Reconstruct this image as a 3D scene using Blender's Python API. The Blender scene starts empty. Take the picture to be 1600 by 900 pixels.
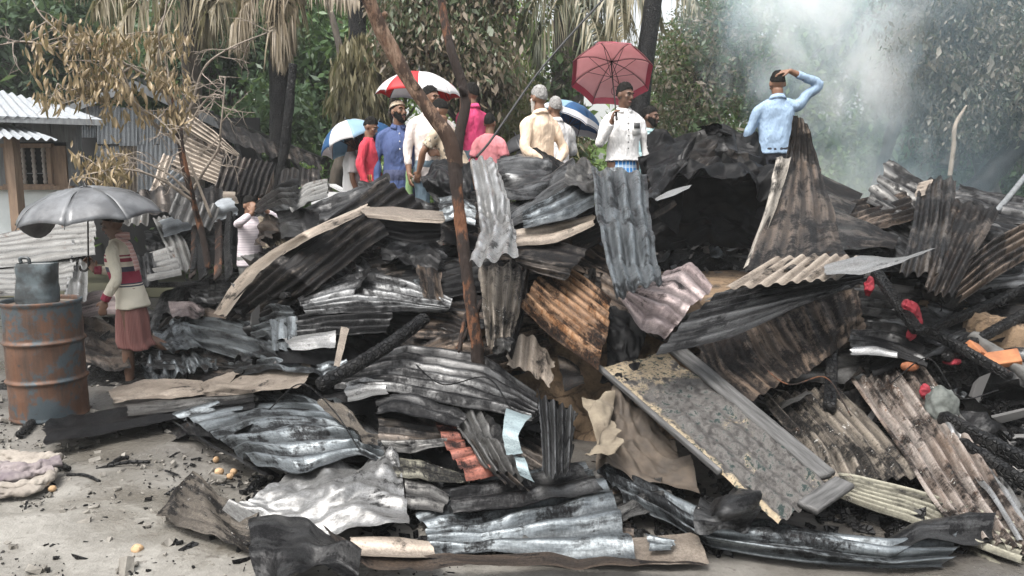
import bpy, bmesh, math, random, re
import numpy as np
from mathutils import Vector, Matrix
S = bpy.context.scene
COL = S.collection
R = math.radians
# ------------------------------------------------------------------ camera, sky, sun, exposure
EYE = Vector((0.0, 0.0, 1.65)); PITCH = R(7.4); FPX = 26.0/36.0*1600.0
cd = bpy.data.cameras.new('camera'); cam = bpy.data.objects.new('camera', cd); COL.objects.link(cam)
cd.sensor_width = 36.0; cd.lens = 26.0; cd.clip_start = 0.05; cd.clip_end = 500.0
cam.location = EYE; cam.rotation_euler = (R(90)-PITCH, 0, 0); S.camera = cam
SUN_EL, SUN_AZ = R(62), R(215)          # azimuth clockwise from +Y: behind the camera, to the left
w = bpy.data.worlds.new('World'); S.world = w; w.use_nodes = True
wn, wl = w.node_tree.nodes, w.node_tree.links
sky = wn.new('ShaderNodeTexSky'); sky.sky_type = 'NISHITA'; sky.sun_disc = False
sky.sun_elevation = SUN_EL; sky.sun_rotation = SUN_AZ
sky.air_density = 1.6; sky.dust_density = 6.0; sky.ozone_density = 1.0
hsv = wn.new('ShaderNodeHueSaturation'); hsv.inputs['Saturation'].default_value = 0.22
wl.new(sky.outputs[0], hsv.inputs['Color'])
bg = wn['Background']; bg.inputs['Strength'].default_value = 0.15
wl.new(hsv.outputs[0], bg.inputs['Color'])
ld = bpy.data.lights.new('sun', 'SUN'); ld.energy = 1.4; ld.angle = R(18); ld.color = (1.0, 0.965, 0.92)
sun = bpy.data.objects.new('sun', ld); COL.objects.link(sun)
sd = Vector((math.sin(SUN_AZ)*math.cos(SUN_EL), math.cos(SUN_AZ)*math.cos(SUN_EL), math.sin(SUN_EL)))
sun.rotation_euler = (-sd).to_track_quat('-Z', 'Y').to_euler()
S.view_settings.view_transform = 'Standard'; S.view_settings.look = 'None'
S.view_settings.exposure = 1.2; S.view_settings.gamma = 1.0
S.cycles.max_bounces = 6; S.cycles.diffuse_bounces = 3; S.cycles.glossy_bounces = 3
S.cycles.transmission_bounces = 3; S.cycles.transparent_max_bounces = 6; S.cycles.volume_bounces = 4
S.cycles.use_denoising = True
S.cycles.caustics_reflective = False; S.cycles.caustics_refractive = False

# ------------------------------------------------------------------ helpers
rng = np.random.default_rng(7)
CP, SP = math.cos(PITCH), math.sin(PITCH)
def ray(px, py):
    x = (px-800.0)/FPX; y = (450.0-py)/FPX
    return np.array([x, CP+y*SP, -SP+y*CP])
def at(px, py, Y):
    "the point of the place at distance Y (world y) seen at that spot of the photograph"
    d = ray(px, py); t = Y/d[1]
    return np.array([d[0]*t, Y, 1.65+d[2]*t])
def on_ground(px, py, z=0.0):
    d = ray(px, py); t = (z-1.65)/d[2]
    return np.array([d[0]*t, d[1]*t, z])
_PC = ([250,300,350,430,550,650,720,800,880,960], [7.3,6.8,6.3,5.6,5.0,4.3,3.92,3.48,3.1,2.7])
_PL = ([250,300,350,430,500,560,600,650,700,800,880,960], [11.0,10.0,9.2,8.2,7.1,6.5,5.9,5.15,4.45,3.5,3.1,2.7])
def heap_Y(px, py):
    c = np.interp(py, *_PC); l = np.interp(py, *_PL)
    t = min(1.0, max(0.0, (px-300.0)/170.0)); t = t*t*(3-2*t)
    return l*(1-t)+c*t
def hp(p, lift=0.0):
    "point on the heap: (px, py[, dY])"
    return at(p[0], p[1], heap_Y(p[0], p[1]) + (p[2] if len(p) > 2 else 0.0) - lift)

_perm = np.random.default_rng(3).permutation(256).astype(np.int64); _perm = np.concatenate([_perm, _perm, _perm])
_g3 = np.random.default_rng(5).normal(size=(256, 3)); _g3 /= np.linalg.norm(_g3, axis=1)[:, None]
def pn(x, y, z=0.0):
    "gradient noise, about -1..1"
    x, y, z = np.broadcast_arrays(np.asarray(x, float), np.asarray(y, float), np.asarray(z, float))
    xi, yi, zi = np.floor(x).astype(int), np.floor(y).astype(int), np.floor(z).astype(int)
    xf, yf, zf = x-xi, y-yi, z-zi
    u, v, q = [f*f*f*(f*(f*6-15)+10) for f in (xf, yf, zf)]
    def gr(i, j, k):
        h = _perm[(_perm[(_perm[(xi+i) & 255]+yi+j) & 255]+zi+k) & 255]
        g = _g3[h]
        return g[..., 0]*(xf-i)+g[..., 1]*(yf-j)+g[..., 2]*(zf-k)
    L = lambda a, b, t: a+(b-a)*t
    return 1.5*L(L(L(gr(0,0,0), gr(1,0,0), u), L(gr(0,1,0), gr(1,1,0), u), v),
             L(L(gr(0,0,1), gr(1,0,1), u), L(gr(0,1,1), gr(1,1,1), u), v), q)
def fbm(x, y, z=0.0, o=3):
    return sum(pn(x*2**i, y*2**i, np.asarray(z)*2**i+i*7.3)/2**i for i in range(o))

class MB:
    "collects faces and links them as one mesh object"
    def __init__(s): s.V = []; s.F = {}; s.n = 0; s.UV = []
    def add(s, V, F, uv=None):
        V = np.asarray(V, float).reshape(-1, 3)
        for f in (F if isinstance(F, list) else [F]):
            f = np.asarray(f, int)
            if f.ndim == 1: f = f[None]
            s.F.setdefault(f.shape[1], []).append(f+s.n)
        s.V.append(V); s.n += len(V); s.UV.append(np.concatenate([np.asarray(uv, float), np.full((len(V), 1), .5)], 1)[:, :3] if uv is not None else np.full((len(V), 3), .5))
        return s
    def mesh(s, name, mat, origin, smooth=True):
        V = np.concatenate(s.V)-np.asarray(origin); UV = np.concatenate(s.UV)
        me = bpy.data.meshes.new(name); me.vertices.add(len(V)); me.vertices.foreach_set('co', V.ravel())
        idx, starts, c = [], [], 0
        for k, fs in s.F.items():
            f = np.concatenate(fs); idx.append(f.ravel()); starts.append(c+np.arange(len(f))*k); c += f.size
        idx = np.concatenate(idx); starts = np.concatenate(starts)
        me.loops.add(len(idx)); me.loops.foreach_set('vertex_index', idx)
        me.polygons.add(len(starts)); me.polygons.foreach_set('loop_start', starts)
        me.update(calc_edges=True)
        me.polygons.foreach_set('use_smooth', np.full(len(starts), smooth))
        ul = me.uv_layers.new(name='UVMap'); ul.data.foreach_set('uv', UV[idx, :2].ravel())
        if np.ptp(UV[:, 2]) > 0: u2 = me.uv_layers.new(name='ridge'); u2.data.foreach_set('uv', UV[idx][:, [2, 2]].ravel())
        me.validate()
        for m in (mat if isinstance(mat, (list, tuple)) else [mat]): me.materials.append(m)
        return me
    def build(s, name, mat, parent=None, origin=None, smooth=True):
        V = np.concatenate(s.V)
        if parent is not None: o0 = np.array(parent['_o'])
        elif origin is None: o0 = np.array([V[:, 0].mean(), V[:, 1].mean(), V[:, 2].min()])
        else: o0 = np.asarray(origin, float)
        o = bpy.data.objects.new(name, s.mesh(name, mat, o0, smooth)); COL.objects.link(o)
        o['_o'] = [float(x) for x in o0]
        if parent is not None: o.parent = parent
        else: o.location = o0
        return o
def tag(o, label, cat=None, group=None, kind=None):
    if label: o['label'] = label
    if cat: o['category'] = cat
    if group: o['group'] = group
    if kind: o['kind'] = kind
    return o
def thing(name, label, cat, loc, group=None):
    o = bpy.data.objects.new(name, None); COL.objects.link(o); o.location = [float(x) for x in loc]
    o['_o'] = [float(x) for x in loc]; o.empty_display_size = 0.1
    return tag(o, label, cat, group)
def cr1(P, n):
    "Catmull-Rom resampling of (k,...) control points to n points"
    P = np.asarray(P, float); k = len(P); t = np.linspace(0, k-1, n)
    if k == 1: return np.repeat(P, n, 0)
    i = np.minimum(t.astype(int), k-2); f = (t-i).reshape((-1,)+(1,)*(P.ndim-1))
    E = np.concatenate([2*P[:1]-P[1:2], P, 2*P[-1:]-P[-2:-1]])
    a, b, c, d = E[i], E[i+1], E[i+2], E[i+3]
    return b+0.5*f*((c-a)+f*(2*a-5*b+4*c-d+f*(3*(b-c)+d-a)))
def gridF(r, c):
    i = np.arange(r*c).reshape(r, c)
    return np.stack([i[:-1, :-1], i[:-1, 1:], i[1:, 1:], i[1:, :-1]], -1).reshape(-1, 4)
def tube(mb, pts, rad, seg=10, n=None, squash=1.0, noise=0.0, ns=6.0, cap=True, up=None, sq=None):
    "swept tube; rad per control point (number or (rx, ry)); sq = squareness"
    pts = np.asarray(pts, float); n = n or max(len(pts), 2)
    rr = np.array([(r, r*squash) if np.isscalar(r) else r for r in (rad if hasattr(rad, '__len__') else [rad]*len(pts))], float)
    P = cr1(pts, n); RR = np.maximum(cr1(rr, n), 1e-4)
    T = np.gradient(P, axis=0); T /= np.linalg.norm(T, axis=1)[:, None]+1e-9
    u = np.array(up if up is not None else ((0, 0, 1.0) if abs(T[0][2]) < 0.9 else (0, 1.0, 0)))
    A = []
    for t in T:
        u = u-t*np.dot(u, t); u /= np.linalg.norm(u)+1e-9; A.append(u)
    A = np.array(A); B = np.cross(T, A)
    th = np.linspace(0, 2*np.pi, seg, endpoint=False); c, s_ = np.cos(th), np.sin(th)
    if sq: c, s_ = np.sign(c)*np.abs(c)**sq, np.sign(s_)*np.abs(s_)**sq
    V = P[:, None]+RR[:, None, :1]*c[None, :, None]*B[:, None]+RR[:, None, 1:]*s_[None, :, None]*A[:, None]
    if noise:
        D = V-P[:, None]; V = V+D*noise*fbm(V[..., 0]*ns, V[..., 1]*ns, V[..., 2]*ns)[..., None]
    i = np.arange(n*seg).reshape(n, seg); j = np.roll(i, -1, 1)
    F = [np.stack([i[:-1], j[:-1], j[1:], i[1:]], -1).reshape(-1, 4)]
    if cap: F += [i[0][::-1].copy(), i[-1]]
    L = np.concatenate([[0], np.cumsum(np.linalg.norm(np.diff(P, axis=0), axis=1))])
    uv = np.stack(np.broadcast_arrays(L[:, None], (th*RR.mean())[None]), -1).reshape(-1, 2)
    mb.add(V.reshape(-1, 3), F, uv); return mb
_cs = None
def ball(mb, c, r, rot=None, k=6):
    "ellipsoid of quads"
    g = np.linspace(-1, 1, k+1); a, b = np.meshgrid(g, g, indexing='ij'); a, b = np.tan(a*np.pi/4), np.tan(b*np.pi/4); o = np.ones_like(a)
    for ax in range(3):
        for sg in (-1, 1):
            P = [None]*3; P[ax] = o*sg; P[(ax+1) % 3] = a*sg; P[(ax+2) % 3] = b
            P = np.stack(P, -1).reshape(-1, 3); P /= np.linalg.norm(P, axis=1)[:, None]
            P = P*np.array(r)
            if rot is not None: P = P @ np.array(rot).T
            mb.add(P+np.array(c), gridF(k+1, k+1))
    return mb
def box(mb, c, size, rot=None):
    "box centred at c"
    V = np.array([[x, y, z] for x in (-.5, .5) for y in (-.5, .5) for z in (-.5, .5)])*np.array(size)
    if rot is not None: V = V @ np.array(rot).T
    mb.add(V+np.array(c), np.array([[0,1,3,2],[4,6,7,5],[0,4,5,1],[2,3,7,6],[0,2,6,4],[1,5,7,3]])); return mb
def rotm(axis, deg): return np.array(Matrix.Rotation(R(deg), 3, axis))
def along(p0, p1, up=(0, 0, 1)):
    "rotation whose x axis runs p0->p1"
    x = np.array(p1)-np.array(p0); L = np.linalg.norm(x); x = x/L; u = np.array(up, float)
    y = np.cross(u, x); y /= np.linalg.norm(y); z = np.cross(x, y)
    return np.stack([x, y, z], 1), L
def bar(mb, p0, p1, wd, ht, up=(0, 0, 1)):
    m, L = along(p0, p1, up); return box(mb, (np.array(p0)+np.array(p1))/2, (L, wd, ht), m)
# ------------------------------------------------------------------ materials
class NT:
    def __init__(s, name):
        s.m = bpy.data.materials.new(name); s.m.use_nodes = True; s.n = s.m.node_tree.nodes; s.l = s.m.node_tree.links
        s.p = s.n['Principled BSDF']; s.out = s.n['Material Output']
    def new(s, t, **k):
        x = s.n.new('ShaderNode'+t)
        for a, b in k.items(): setattr(x, a, b)
        return x
    def put(s, sock, v):
        if isinstance(v, bpy.types.NodeSocket): s.l.new(v, sock)
        elif isinstance(v, (tuple, list)) and len(v) == 3 and sock.type == 'RGBA': sock.default_value = (*v, 1)
        else: sock.default_value = v
    def math(s, op, a, b=0.0, clamp=False):
        x = s.new('Math', operation=op, use_clamp=clamp); s.put(x.inputs[0], a); s.put(x.inputs[1], b); return x.outputs[0]
    def vmath(s, op, a, b):
        x = s.new('VectorMath', operation=op); s.put(x.inputs[0], a); s.put(x.inputs[1], b); return x.outputs[0]
    def noise(s, vec, scale, detail=5, rough=0.6, dist=0.0):
        x = s.new('TexNoise'); s.put(x.inputs['Vector'], vec); s.put(x.inputs['Scale'], scale)
        s.put(x.inputs['Detail'], detail); s.put(x.inputs['Roughness'], rough); s.put(x.inputs['Distortion'], dist); return x.outputs[0]
    def ramp(s, f, lo, hi, a=0.0, b=1.0):
        x = s.new('MapRange'); s.put(x.inputs[0], f); s.put(x.inputs[1], lo); s.put(x.inputs[2], hi); s.put(x.inputs[3], a); s.put(x.inputs[4], b)
        return x.outputs[0]
    def mix(s, f, a, b, mode='MIX'):
        x = s.new('MixRGB', blend_type=mode); s.put(x.inputs[0], f); s.put(x.inputs[1], a); s.put(x.inputs[2], b); return x.outputs[0]
    def bump(s, h, strength=0.3, dist=0.01):
        x = s.new('Bump'); s.put(x.inputs['Height'], h); x.inputs['Strength'].default_value = strength; x.inputs['Distance'].default_value = dist
        s.l.new(x.outputs[0], s.p.inputs['Normal'])
    def coord(s, which='Object', rand=True):
        t = s.new('TexCoord').outputs[which]
        if not rand: return t
        o = s.new('ObjectInfo').outputs['Random']; r = s.math('MULTIPLY', o, 91.7)
        return s.vmath('ADD', t, s.new_comb(r))
    def new_comb(s, r):
        c = s.new('CombineXYZ'); s.put(c.inputs[0], r); s.put(c.inputs[1], r); s.put(c.inputs[2], r); return c.outputs[0]
    def scale(s, v, xyz):
        return s.vmath('MULTIPLY', v, xyz)
    def set(s, **k):
        for a, b in k.items(): s.put(s.p.inputs[a.replace('_', ' ')], b)
        return s.m
def metal(name, base, base2, soot=0.45, rust=0.0, ash=0.0, rough=0.34, met=0.85, rustcol=(0.16, 0.075, 0.035), sootcol=(0.005, 0.005, 0.0055), ashcol=(0.5, 0.48, 0.45), streak=3.2, bmp=0.45):
    "burnt roofing metal: two zinc tones, soot, darkened valleys, rust and ash patches"
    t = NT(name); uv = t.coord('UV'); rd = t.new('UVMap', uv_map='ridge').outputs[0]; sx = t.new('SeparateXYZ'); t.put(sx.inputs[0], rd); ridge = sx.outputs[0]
    n1 = t.noise(uv, 2.0, 10, 0.70, 0.3); n2 = t.noise(t.scale(uv, (0.7, streak*2, 1)), 2.6, 9, 0.74); n3 = t.noise(uv, 11.0, 10, 0.78, 0.4); n4 = t.noise(uv, 85.0, 5, 0.75)
    sp = t.new('TexVoronoi'); t.put(sp.inputs['Vector'], t.vmath('ADD', uv, t.scale(t.new_comb(n3), (.05, .05, .05)))); sp.inputs['Scale'].default_value = 26
    speck = t.ramp(t.math('ADD', sp.outputs[0], t.math('MULTIPLY', n3, .5)), .32, .42, 1, 0)
    c = t.mix(t.ramp(n2, 0.40, 0.60), base, base2)
    c = t.mix(t.math('MULTIPLY', t.ramp(n4, .45, .62), .35), c, tuple(x*.35 for x in base2))
    val = t.ramp(t.math('ADD', ridge, t.math('MULTIPLY', t.math('SUBTRACT', n3, .5), .9)), .55, .15, 0, 1)  # darkens the corrugation valleys
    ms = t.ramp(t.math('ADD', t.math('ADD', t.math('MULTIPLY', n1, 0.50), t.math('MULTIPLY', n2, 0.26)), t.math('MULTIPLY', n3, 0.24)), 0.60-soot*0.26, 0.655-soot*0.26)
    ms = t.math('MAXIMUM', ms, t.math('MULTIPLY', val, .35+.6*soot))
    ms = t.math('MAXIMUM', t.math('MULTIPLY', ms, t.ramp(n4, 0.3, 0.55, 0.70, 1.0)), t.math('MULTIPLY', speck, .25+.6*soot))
    mr = t.ramp(t.math('ADD', t.math('MULTIPLY', n3, 0.62), t.math('MULTIPLY', n1, 0.38)), 0.64-rust*0.3, 0.69-rust*0.3)
    ma = t.ramp(t.math('ADD', t.math('MULTIPLY', n3, 0.6), t.math('MULTIPLY', n4, 0.4)), 0.67-ash*0.26, 0.71-ash*0.26)
    if rust > 0: c = t.mix(mr, c, t.mix(n4, rustcol, tuple(x*0.40 for x in rustcol)))
    c = t.mix(ms, c, sootcol)
    if ash > 0: c = t.mix(t.math('MULTIPLY', ma, 0.85), c, ashcol)
    m = t.math('MULTIPLY', met*.8, t.math('SUBTRACT', 1.0, t.math('MULTIPLY', ms, 0.65)))
    if rust > 0: m = t.math('MULTIPLY', m, t.math('SUBTRACT', 1.0, t.math('MULTIPLY', mr, 0.9)))
    if ash > 0: m = t.math('MULTIPLY', m, t.math('SUBTRACT', 1.0, ma))
    r = t.math('ADD', t.ramp(n3, 0.3, 0.7, rough-0.09, rough+0.16), t.math('MULTIPLY', ms, 0.10))
    if rust > 0: r = t.math('ADD', r, t.math('MULTIPLY', mr, 0.3), True)
    t.bump(t.math('ADD', t.math('MULTIPLY', n3, 0.7), t.math('MULTIPLY', n4, 0.35)), bmp, 0.010)
    return t.set(Base_Color=c, Metallic=m, Roughness=r, Specular_IOR_Level=t.math('SUBTRACT', .40, t.math('MULTIPLY', ms, .31)))
MT = {}
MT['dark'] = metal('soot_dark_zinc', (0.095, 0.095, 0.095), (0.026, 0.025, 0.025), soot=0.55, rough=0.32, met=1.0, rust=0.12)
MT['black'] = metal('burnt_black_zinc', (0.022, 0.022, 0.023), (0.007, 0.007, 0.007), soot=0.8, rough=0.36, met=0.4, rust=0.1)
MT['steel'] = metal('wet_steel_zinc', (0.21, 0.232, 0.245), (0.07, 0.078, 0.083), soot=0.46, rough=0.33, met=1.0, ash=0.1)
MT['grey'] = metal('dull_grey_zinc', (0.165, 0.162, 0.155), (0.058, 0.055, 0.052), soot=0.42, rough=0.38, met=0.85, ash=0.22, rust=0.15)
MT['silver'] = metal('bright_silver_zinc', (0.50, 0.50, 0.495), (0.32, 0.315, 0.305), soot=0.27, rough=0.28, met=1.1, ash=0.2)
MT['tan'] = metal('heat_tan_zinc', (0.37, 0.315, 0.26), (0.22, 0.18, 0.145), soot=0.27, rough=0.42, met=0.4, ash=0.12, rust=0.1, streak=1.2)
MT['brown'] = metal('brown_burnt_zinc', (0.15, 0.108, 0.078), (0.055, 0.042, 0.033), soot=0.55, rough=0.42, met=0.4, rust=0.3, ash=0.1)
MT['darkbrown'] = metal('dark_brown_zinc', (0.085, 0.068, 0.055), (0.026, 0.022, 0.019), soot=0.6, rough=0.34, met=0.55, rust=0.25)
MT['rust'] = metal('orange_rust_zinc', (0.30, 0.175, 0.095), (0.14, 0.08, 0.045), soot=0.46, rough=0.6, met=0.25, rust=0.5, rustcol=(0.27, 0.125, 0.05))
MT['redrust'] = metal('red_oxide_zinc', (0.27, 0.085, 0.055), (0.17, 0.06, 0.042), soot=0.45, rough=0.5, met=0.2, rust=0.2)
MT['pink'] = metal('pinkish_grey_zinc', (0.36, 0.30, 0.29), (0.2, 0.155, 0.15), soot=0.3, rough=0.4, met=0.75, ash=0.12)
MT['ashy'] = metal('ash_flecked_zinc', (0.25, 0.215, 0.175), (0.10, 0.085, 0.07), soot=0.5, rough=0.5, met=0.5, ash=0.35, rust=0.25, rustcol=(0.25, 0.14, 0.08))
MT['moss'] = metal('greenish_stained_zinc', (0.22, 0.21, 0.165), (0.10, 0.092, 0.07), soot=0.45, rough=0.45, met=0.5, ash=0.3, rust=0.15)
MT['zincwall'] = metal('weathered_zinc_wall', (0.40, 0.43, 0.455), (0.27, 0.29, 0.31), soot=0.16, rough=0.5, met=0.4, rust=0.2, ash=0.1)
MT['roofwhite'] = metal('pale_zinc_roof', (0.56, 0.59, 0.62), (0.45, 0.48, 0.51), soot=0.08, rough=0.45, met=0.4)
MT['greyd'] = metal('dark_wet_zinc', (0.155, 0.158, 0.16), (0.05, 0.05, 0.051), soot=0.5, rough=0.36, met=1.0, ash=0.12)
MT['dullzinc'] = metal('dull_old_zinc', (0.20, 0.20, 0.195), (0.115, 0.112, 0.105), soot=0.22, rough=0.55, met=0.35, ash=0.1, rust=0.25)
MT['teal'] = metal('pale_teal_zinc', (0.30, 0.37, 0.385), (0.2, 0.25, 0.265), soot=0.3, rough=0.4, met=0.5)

def plain(name, a, b=None, rough=0.7, met=0.0, scale=6.0, bump=0.2, stretch=(1, 1, 1), lo=0.35, hi=0.65, bd=0.01, coord='Object', rand=True, det=6):
    t = NT(name); v = t.scale(t.coord(coord, rand), stretch); n = t.noise(v, scale, det, 0.65)
    c = t.mix(t.ramp(n, lo, hi), a, b if b else tuple(x*0.7 for x in a))
    if bump: t.bump(n, bump, bd)
    return t.set(Base_Color=c, Roughness=rough, Metallic=met)
def charcoal(name, a=(0.006, 0.006, 0.0065), b=(0.028, 0.027, 0.026), scale=34.0):
    t = NT(name); v = t.coord('Object')
    vo = t.new('TexVoronoi', feature='DISTANCE_TO_EDGE'); t.put(vo.inputs['Vector'], v); vo.inputs['Scale'].default_value = scale
    n = t.noise(v, 7.0, 6, 0.7)
    c = t.mix(t.ramp(n, 0.45, 0.75), a, b)
    t.bump(t.math('ADD', t.ramp(vo.outputs[0], 0.0, 0.12), t.math('MULTIPLY', n, 0.6)), 1.0, 0.016)
    return t.set(Base_Color=c, Roughness=t.ramp(n, 0.3, 0.7, 0.28, 0.6), Specular_IOR_Level=.2)
def leafmat(name, a, b, dry=None, dryamt=0.0, trans=0.45, rough=0.45):
    t = NT(name); g = t.new('NewGeometry'); rnd = g.outputs['Random Per Island']
    n = t.noise(g.outputs['Position'], 0.9, 3, 0.6)
    f = t.math('ADD', t.math('MULTIPLY', rnd, 0.6), t.math('MULTIPLY', t.ramp(n, 0.3, 0.7), 0.4))
    c = t.mix(f, a, b)
    if dry:
        k = t.ramp(t.math('ADD', t.math('MULTIPLY', rnd, 0.35), t.math('MULTIPLY', t.noise(g.outputs['Position'], 0.55, 2, 0.5), 0.65)), 0.66-dryamt*0.45, 0.72-dryamt*0.45)
        c = t.mix(k, c, dry)
    t.set(Base_Color=c, Roughness=rough)
    tr = t.new('BsdfTranslucent'); t.put(tr.inputs[0], t.mix(0.5, c, (0.10, 0.14, 0.02)))
    ms = t.new('MixShader'); ms.inputs[0].default_value = trans
    t.l.new(t.p.outputs[0], ms.inputs[1]); t.l.new(tr.outputs[0], ms.inputs[2]); t.l.new(ms.outputs[0], t.out.inputs[0])
    return t.m
CHAR = charcoal('charred_wood')
CHARFINE = charcoal('charred_rubble', (0.006, 0.006, 0.006), (0.034, 0.031, 0.028), 40.0)
ASHWOOD = plain('grey_scorched_wood', (0.11, 0.108, 0.106), (0.03, 0.029, 0.028), 0.6, scale=3, stretch=(1.2, 26, 1), bump=0.5, coord='UV')
def clay():
    t = NT('ochre_mud_clay'); v = t.coord('Object', False); n = t.noise(v, 2.2, 9, .68, .4); f = t.noise(v, 14, 9, .75); g_ = t.noise(v, 70, 4, .7); st = t.noise(t.scale(v, (5, 5, .8)), 1.6, 8, .7)
    vo = t.new('TexVoronoi', feature='DISTANCE_TO_EDGE'); t.put(vo.inputs['Vector'], t.vmath('ADD', v, t.scale(t.new_comb(n), (.5, .5, .5)))); vo.inputs['Scale'].default_value = 3.0
    c = t.mix(t.ramp(f, .35, .65), (.285, .195, .118), (.175, .118, .072)); c = t.mix(t.ramp(st, .52, .64, 0, .8), c, (.075, .055, .04)); c = t.mix(t.ramp(n, .56, .64, 0, .9), c, (.028, .024, .021)); c = t.mix(t.ramp(g_, .62, .70, 0, .7), c, (.05, .04, .03))
    c = t.mix(t.ramp(vo.outputs[0], .0, .012, .7, 0), c, (.05, .035, .024))
    t.bump(t.math('ADD', t.math('ADD', f, t.math('MULTIPLY', g_, .3)), t.ramp(vo.outputs[0], 0, .03, 0, .5)), .9, .03); return t.set(Base_Color=c, Roughness=.85)
CLAY = clay()
BROWNWOOD = plain('brown_house_wood', (0.27, 0.185, 0.125), (0.17, 0.115, 0.08), 0.7, scale=4, stretch=(6, 6, 1))
GREYWOOD = plain('weathered_grey_wood', (0.17, 0.18, 0.185), (0.095, 0.10, 0.105), 0.75, scale=4, stretch=(6, 6, 1))
def bark(name, a, b_, burnt, amt):
    t = NT(name); v = t.coord('Object', False); st = t.scale(v, (1, 1, .22)); n = t.noise(st, 16, 9, .75, .4); k = t.noise(t.scale(v, (1, 1, .5)), 3.2, 7, .7); f = t.noise(st, 60, 5, .7)
    c = t.mix(t.ramp(n, .38, .60), a, b_); c = t.mix(t.math('MULTIPLY', t.ramp(f, .5, .62), .6), c, tuple(x*.35 for x in b_)); c = t.mix(t.ramp(k, .60-amt*.3, .64-amt*.3), c, burnt)
    t.bump(t.math('ADD', n, t.math('MULTIPLY', f, .5)), 1.0, .03); return t.set(Base_Color=c, Roughness=.75, Specular_IOR_Level=.3)
BARK_RED = bark('scorched_red_bark', (0.20, 0.085, 0.04), (0.09, 0.04, 0.022), (0.022, 0.014, 0.011), .5)
BARK_PALE = bark('peeled_pale_bark', (0.36, 0.255, 0.185), (0.17, 0.095, 0.06), (0.06, 0.035, 0.024), .42)
BARK = plain('brown_grey_bark', (0.12, 0.10, 0.08), (0.05, 0.042, 0.035), 0.9, scale=7, stretch=(1, 1, 0.3), bump=0.6, bd=0.02)
TWIG = plain('dry_grey_twig', (0.30, 0.255, 0.21), (0.17, 0.14, 0.11), 0.8, scale=8)
LEAF = {}
LEAF['green'] = leafmat('green_leaf', (0.055, 0.115, 0.042), (0.15, 0.25, 0.095))
LEAF['dark'] = leafmat('dark_leaf', (0.042, 0.085, 0.045), (0.115, 0.185, 0.095))
LEAF['light'] = leafmat('light_leaf', (0.085, 0.16, 0.035), (0.20, 0.30, 0.07))
LEAF['mixed'] = leafmat('half_dry_leaf', (0.045, 0.085, 0.034), (0.115, 0.175, 0.07), (0.20, 0.165, 0.12), 0.4)
LEAF['brown'] = leafmat('brown_dry_leaf', (0.11, 0.088, 0.06), (0.26, 0.20, 0.135), (0.06, 0.085, 0.035), 0.35, 0.2)
LEAF['tan'] = leafmat('tan_dry_leaf', (0.15, 0.105, 0.055), (0.42, 0.32, 0.19), None, 0, 0.25)
LEAF['straw'] = leafmat('straw_frond', (0.20, 0.17, 0.11), (0.36, 0.31, 0.22), None, 0, 0.25)
LEAF['greyg'] = leafmat('grey_green_leaf', (0.05, 0.062, 0.04), (0.13, 0.15, 0.10), (0.17, 0.15, 0.12), 0.5, 0.25)
LEAF['bamboo'] = leafmat('bamboo_leaf', (0.09, 0.105, 0.035), (0.21, 0.20, 0.08), (0.24, 0.2, 0.12), 0.3)
# ------------------------------------------------------------------ ground, heap, plinth
def ground_mat():
    t = NT('wet_mud'); v = t.coord('Object', False)
    n1 = t.noise(v, 0.7, 8, 0.62, 0.4); n2 = t.noise(v, 4.0, 9, 0.68); n3 = t.noise(v, 26.0, 5, 0.6)
    c = t.mix(t.ramp(n2, 0.35, 0.68), (0.138, 0.129, 0.113), (0.245, 0.234, 0.211))
    c = t.mix(t.ramp(n1, 0.50, 0.60), c, (0.115, 0.105, 0.088))
    c = t.mix(t.math('MULTIPLY', t.ramp(n3, 0.56, 0.66), t.ramp(n2, 0.46, 0.6, 0.0, 0.85)), c, (0.07, 0.06, 0.05))
    px = t.new('SeparateXYZ'); t.put(px.inputs[0], v)          # heap's shade painted into the mud, mixed with washed-out soot
    near = t.ramp(t.math('ADD', t.math('ADD', px.outputs[1], t.math('MULTIPLY', px.outputs[0], .42)), t.math('MULTIPLY', t.noise(v, 1.6, 6, .7), 1.6)), 3.6, 4.9, 0, 1)
    c = t.mix(t.math('MULTIPLY', near, t.ramp(n2, .25, .6, .5, .95)), c, (0.055, 0.05, 0.045))
    t.bump(t.math('ADD', t.math('MULTIPLY', n2, 0.8), t.math('MULTIPLY', n3, 0.3)), 0.7, 0.035)
    return t.set(Base_Color=c, Roughness=t.ramp(n1, 0.46, 0.60, 0.55, 0.13))
def soil_mat():
    t = NT('forest_soil'); v = t.coord('Object', False); n = t.noise(v, 1.5, 8, 0.65)
    return t.set(Base_Color=t.mix(n, (0.05, 0.045, 0.03), (0.10, 0.10, 0.055)), Roughness=0.95)
# one sheet to the horizon, finer where it is near
gx = np.concatenate([np.linspace(-70, -7, 14), np.linspace(-6.5, 6.5, 200), np.linspace(7, 70, 14)])
gy = np.concatenate([np.linspace(-22, 0.5, 8), np.linspace(1.0, 9.0, 150), np.linspace(10, 90, 24)])
X, Y = np.meshgrid(gx, gy)
near = np.clip((9.0-Y)/2, 0, 1)*np.clip((6.5-np.abs(X))/1.5, 0, 1)*np.clip((Y-0.6)/0.8, 0, 1)
Z = near*(0.018*fbm(X*0.9, Y*1.3, 1.0, 3)+0.010*fbm(X*4, Y*5, 2.0, 3)-0.02*np.clip(fbm(X*1.4+3, Y*2.0, 5.0, 2), 0, 1)**2)-0.004
# a trodden step of thicker mud
Z += near*0.022*np.clip(np.tanh((pn(X*0.8+1.7, Y*1.7+0.4, 4.0)-0.12)*16), 0, 1)*np.clip((-0.6-X)/0.6, 0, 1)
g = MB().add(np.stack([X, Y, Z], -1), gridF(*X.shape)).build('ground', ground_mat(), origin=(0, 0, 0)); tag(g, None, kind='structure')

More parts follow.
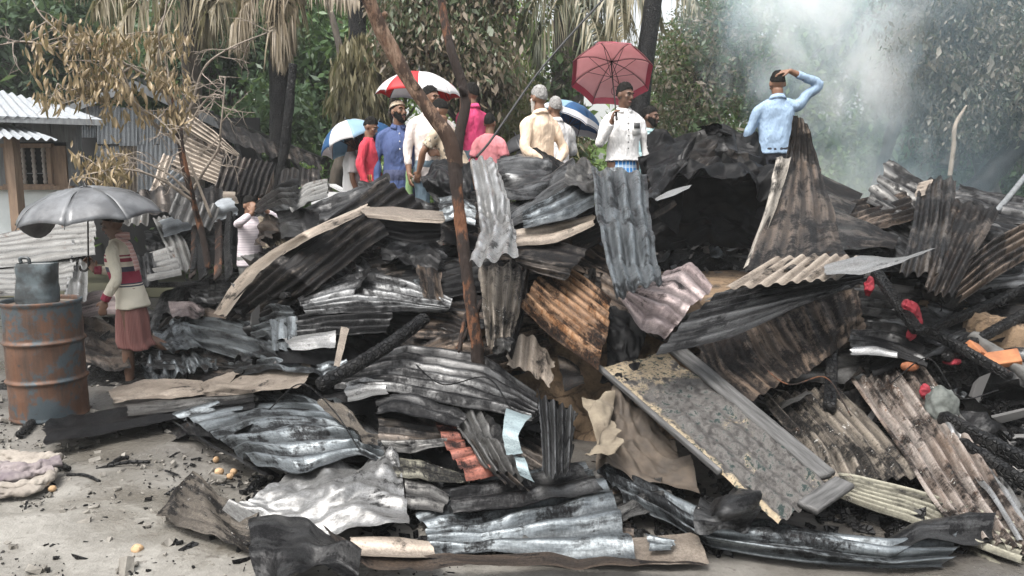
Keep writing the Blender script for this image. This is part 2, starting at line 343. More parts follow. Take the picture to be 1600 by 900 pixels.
_py = np.linspace(252, 940, 120)
_zc = np.array([at(900, p, np.interp(p, *_PC))[2] for p in _py]); _yc = np.interp(_py, *_PC)
_zl = np.array([at(300, p, np.interp(p, *_PL))[2] for p in _py]); _yl = np.interp(_py, *_PL)
def heap_z(x, y):
    px = 800+FPX*x/np.maximum(y, 0.5)
    c = np.minimum(np.interp(y, _yc[::-1], _zc[::-1])-0.20, 1.08)
    l = np.minimum(np.interp(y, _yl[::-1], _zl[::-1])-0.15, 0.62)
    t = np.clip((px-300)/190, 0, 1); t = t*t*(3-2*t)
    t = np.where(y > 6.5, np.clip((x+2.9)/0.8, 0, 1), t)
    z = l*(1-t)+c*t
    z = z-0.40*np.exp(-((x-0.75)/0.5)**2-((y-4.55)/0.55)**2)           # hollow in front of the plinth
    z = z-0.30*np.exp(-((x-0.55)/0.85)**4-((y-5.2)/0.42)**4)
    z = z-0.75*np.exp(-((x-1.75)/0.75)**4-((y-6.6)/0.95)**4)             # burnt-out room on the plinth
    front = np.interp(x, [-3.2, -2.4, -1.5, -0.5, 0.3, 1.0, 2.4, 4.0], [5.6, 4.9, 4.2, 3.6, 3.5, 3.7, 3.4, 3.3])
    z = np.where(y < front, np.minimum(z, -0.12), z-0.12*np.clip(1-(y-front)/0.5, 0, 1))
    z = np.where(y > 11, z-(y-11)*0.5, z)
    z = np.minimum(z, np.where(x < -3.0, 0.62-(-3.0-x)*0.42, 9))
    z = np.minimum(z, np.where(x > 6.5, 1.1-(x-6.5)*0.5, 9))
    return z
X, Y = np.meshgrid(np.linspace(-5.2, 8.5, 300), np.linspace(3.0, 13.5, 240))
Z = heap_z(X, Y)+0.05*fbm(X*2.2, Y*2.2, 0.3, 2)+0.035*np.abs(fbm(X*8, Y*8, 3.3, 3))
heap = MB().add(np.stack([X, Y, Z], -1), gridF(*X.shape)).build('rubble_heap', CHARFINE, origin=(0, 0, 0), smooth=False); tag(heap, None, kind='structure')
# soil under the trees
X, Y = np.meshgrid(np.linspace(-40, 40, 60), np.linspace(11.5, 60, 60))
Z = 0.012+np.clip((Y-11.5)/3, 0, 1)*0.35+0.15*fbm(X*0.3, Y*0.3, 2.0, 2)*np.clip((Y-11.5)/4, 0, 1)
so = MB().add(np.stack([X, Y, Z], -1), gridF(*X.shape)).build('terrain', soil_mat(), origin=(0, 0, 0)); tag(so, None, kind='structure')
# clay plinth of the burnt house: sloping eroded front, level top
u = np.linspace(-0.35, 4.6, 130); prof = [(4.78, -0.15), (4.84, 0.0), (5.0, 0.2), (5.2, 0.45), (5.42, 0.72), (5.5, 0.80), (5.62, 0.83), (6.2, 0.84), (7.0, 0.84), (8.4, 0.84), (9.5, 0.8), (9.6, 0.3)]
pp = cr1(prof, 70)
X = np.repeat(u[None], 70, 0); Y = np.repeat(pp[:, :1], len(u), 1)+0.10*fbm(X*1.1, pp[:, 1:]*1.5, 0.7, 3)+0.02*fbm(X*6, pp[:, 1:]*6, 1.7, 3); Z = np.repeat(pp[:, 1:], len(u), 1)+0.02*fbm(X*2, Y*2, 9.0, 3)
pl = MB().add(np.stack([X, Y, Z], -1), gridF(*X.shape)).build('clay_plinth', CLAY)
tag(pl, 'ochre mud plinth of the burnt house, showing between the fallen sheets', 'plinth')
# ------------------------------------------------------------------ roofing sheets
def facet(x, y, seed, rot):
    "piecewise flat noise: triangles meeting in creases"
    c, s_ = np.cos(rot), np.sin(rot); x, y = x*c-y*s_, x*s_+y*c
    x, y = x+0.5*y, y*0.866
    i, j = np.floor(x).astype(int), np.floor(y).astype(int); fx, fy = x-i, y-j
    H = lambda a, b: _perm[(_perm[(i+a+seed) & 255]+j+b) & 255]/127.5-1.0
    up = H(0, 0)*(1-fx)+H(1, 0)*(fx-fy)+H(1, 1)*fy
    lo = H(0, 0)*(1-fy)+H(0, 1)*(fy-fx)+H(1, 1)*fx
    return np.where(fx > fy, up, lo)
def sheet(label, rows, n=8, mat='steel', amp=0.012, cr=0.010, cs=2.6, folds=2, fh=0.035, rag=0.03, hole=0.0, axis='u', lift=0.0, abs_=False, seed=None, flat=0.32, name='roofing_sheet', cat='roofing sheet', curl=0.0, group=None):
    "sheet through a grid of photo points; n corrugations running along u (the point rows) or v"
    sd_ = seed if seed is not None else int(abs(rows[0][0][0])*7+abs(rows[0][0][1])*13+n)
    rg = np.random.default_rng(sd_)
    G = np.array([[(at(*p) if abs_ else hp(p, lift)) for p in r] for r in rows])
    Lu = np.linalg.norm(np.diff(G, axis=1), axis=2).sum(1).mean(); Lv = np.linalg.norm(np.diff(G, axis=0), axis=2).sum(0).mean()
    nu = int(np.clip(Lu/0.014, 14, 120)); nv = int(np.clip(Lv/0.014, 14, 120))
    if n and axis == 'u': nv = max(n*10, 20)
    if n and axis == 'v': nu = max(n*10, 20)
    uu, vv = np.meshgrid(np.linspace(0, 1, nu), np.linspace(0, 1, nv))
    o = rg.uniform(0, 50)
    if rag:                                                     # torn, uneven edges
        a = lambda t, k: rag*np.clip(0.5+0.9*fbm(t*4.0, o+k, 0.0, 4), 0, 2.5)
        v1 = np.linspace(0, 1, nv); u0, u1 = a(v1, 1), 1-a(v1, 5)
        uu = u0[:, None]+(u1-u0)[:, None]*uu
        u1_ = np.linspace(0, 1, nu); q0, q1 = a(u1_, 9)*0.6, 1-a(u1_, 13)*0.6
        vv = q0[None]+(q1-q0)[None]*vv
    def ev(u, v):
        def w(t, k):                                            # Catmull-Rom weights of each control point
            m = np.eye(k); s = cr1(m, 400)*.4+.6*np.stack([np.interp(np.linspace(0, k-1, 400), np.arange(k), r_) for r_ in m], 1); i = np.clip(t*399, 0, 398.999); j = i.astype(int); f = (i-j)[..., None]
            return s[j]*(1-f)+s[j+1]*f
        wu, wv = w(u, G.shape[1]), w(v, G.shape[0])
        return np.einsum('abr,abc,rcx->abx', wv, wu, G)
    P = ev(uu, vv)
    du = np.gradient(P, axis=1); dv = np.gradient(P, axis=0)
    N = np.cross(du, dv); N /= np.linalg.norm(N, axis=2)[..., None]+1e-9
    # smooth, outward (to the sky or the viewer)
    N = np.where((N @ np.array([0, -0.6, 0.8]))[..., None] < 0, -N, N)
    mu, mv = uu*Lu, vv*Lv
    h = np.zeros_like(uu)
    t_, l_ = (vv, uu) if axis == 'u' else (uu, vv)
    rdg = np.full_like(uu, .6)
    if n:
        ph = t_*n+0.06*pn(mu*1.3, mv*1.3, o+2)
        mod = np.clip(1-flat+flat*1.6*(0.55+pn(mu*2.2, mv*2.2, o+4)), 0.15, 1.3)
        ww = np.sin(2*np.pi*ph); ww = np.sign(ww)*np.abs(ww)**0.8
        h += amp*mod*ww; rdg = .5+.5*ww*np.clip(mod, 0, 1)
    # crumpling: dents, flat facets meeting in sharp creases
    cr = cr*(.75 if n else 1.35); fh = fh*(.5 if n else 1.0)
    h += cr*0.3*fbm(mu*cs*0.8, mv*cs*0.8, o+6, 2)
    wx, wy = mu+0.10*pn(mu*3, mv*3, o), mv+0.10*pn(mu*3, mv*3, o+31)
    wt = 0.35+1.1*np.clip(0.5+pn(mu*1.1, mv*1.1, o+9), 0, 1.2)
    h += cr*2.1*wt*facet(wx*cs*1.2, wy*cs*1.2, int(o*20), rg.uniform(0, 3))
    h += cr*1.05*wt*facet(wx*cs*3.1, wy*cs*3.1, int(o*20)+7, rg.uniform(0, 3))
    h += cr*0.3*wt*facet(wx*cs*7.5, wy*cs*7.5, int(o*20)+13, rg.uniform(0, 3))
    for k in range(folds):                                     # straight fold lines across the sheet
        a = rg.uniform(0, np.pi); c0 = rg.uniform(0.15, 0.85)*Lu*np.cos(a)+rg.uniform(0.15, 0.85)*Lv*np.sin(a)
        d = mu*np.cos(a)+mv*np.sin(a)-c0; wd = rg.uniform(0.06, 0.22)
        h += fh*rg.choice([-1, 1])*rg.uniform(0.4, 1)*np.maximum(0, 1-np.abs(d)/wd)
    P = P+N*h[..., None]
    F = gridF(nv, nu)
    if hole:
        cx = uu.ravel()[F].mean(1)*Lu; cy = vv.ravel()[F].mean(1)*Lv
        F = F[fbm(cx*6, cy*6, o+20, 3) < 1.0-hole]
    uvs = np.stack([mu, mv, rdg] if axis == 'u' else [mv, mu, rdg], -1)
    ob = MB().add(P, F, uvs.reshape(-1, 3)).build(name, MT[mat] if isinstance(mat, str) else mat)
    return tag(ob, label, cat, group)
sh = sheet
MT['lip'] = metal('smoked_tan_zinc', (0.42, 0.38, 0.33), (0.2, 0.18, 0.155), soot=0.4, rough=0.5, met=0.35, ash=0.1, rust=.15)
MT['mottle'] = metal('mottled_black_brown_zinc', (0.11, 0.082, 0.062), (0.035, 0.028, 0.023), soot=0.6, rough=0.45, met=0.35, rust=0.3, ash=0.30, ashcol=(.22, .175, .14))
# --- front edge of the heap
sh('crumpled bright silver sheet lying flat, widest of the front of the heap', [[(452,738),(540,722,.0),(622,707,.0)],[(395,782,-.05),(520,775,-.12),(634,770,-.06)],[(345,800),(470,835,-.03),(643,833,-.02)]], 0, 'silver', cr=.020, cs=4.5, folds=9, fh=.028, rag=.012, lift=.06)
sh('mottled grey-brown triangular flap folded up from the bright silver sheet', [[(300,730,.1),(340,770),(405,800,-.03)],[(243,803),(300,828),(385,858)]], 0, 'ashy', cr=.012, folds=2, rag=.02, lift=.05)
sh('dark grey folded corner of sheet standing upright at the front edge', [[(386,812),(432,803,.02),(480,803,-.02),(522,830,.03),(562,866,.05)],[(393,898),(432,905,-.05),(472,895),(522,892,.02),(562,890,.03)]], 0, 'dark', cr=.022, cs=2.4, folds=5, fh=.04, lift=.16, rag=.02)
sh('long brown strip of sheet edge curving along the very front', [[(500,822),(560,850),(690,872),(850,866),(1010,876),(1106,880)],[(520,845),(575,885),(700,893),(850,889),(1010,886),(1107,884)]], 0, 'brown', cr=.008, folds=2, rag=.02, lift=.12)
sh('cream rolled strip showing under the bright silver sheet', [[(545,838),(620,838,-.03),(668,846)],[(552,868),(630,872,-.02),(690,872)]], 1, 'tan', amp=.012, cr=.004, folds=0, rag=.02, lift=.13)
sh('large grey ridged sheet with torn end, lying across the front of the heap', [[(635,795,.1),(760,752,.1),(915,722,.15)],[(660,830),(800,805,-.02),(960,765)],[(665,862,-.02),(800,862,-.05),(1008,882,-.05)]], 6, 'steel', amp=.022, cr=.014, folds=3, fh=.03, rag=.04, lift=.05)
sh('dark ridge of sheet overlapping the top of the large grey ridged sheet', [[(700,770),(800,745),(905,722)],[(705,800),(820,790,-.04),(950,765)]], 2, 'dark', amp=.02, cr=.012, folds=2, lift=.13)
sh('flat cream end piece lying beside the torn grey ridged sheet', [[(960,845),(1030,838),(1088,832)],[(985,884),(1050,883),(1110,881)]], 0, 'tan', cr=.004, folds=1, fh=.015, rag=.02, lift=.04)
sh('small torn grey scrap on the flat cream end piece', [[(1005,838),(1060,850)],[(1015,866),(1050,862)]], 2, 'steel', amp=.008, rag=.12, lift=.09)
sh('long wet grey sheet running along the ground below the framed panel', [[(915,718,.1),(1000,748,.05),(1100,795),(1250,835),(1390,852,-.03),(1502,832,-.05)],[(945,745),(1030,785,-.05),(1110,830,-.06),(1260,852,-.08),(1390,868,-.08),(1500,858,-.06)],[(975,790),(1040,815),(1110,855),(1260,880),(1390,888),(1492,884)]], 3, 'steel', amp=.022, cr=.012, folds=3, fh=.03, rag=.03, lift=.03)
sh('curved black flap rising behind the end of the long wet grey sheet', [[(1385,842,.05),(1430,812,.0),(1490,808),(1557,800)],[(1390,872),(1450,846,-.06),(1510,848),(1554,838)]], 1, 'dark', amp=.015, cr=.012, folds=2, lift=.12)
sh('dark crumpled bundle of sheet like a crushed box in front of the framed panel', [[(1098,763,.05),(1140,768),(1178,775,.03)],[(1086,795,-.02),(1130,800,-.16),(1177,800,-.02)],[(1083,828),(1130,828,-.05),(1175,826)]], 0, 'greyd', cr=.03, cs=4, folds=8, fh=.05, lift=.22, rag=.01)
sh('brown mottled sheet lying beyond the end of the long wet grey sheet', [[(1480,805),(1560,850),(1640,900)],[(1390,868),(1480,890),(1540,930)]], 3, 'moss', amp=.015, lift=-.06)
# --- right front
sh('white-ridged rusty sheet sliding down towards the lower corner of the heap', [[(1328,594,.1),(1436,560,.1)],[(1395,690),(1522,680)],[(1450,775),(1590,790)],[(1490,830),(1660,880)]], 7, 'rust', amp=.017, cr=.004, folds=1, fh=.02, axis='v', lift=.06, rag=.01, flat=.15)
MT['whiterust'] = metal('white_rust_zinc', (0.34, 0.30, 0.27), (0.16, 0.115, 0.088), soot=0.48, rust=0.38, rough=0.42, met=0.45, ash=0.35, rustcol=(0.24, 0.13, 0.075), ashcol=(0.48, 0.46, 0.43))
next(o for o in COL.objects if str(o.get('label', '')).startswith('white-ridged rusty')).data.materials[0] = MT['whiterust']
sh('ash-strewn brown ridged sheet beside the framed panel, under a charred post', [[(1178,622,.1),(1310,600,.1)],[(1240,690),(1390,680)],[(1265,760),(1450,745)]], 9, 'ashy', amp=.015, cr=.006, axis='v', lift=.02, rag=.03, flat=.2)
sh('greenish pale ridged sheet lying under the lower end of the white-ridged sheet', [[(1232,718,.03),(1330,742),(1480,780),(1600,820)],[(1250,752),(1340,790),(1460,830),(1600,880)]], 7, 'moss', amp=.014, cr=.006, axis='u', lift=.04, rag=.02, flat=.2)
sh('long whitish strip of sheet along the edge of the white-ridged sheet', [[(1465,640),(1500,640)],[(1520,740,-.02),(1562,735)],[(1590,850),(1640,850)]], 2, 'silver', amp=.02, axis='v', cr=.012, lift=.06)
sh('big brown soot-streaked sheet hanging above the rusty ridged sheets', [[(1085,540,.1),(1200,490,.1),(1345,440,.15)],[(1100,580),(1230,540),(1352,480)],[(1165,632,-.1),(1260,580,-.05),(1352,515,.1)]], 11, 'brown', amp=.010, axis='v', cr=.012, lift=.15, rag=.03)
sh('tan ridged sheet lying on top of the black glossy sheet, mid-slope', [[(1210,402,.05),(1285,398,.05),(1350,404,.05)],[(1128,452),(1230,443),(1312,434)]], 8, 'tan', amp=.012, axis='v', cr=.005, folds=1, fh=.015, lift=.95, rag=.02, flat=.2)
sh('long black sheet with glossy ridges pointing down to the framed panel', [[(1120,458,.05),(1220,440,.05),(1348,425,.1)],[(1065,505),(1180,478),(1350,442,.1)],[(1018,557,-.05),(1140,528,-.05),(1290,458)]], 6, 'dark', amp=.013, cr=.004, folds=0, lift=.72, rag=.02, flat=.15)
sh('white tongue of bare metal sticking out over the charred post', [[(1285,418),(1350,402,-.05),(1405,400,-.06),(1463,389,-.08)],[(1288,432),(1345,434,-.05),(1400,421,-.06),(1440,402,-.08)]], 0, 'silver', cr=.006, folds=2, fh=.02, rag=.02, lift=1.0)
sh('tall pointed brown-black sheet standing against the smoke like a sail', [[(1240,178,.0),(1250,182,0),(1264,196,.0)],[(1226,250,-.1),(1252,250,-.1),(1282,258,-.05)],[(1192,335,-.3),(1250,338,-.3),(1308,340,-.3)],[(1160,425,-.6),(1240,425,-.6),(1328,405,-.5)]], 5, 'mottle', amp=.009, axis='v', cr=.012, cs=3.5, folds=2, lift=.3, rag=.03)
sh('pale bent lip along the side of the tall pointed sheet', [[(1212,246,-.1),(1236,246,-.05)],[(1196,325,-.15),(1216,318,-.1)],[(1162,420,-.3),(1176,415,-.25)]], 1, 'lip', amp=.02, axis='v', cr=.010, folds=1, lift=.55, rag=.03)
sh('dark flap hanging beside the tall pointed sheet in front of the smoke', [[(1272,265,.2),(1310,285,.2),(1350,302,.2)],[(1290,330),(1310,330),(1328,336)]], 2, 'darkbrown', amp=.012, lift=.0)
sh('low dark sheet curving down behind the tall pointed sheet', [[(1300,320),(1360,352),(1405,372)],[(1300,392,-.3),(1350,388,-.3),(1400,384,-.2)]], 2, 'darkbrown', amp=.012, lift=.05)
sh('dark ridged sheet standing upright at the edge of the smoke', [[(1434,282),(1465,276),(1496,280)],[(1425,350,-.1),(1458,345,-.1),(1490,350,-.1)],[(1403,432,-.3),(1440,432,-.3),(1482,430,-.3)]], 4, 'darkbrown', amp=.018, axis='v', cr=.008, folds=1, lift=.35, rag=.03)
sh('small tan curl of metal at the top of the dark upright ridged sheet', [[(1434,284),(1460,278)],[(1428,308),(1452,300)]], 1, 'tan', amp=.01, lift=.42, rag=.1)
sh('grey-brown ridged sheet leaning beside the dark upright sheet', [[(1490,310,.0),(1530,318),(1566,325)],[(1470,370,-.1),(1505,372,-.1),(1535,380,-.1)],[(1442,455,-.4),(1465,462,-.4),(1490,462,-.4)]], 4, 'mottle', amp=.02, axis='v', cr=.008, folds=1, lift=.4)
sh('dark ridged sheet with pale ridges fanning out beyond the frame edge', [[(1475,440,-.1),(1550,375,.1),(1640,330,.3)],[(1500,472,-.1),(1570,425,.1),(1650,375,.3)]], 5, 'brown', amp=.026, cr=.008, folds=1, lift=.5)
sh('wet greenish-black sheet with a bright bent lip beside the charred post', [[(1335,505,.1),(1400,500,.1),(1445,530,.1)],[(1325,530),(1385,532),(1448,560)],[(1330,552,-.06),(1390,552,-.06),(1450,572,-.05)]], 5, 'dark', amp=.018, cr=.012, folds=2, lift=.15)
sh('bright crinkled lip of metal under the wet greenish-black sheet', [[(1328,540),(1370,540),(1405,548)],[(1328,553),(1370,556),(1405,560)]], 1, 'silver', amp=.01, cr=.01, lift=.24, rag=.06)
# --- middle
sh('bright silver crinkled sheet hanging over the crest next to the forked tree', [[(732,246,-.1),(755,242,-.15),(776,250,-.1)],[(742,300,-.35),(770,300,-.4),(795,310,-.35)],[(750,360,-.6),(780,360,-.65),(806,370,-.6)],[(732,415,-.85),(765,412,-.9),(812,402,-.85)]], 3, 'silver', amp=.022, axis='v', cr=.02, cs=4, folds=4, fh=.03, lift=.5, rag=.03)
sh('brown-black burnt sheet hanging below the bright silver crinkled sheet', [[(745,412,-.2),(790,410,-.2),(825,418,-.1)],[(752,480,-.2),(785,480,-.25),(815,480,-.2)],[(760,548,-.15),(780,545,-.15),(800,540,-.1)]], 4, 'ashy', amp=.02, axis='v', cr=.02, cs=4, folds=3, lift=.35, rag=.06)
sh('dark narrow sheet wedged behind the brown-black hanging sheet', [[(795,405),(830,412)],[(795,480),(818,500)],[(785,550),(800,560)]], 2, 'darkbrown', amp=.02, axis='v', lift=.22)
sh('crumpled grey end of sheet below the brown-black hanging sheet', [[(768,488),(800,495)],[(760,515,-.05),(802,515,-.08)],[(768,545),(795,550)]], 0, 'grey', cr=.03, cs=6, folds=5, lift=.55, rag=.08)
sh('steel-blue ridged sheet hanging down the middle of the heap', [[(922,258,-.2),(965,262,-.25),(1012,270,-.2)],[(930,330,-.45),(975,330,-.5),(1018,335,-.45)],[(945,400,-.65),(985,400,-.7),(1028,395,-.65)],[(962,466,-.75),(995,455,-.8),(1037,440,-.75)]], 4, 'steel', amp=.02, axis='v', cr=.018, cs=3.5, folds=4, fh=.03, lift=.55, rag=.03)
sh('pinkish-grey crumpled sheet under the tip of the steel-blue hanging sheet', [[(1040,425,.2),(1080,410,.25),(1118,450,.2)],[(990,450),(1040,455,-.05),(1085,480)],[(965,462),(1000,510,-.08),(1040,530)]], 6, 'pink', amp=.016, axis='u', cr=.024, cs=4.5, folds=4, lift=.4, rag=.05)
sh('orange-brown rusty ridged sheet in the middle of the heap', [[(868,405,.15),(912,432,.15),(957,468,.15)],[(838,432),(890,475),(950,520)],[(812,478,-.05),(868,532,-.05),(938,578,-.05)]], 9, 'rust', amp=.014, cr=.006, folds=1, fh=.015, lift=.24, rag=.03, hole=.03, flat=.2)
sh('dark rolled-up sheet with torn end above the orange rusty sheet', [[(802,378,.05),(870,378,.05),(925,392)],[(798,400,-.06),(850,408,-.12),(905,415,-.06)],[(812,415),(840,428),(885,440)]], 4, 'darkbrown', amp=.012, cr=.012, lift=.42, rag=.08)
sh('pale cream strip of sheet above the dark rolled-up sheet', [[(802,360),(860,350),(930,333)],[(806,386),(870,377),(930,352)]], 2, 'tan', amp=.01, cr=.006, folds=0, lift=.55, rag=.03)
sh('smooth dark grey sheet rising to the crest behind the cream strip', [[(785,330,.1),(840,285,.1),(895,245,.1)],[(800,352),(860,330,-.05),(930,300)]], 3, 'greyd', amp=.022, cr=.01, folds=1, lift=.55, rag=.03)
sh('grey sheet with bright ridges lying over the smooth dark grey sheet', [[(815,330),(870,300),(925,270)],[(815,355),(880,345,-.03),(930,325)]], 3, 'steel', amp=.018, cr=.012, folds=2, lift=.68)
sh('crumpled grey fold at the crest next to the steel-blue hanging sheet', [[(890,255),(915,250),(935,258)],[(880,290,-.1),(910,300,-.15),(940,295,-.1)]], 0, 'grey', cr=.03, cs=5, folds=4, lift=.7)
sh('grey crumpled sheet lying along the crest before the man with the pink umbrella', [[(910,262),(960,258),(1005,275)],[(920,300,-.1),(970,290,-.12),(1012,300,-.1)]], 0, 'steel', cr=.03, cs=5, folds=5, lift=.42)
sh('black bent sheets of plate at the crest right of the silver hanging sheet', [[(775,250),(815,240),(862,255)],[(780,280,-.1),(820,275,-.2),(865,270,-.1)],[(785,315,-.2),(825,310,-.25),(850,300,-.2)]], 3, 'greyd', amp=.016, cr=.028, cs=4.5, folds=5, fh=.05, lift=.35)
sh('dark crumpled sheet on the crest beneath the people in white', [[(780,245,.2),(830,238,.2),(880,262,.2)],[(775,262),(830,262,-.05),(890,280)]], 2, 'black', amp=.015, cr=.025, cs=5, folds=4, lift=.2)
sh('black crumpled plate against the forked tree trunk', [[(655,275,.2),(700,262,.2),(740,262,.2)],[(665,300),(700,300,-.1),(738,305)],[(690,322),(720,325),(742,325)]], 0, 'dark', cr=.03, cs=4.5, folds=5, fh=.05, lift=.3)
sh('grey torn sheet draped below the black crumpled plate by the trunk', [[(680,312),(715,308),(745,320)],[(690,345,-.05),(715,340,-.1),(745,350,-.05)]], 3, 'steel', amp=.014, cr=.02, cs=5, folds=3, lift=.45, rag=.08)
sh('black roof sheet arching over the burnt-out room', [[(1008,222,.3),(1060,205,.4),(1125,196,.4),(1180,210,.4),(1228,236,.4)],[(1008,262,-.1),(1070,250,-.1),(1130,246,-.1),(1185,255,-.1),(1226,270,0)],[(1012,300,-.35),(1080,290,-.4),(1140,285,-.4),(1190,290,-.4),(1224,300,-.2)]], 0, 'black', cr=.045, cs=2.2, folds=8, fh=.09, lift=-.1, rag=.04)
sh('brown-tinged black sheet lying on the arching black roof sheet', [[(1085,222,.2),(1130,212,.2),(1175,218,.2)],[(1062,262),(1120,255),(1200,262)],[(1045,285,-.1),(1100,282,-.1),(1180,290)]], 0, 'darkbrown', cr=.035, cs=2.6, folds=6, fh=.07, lift=.22, rag=.05)
sh('small ragged black scraps curling on top of the arching black roof sheet', [[(1085,198),(1120,192),(1150,200)],[(1090,215),(1120,212),(1155,216)]], 0, 'black', cr=.05, cs=7, folds=4, lift=.25, rag=.2)
sh('small grey patch of metal near the top of the arching black roof sheet', [[(1078,208),(1105,200)],[(1085,225),(1108,216)]], 0, 'grey', cr=.012, lift=.3, rag=.1)
sh('black sheet closing the side of the burnt-out room', [[(1010,285,-.3),(1012,300,-.3),(1015,330,-.3)],[(1060,270,.2),(1065,320,.2),(1060,370,.2)]], 0, 'black', cr=.02, lift=-.3)
sh('thin bright shard of metal poking out into the burnt-out room', [[(1020,312),(1050,297),(1082,287)],[(1024,316),(1055,306),(1078,293)]], 0, 'silver', cr=.004, folds=0, rag=.05, lift=.5)
# --- middle left
sh('big dark brown ridged sheet leaning up from the rubble to the crest', [[(340,492,-.1),(430,410,-.1),(520,335,-.1),(602,277,.0)],[(365,500,.1),(460,430,.1),(560,350,.1),(636,297,.1)],[(400,508,.2),(490,455,.2),(580,385,.2),(668,325,.25)]], 5, 'darkbrown', amp=.016, cr=.010, folds=1, lift=.35, rag=.02)
sh('long cream bent edge of the big dark brown leaning sheet', [[(330,492),(385,418),(470,365),(575,318)],[(352,496),(405,425),(485,373),(585,326)]], 1, 'tan', amp=.012, cr=.006, folds=0, rag=.02, lift=.62)
sh('cream rolled edge of sheet spanning from the leaning sheet to the tree', [[(560,320),(620,322),(694,330)],[(565,332,-.06),(625,336,-.07),(697,342,-.06)],[(575,340),(630,346),(692,349)]], 0, 'tan', cr=.006, folds=0, rag=.02, lift=.62)
sh('dark underside of sheet below the cream rolled edge', [[(590,340),(640,345),(690,348)],[(610,372,.2),(650,380,.2),(690,375,.2)]], 2, 'black', amp=.012, lift=.5)
sh('grey-green fan-shaped sheet spread out in front of the leaning dark sheet', [[(462,470,.15),(560,421,.2),(640,438,.15),(708,470,.1)],[(470,480),(560,460),(640,468),(704,480)],[(478,494,-.05),(560,487,-.1),(640,484,-.06),(697,486)]], 6, 'greyd', amp=.018, cr=.010, folds=2, lift=.18, rag=.02)
sh('dark ridged sheet under the grey-green fan-shaped sheet', [[(462,495),(540,480),(620,478)],[(462,525,-.05),(540,520,-.08),(605,520)]], 4, 'dark', amp=.018, cr=.012, folds=2, lift=.22)
sh('teal-grey ridged sheet poking out beneath the leaning dark sheet', [[(370,502,.1),(420,478,.1),(462,480,.1)],[(400,530),(435,520),(470,520)]], 4, 'steel', amp=.016, cr=.018, folds=3, lift=.2, rag=.06)
sh('small crumpled steel piece left of the white plate', [[(420,500),(462,490)],[(425,550),(460,545)]], 3, 'steel', amp=.016, axis='v', cr=.02, folds=3, lift=.3, rag=.1)
sh('flat whitish plate lying among dark sheets beside the charred log', [[(440,528),(485,521),(528,522)],[(455,548,-.04),(495,545,-.05),(524,546,-.04)]], 0, 'silver', cr=.008, folds=1, rag=.03, lift=.32)
sh('black sheet under the flat whitish plate', [[(400,550),(470,545),(530,545)],[(405,572,-.03),(470,570,-.05),(530,568)]], 1, 'black', cr=.015, lift=.2)
sh('narrow cream offcut standing on end by the charred log', [[(533,508),(546,512)],[(521,572),(530,576)]], 0, 'tan', cr=.004, folds=0, rag=.05, lift=.45)
sh('grey-white warped sheet curling below the standing cream offcut', [[(360,570),(430,558),(500,565),(545,560)],[(375,590,-.05),(440,575,-.1),(500,588,-.08),(540,580)]], 2, 'steel', amp=.014, cr=.016, folds=2, lift=.22)
sh('shiny twisted steel sheet behind the cream roll', [[(240,508,.1),(300,494,.15),(400,505,.1),(455,540,.05)],[(238,525),(300,520,-.05),(390,535,-.05),(440,560)],[(262,548,-.04),(320,545,-.1),(380,565,-.08),(425,575)]], 3, 'steel', amp=.02, cr=.022, folds=4, fh=.05, lift=.2, rag=.04)
sh('dark sheet showing beneath the shiny twisted steel sheet', [[(220,545),(320,555),(420,570)],[(230,575),(330,585),(430,590)]], 4, 'dark', amp=.016, lift=.06)
sh('silvery crushed ridged sheet near the feet of the old man', [[(215,575,.1),(270,552,.15),(335,545,.1)],[(228,600),(285,588,-.06),(345,582)]], 7, 'steel', amp=.02, axis='v', cr=.03, cs=5, folds=3, lift=.12, rag=.08)
sh('cream rolled sheet lying on the low dark sheet, shorter of two', [[(168,612),(230,592,-.02),(318,592)],[(172,622,-.07),(240,607,-.08),(322,604,-.07)],[(178,628),(250,622),(325,616)]], 0, 'tan', cr=.006, folds=1, rag=.02, lift=.2)
sh('cream rolled sheet with sooty end, longer of two, beside the charred log', [[(305,600),(380,575,-.03),(486,563)],[(318,612,-.08),(400,598,-.1),(492,580,-.07)],[(325,622),(400,616),(465,606)]], 0, 'tan', cr=.010, folds=2, rag=.03, lift=.22)
sh('long black sheet reaching out over the mud next to the oil drum', [[(68,655,.3),(190,640,.2),(310,615,.15),(410,600,.1)],[(62,672),(190,655,-.03),(310,636),(405,618)],[(66,694,-.02),(190,672,-.05),(310,650),(400,640)]], 2, 'black', amp=.015, cr=.014, folds=3, fh=.03, lift=.12, rag=.03)
sh('grey lip of sheet along the long black sheet', [[(190,632),(300,622),(400,607)],[(200,650,-.03),(310,640),(400,625)]], 1, 'grey', amp=.012, cr=.006, folds=1, lift=.2)
sh('large blue-grey ridged sheet sloping towards the mud, below the cream rolls', [[(262,648,.05),(380,618,.15),(470,616,.15),(590,690,.1)],[(330,685),(430,662,.02),(530,668),(600,705)],[(400,728,-.04),(470,738,-.06),(560,712,-.02),(600,722)]], 7, 'steel', amp=.02, cr=.014, folds=2, lift=.14, rag=.04)
sh('crumpled ashy end of the large blue-grey ridged sheet', [[(490,625),(540,640),(585,680)],[(530,660,-.04),(560,675,-.06),(595,705)]], 0, 'ashy', cr=.03, cs=6, folds=4, lift=.24, rag=.1)
sh('dark lower edge of sheet under the large blue-grey ridged sheet', [[(258,650),(330,700),(420,750)],[(268,656,.15),(345,706,.2),(440,740,.2)]], 1, 'dark', lift=.10)
sh('long dark ridged sheet arching from the charred log towards the plinth', [[(540,575,.05),(640,541,.1),(760,560,.1),(840,620,.05)],[(525,590),(630,575),(750,595),(842,645)],[(520,606,-.05),(620,612,-.06),(720,635,-.05),(838,658,-.03)]], 6, 'dark', amp=.022, cr=.008, folds=1, lift=.22, rag=.02)
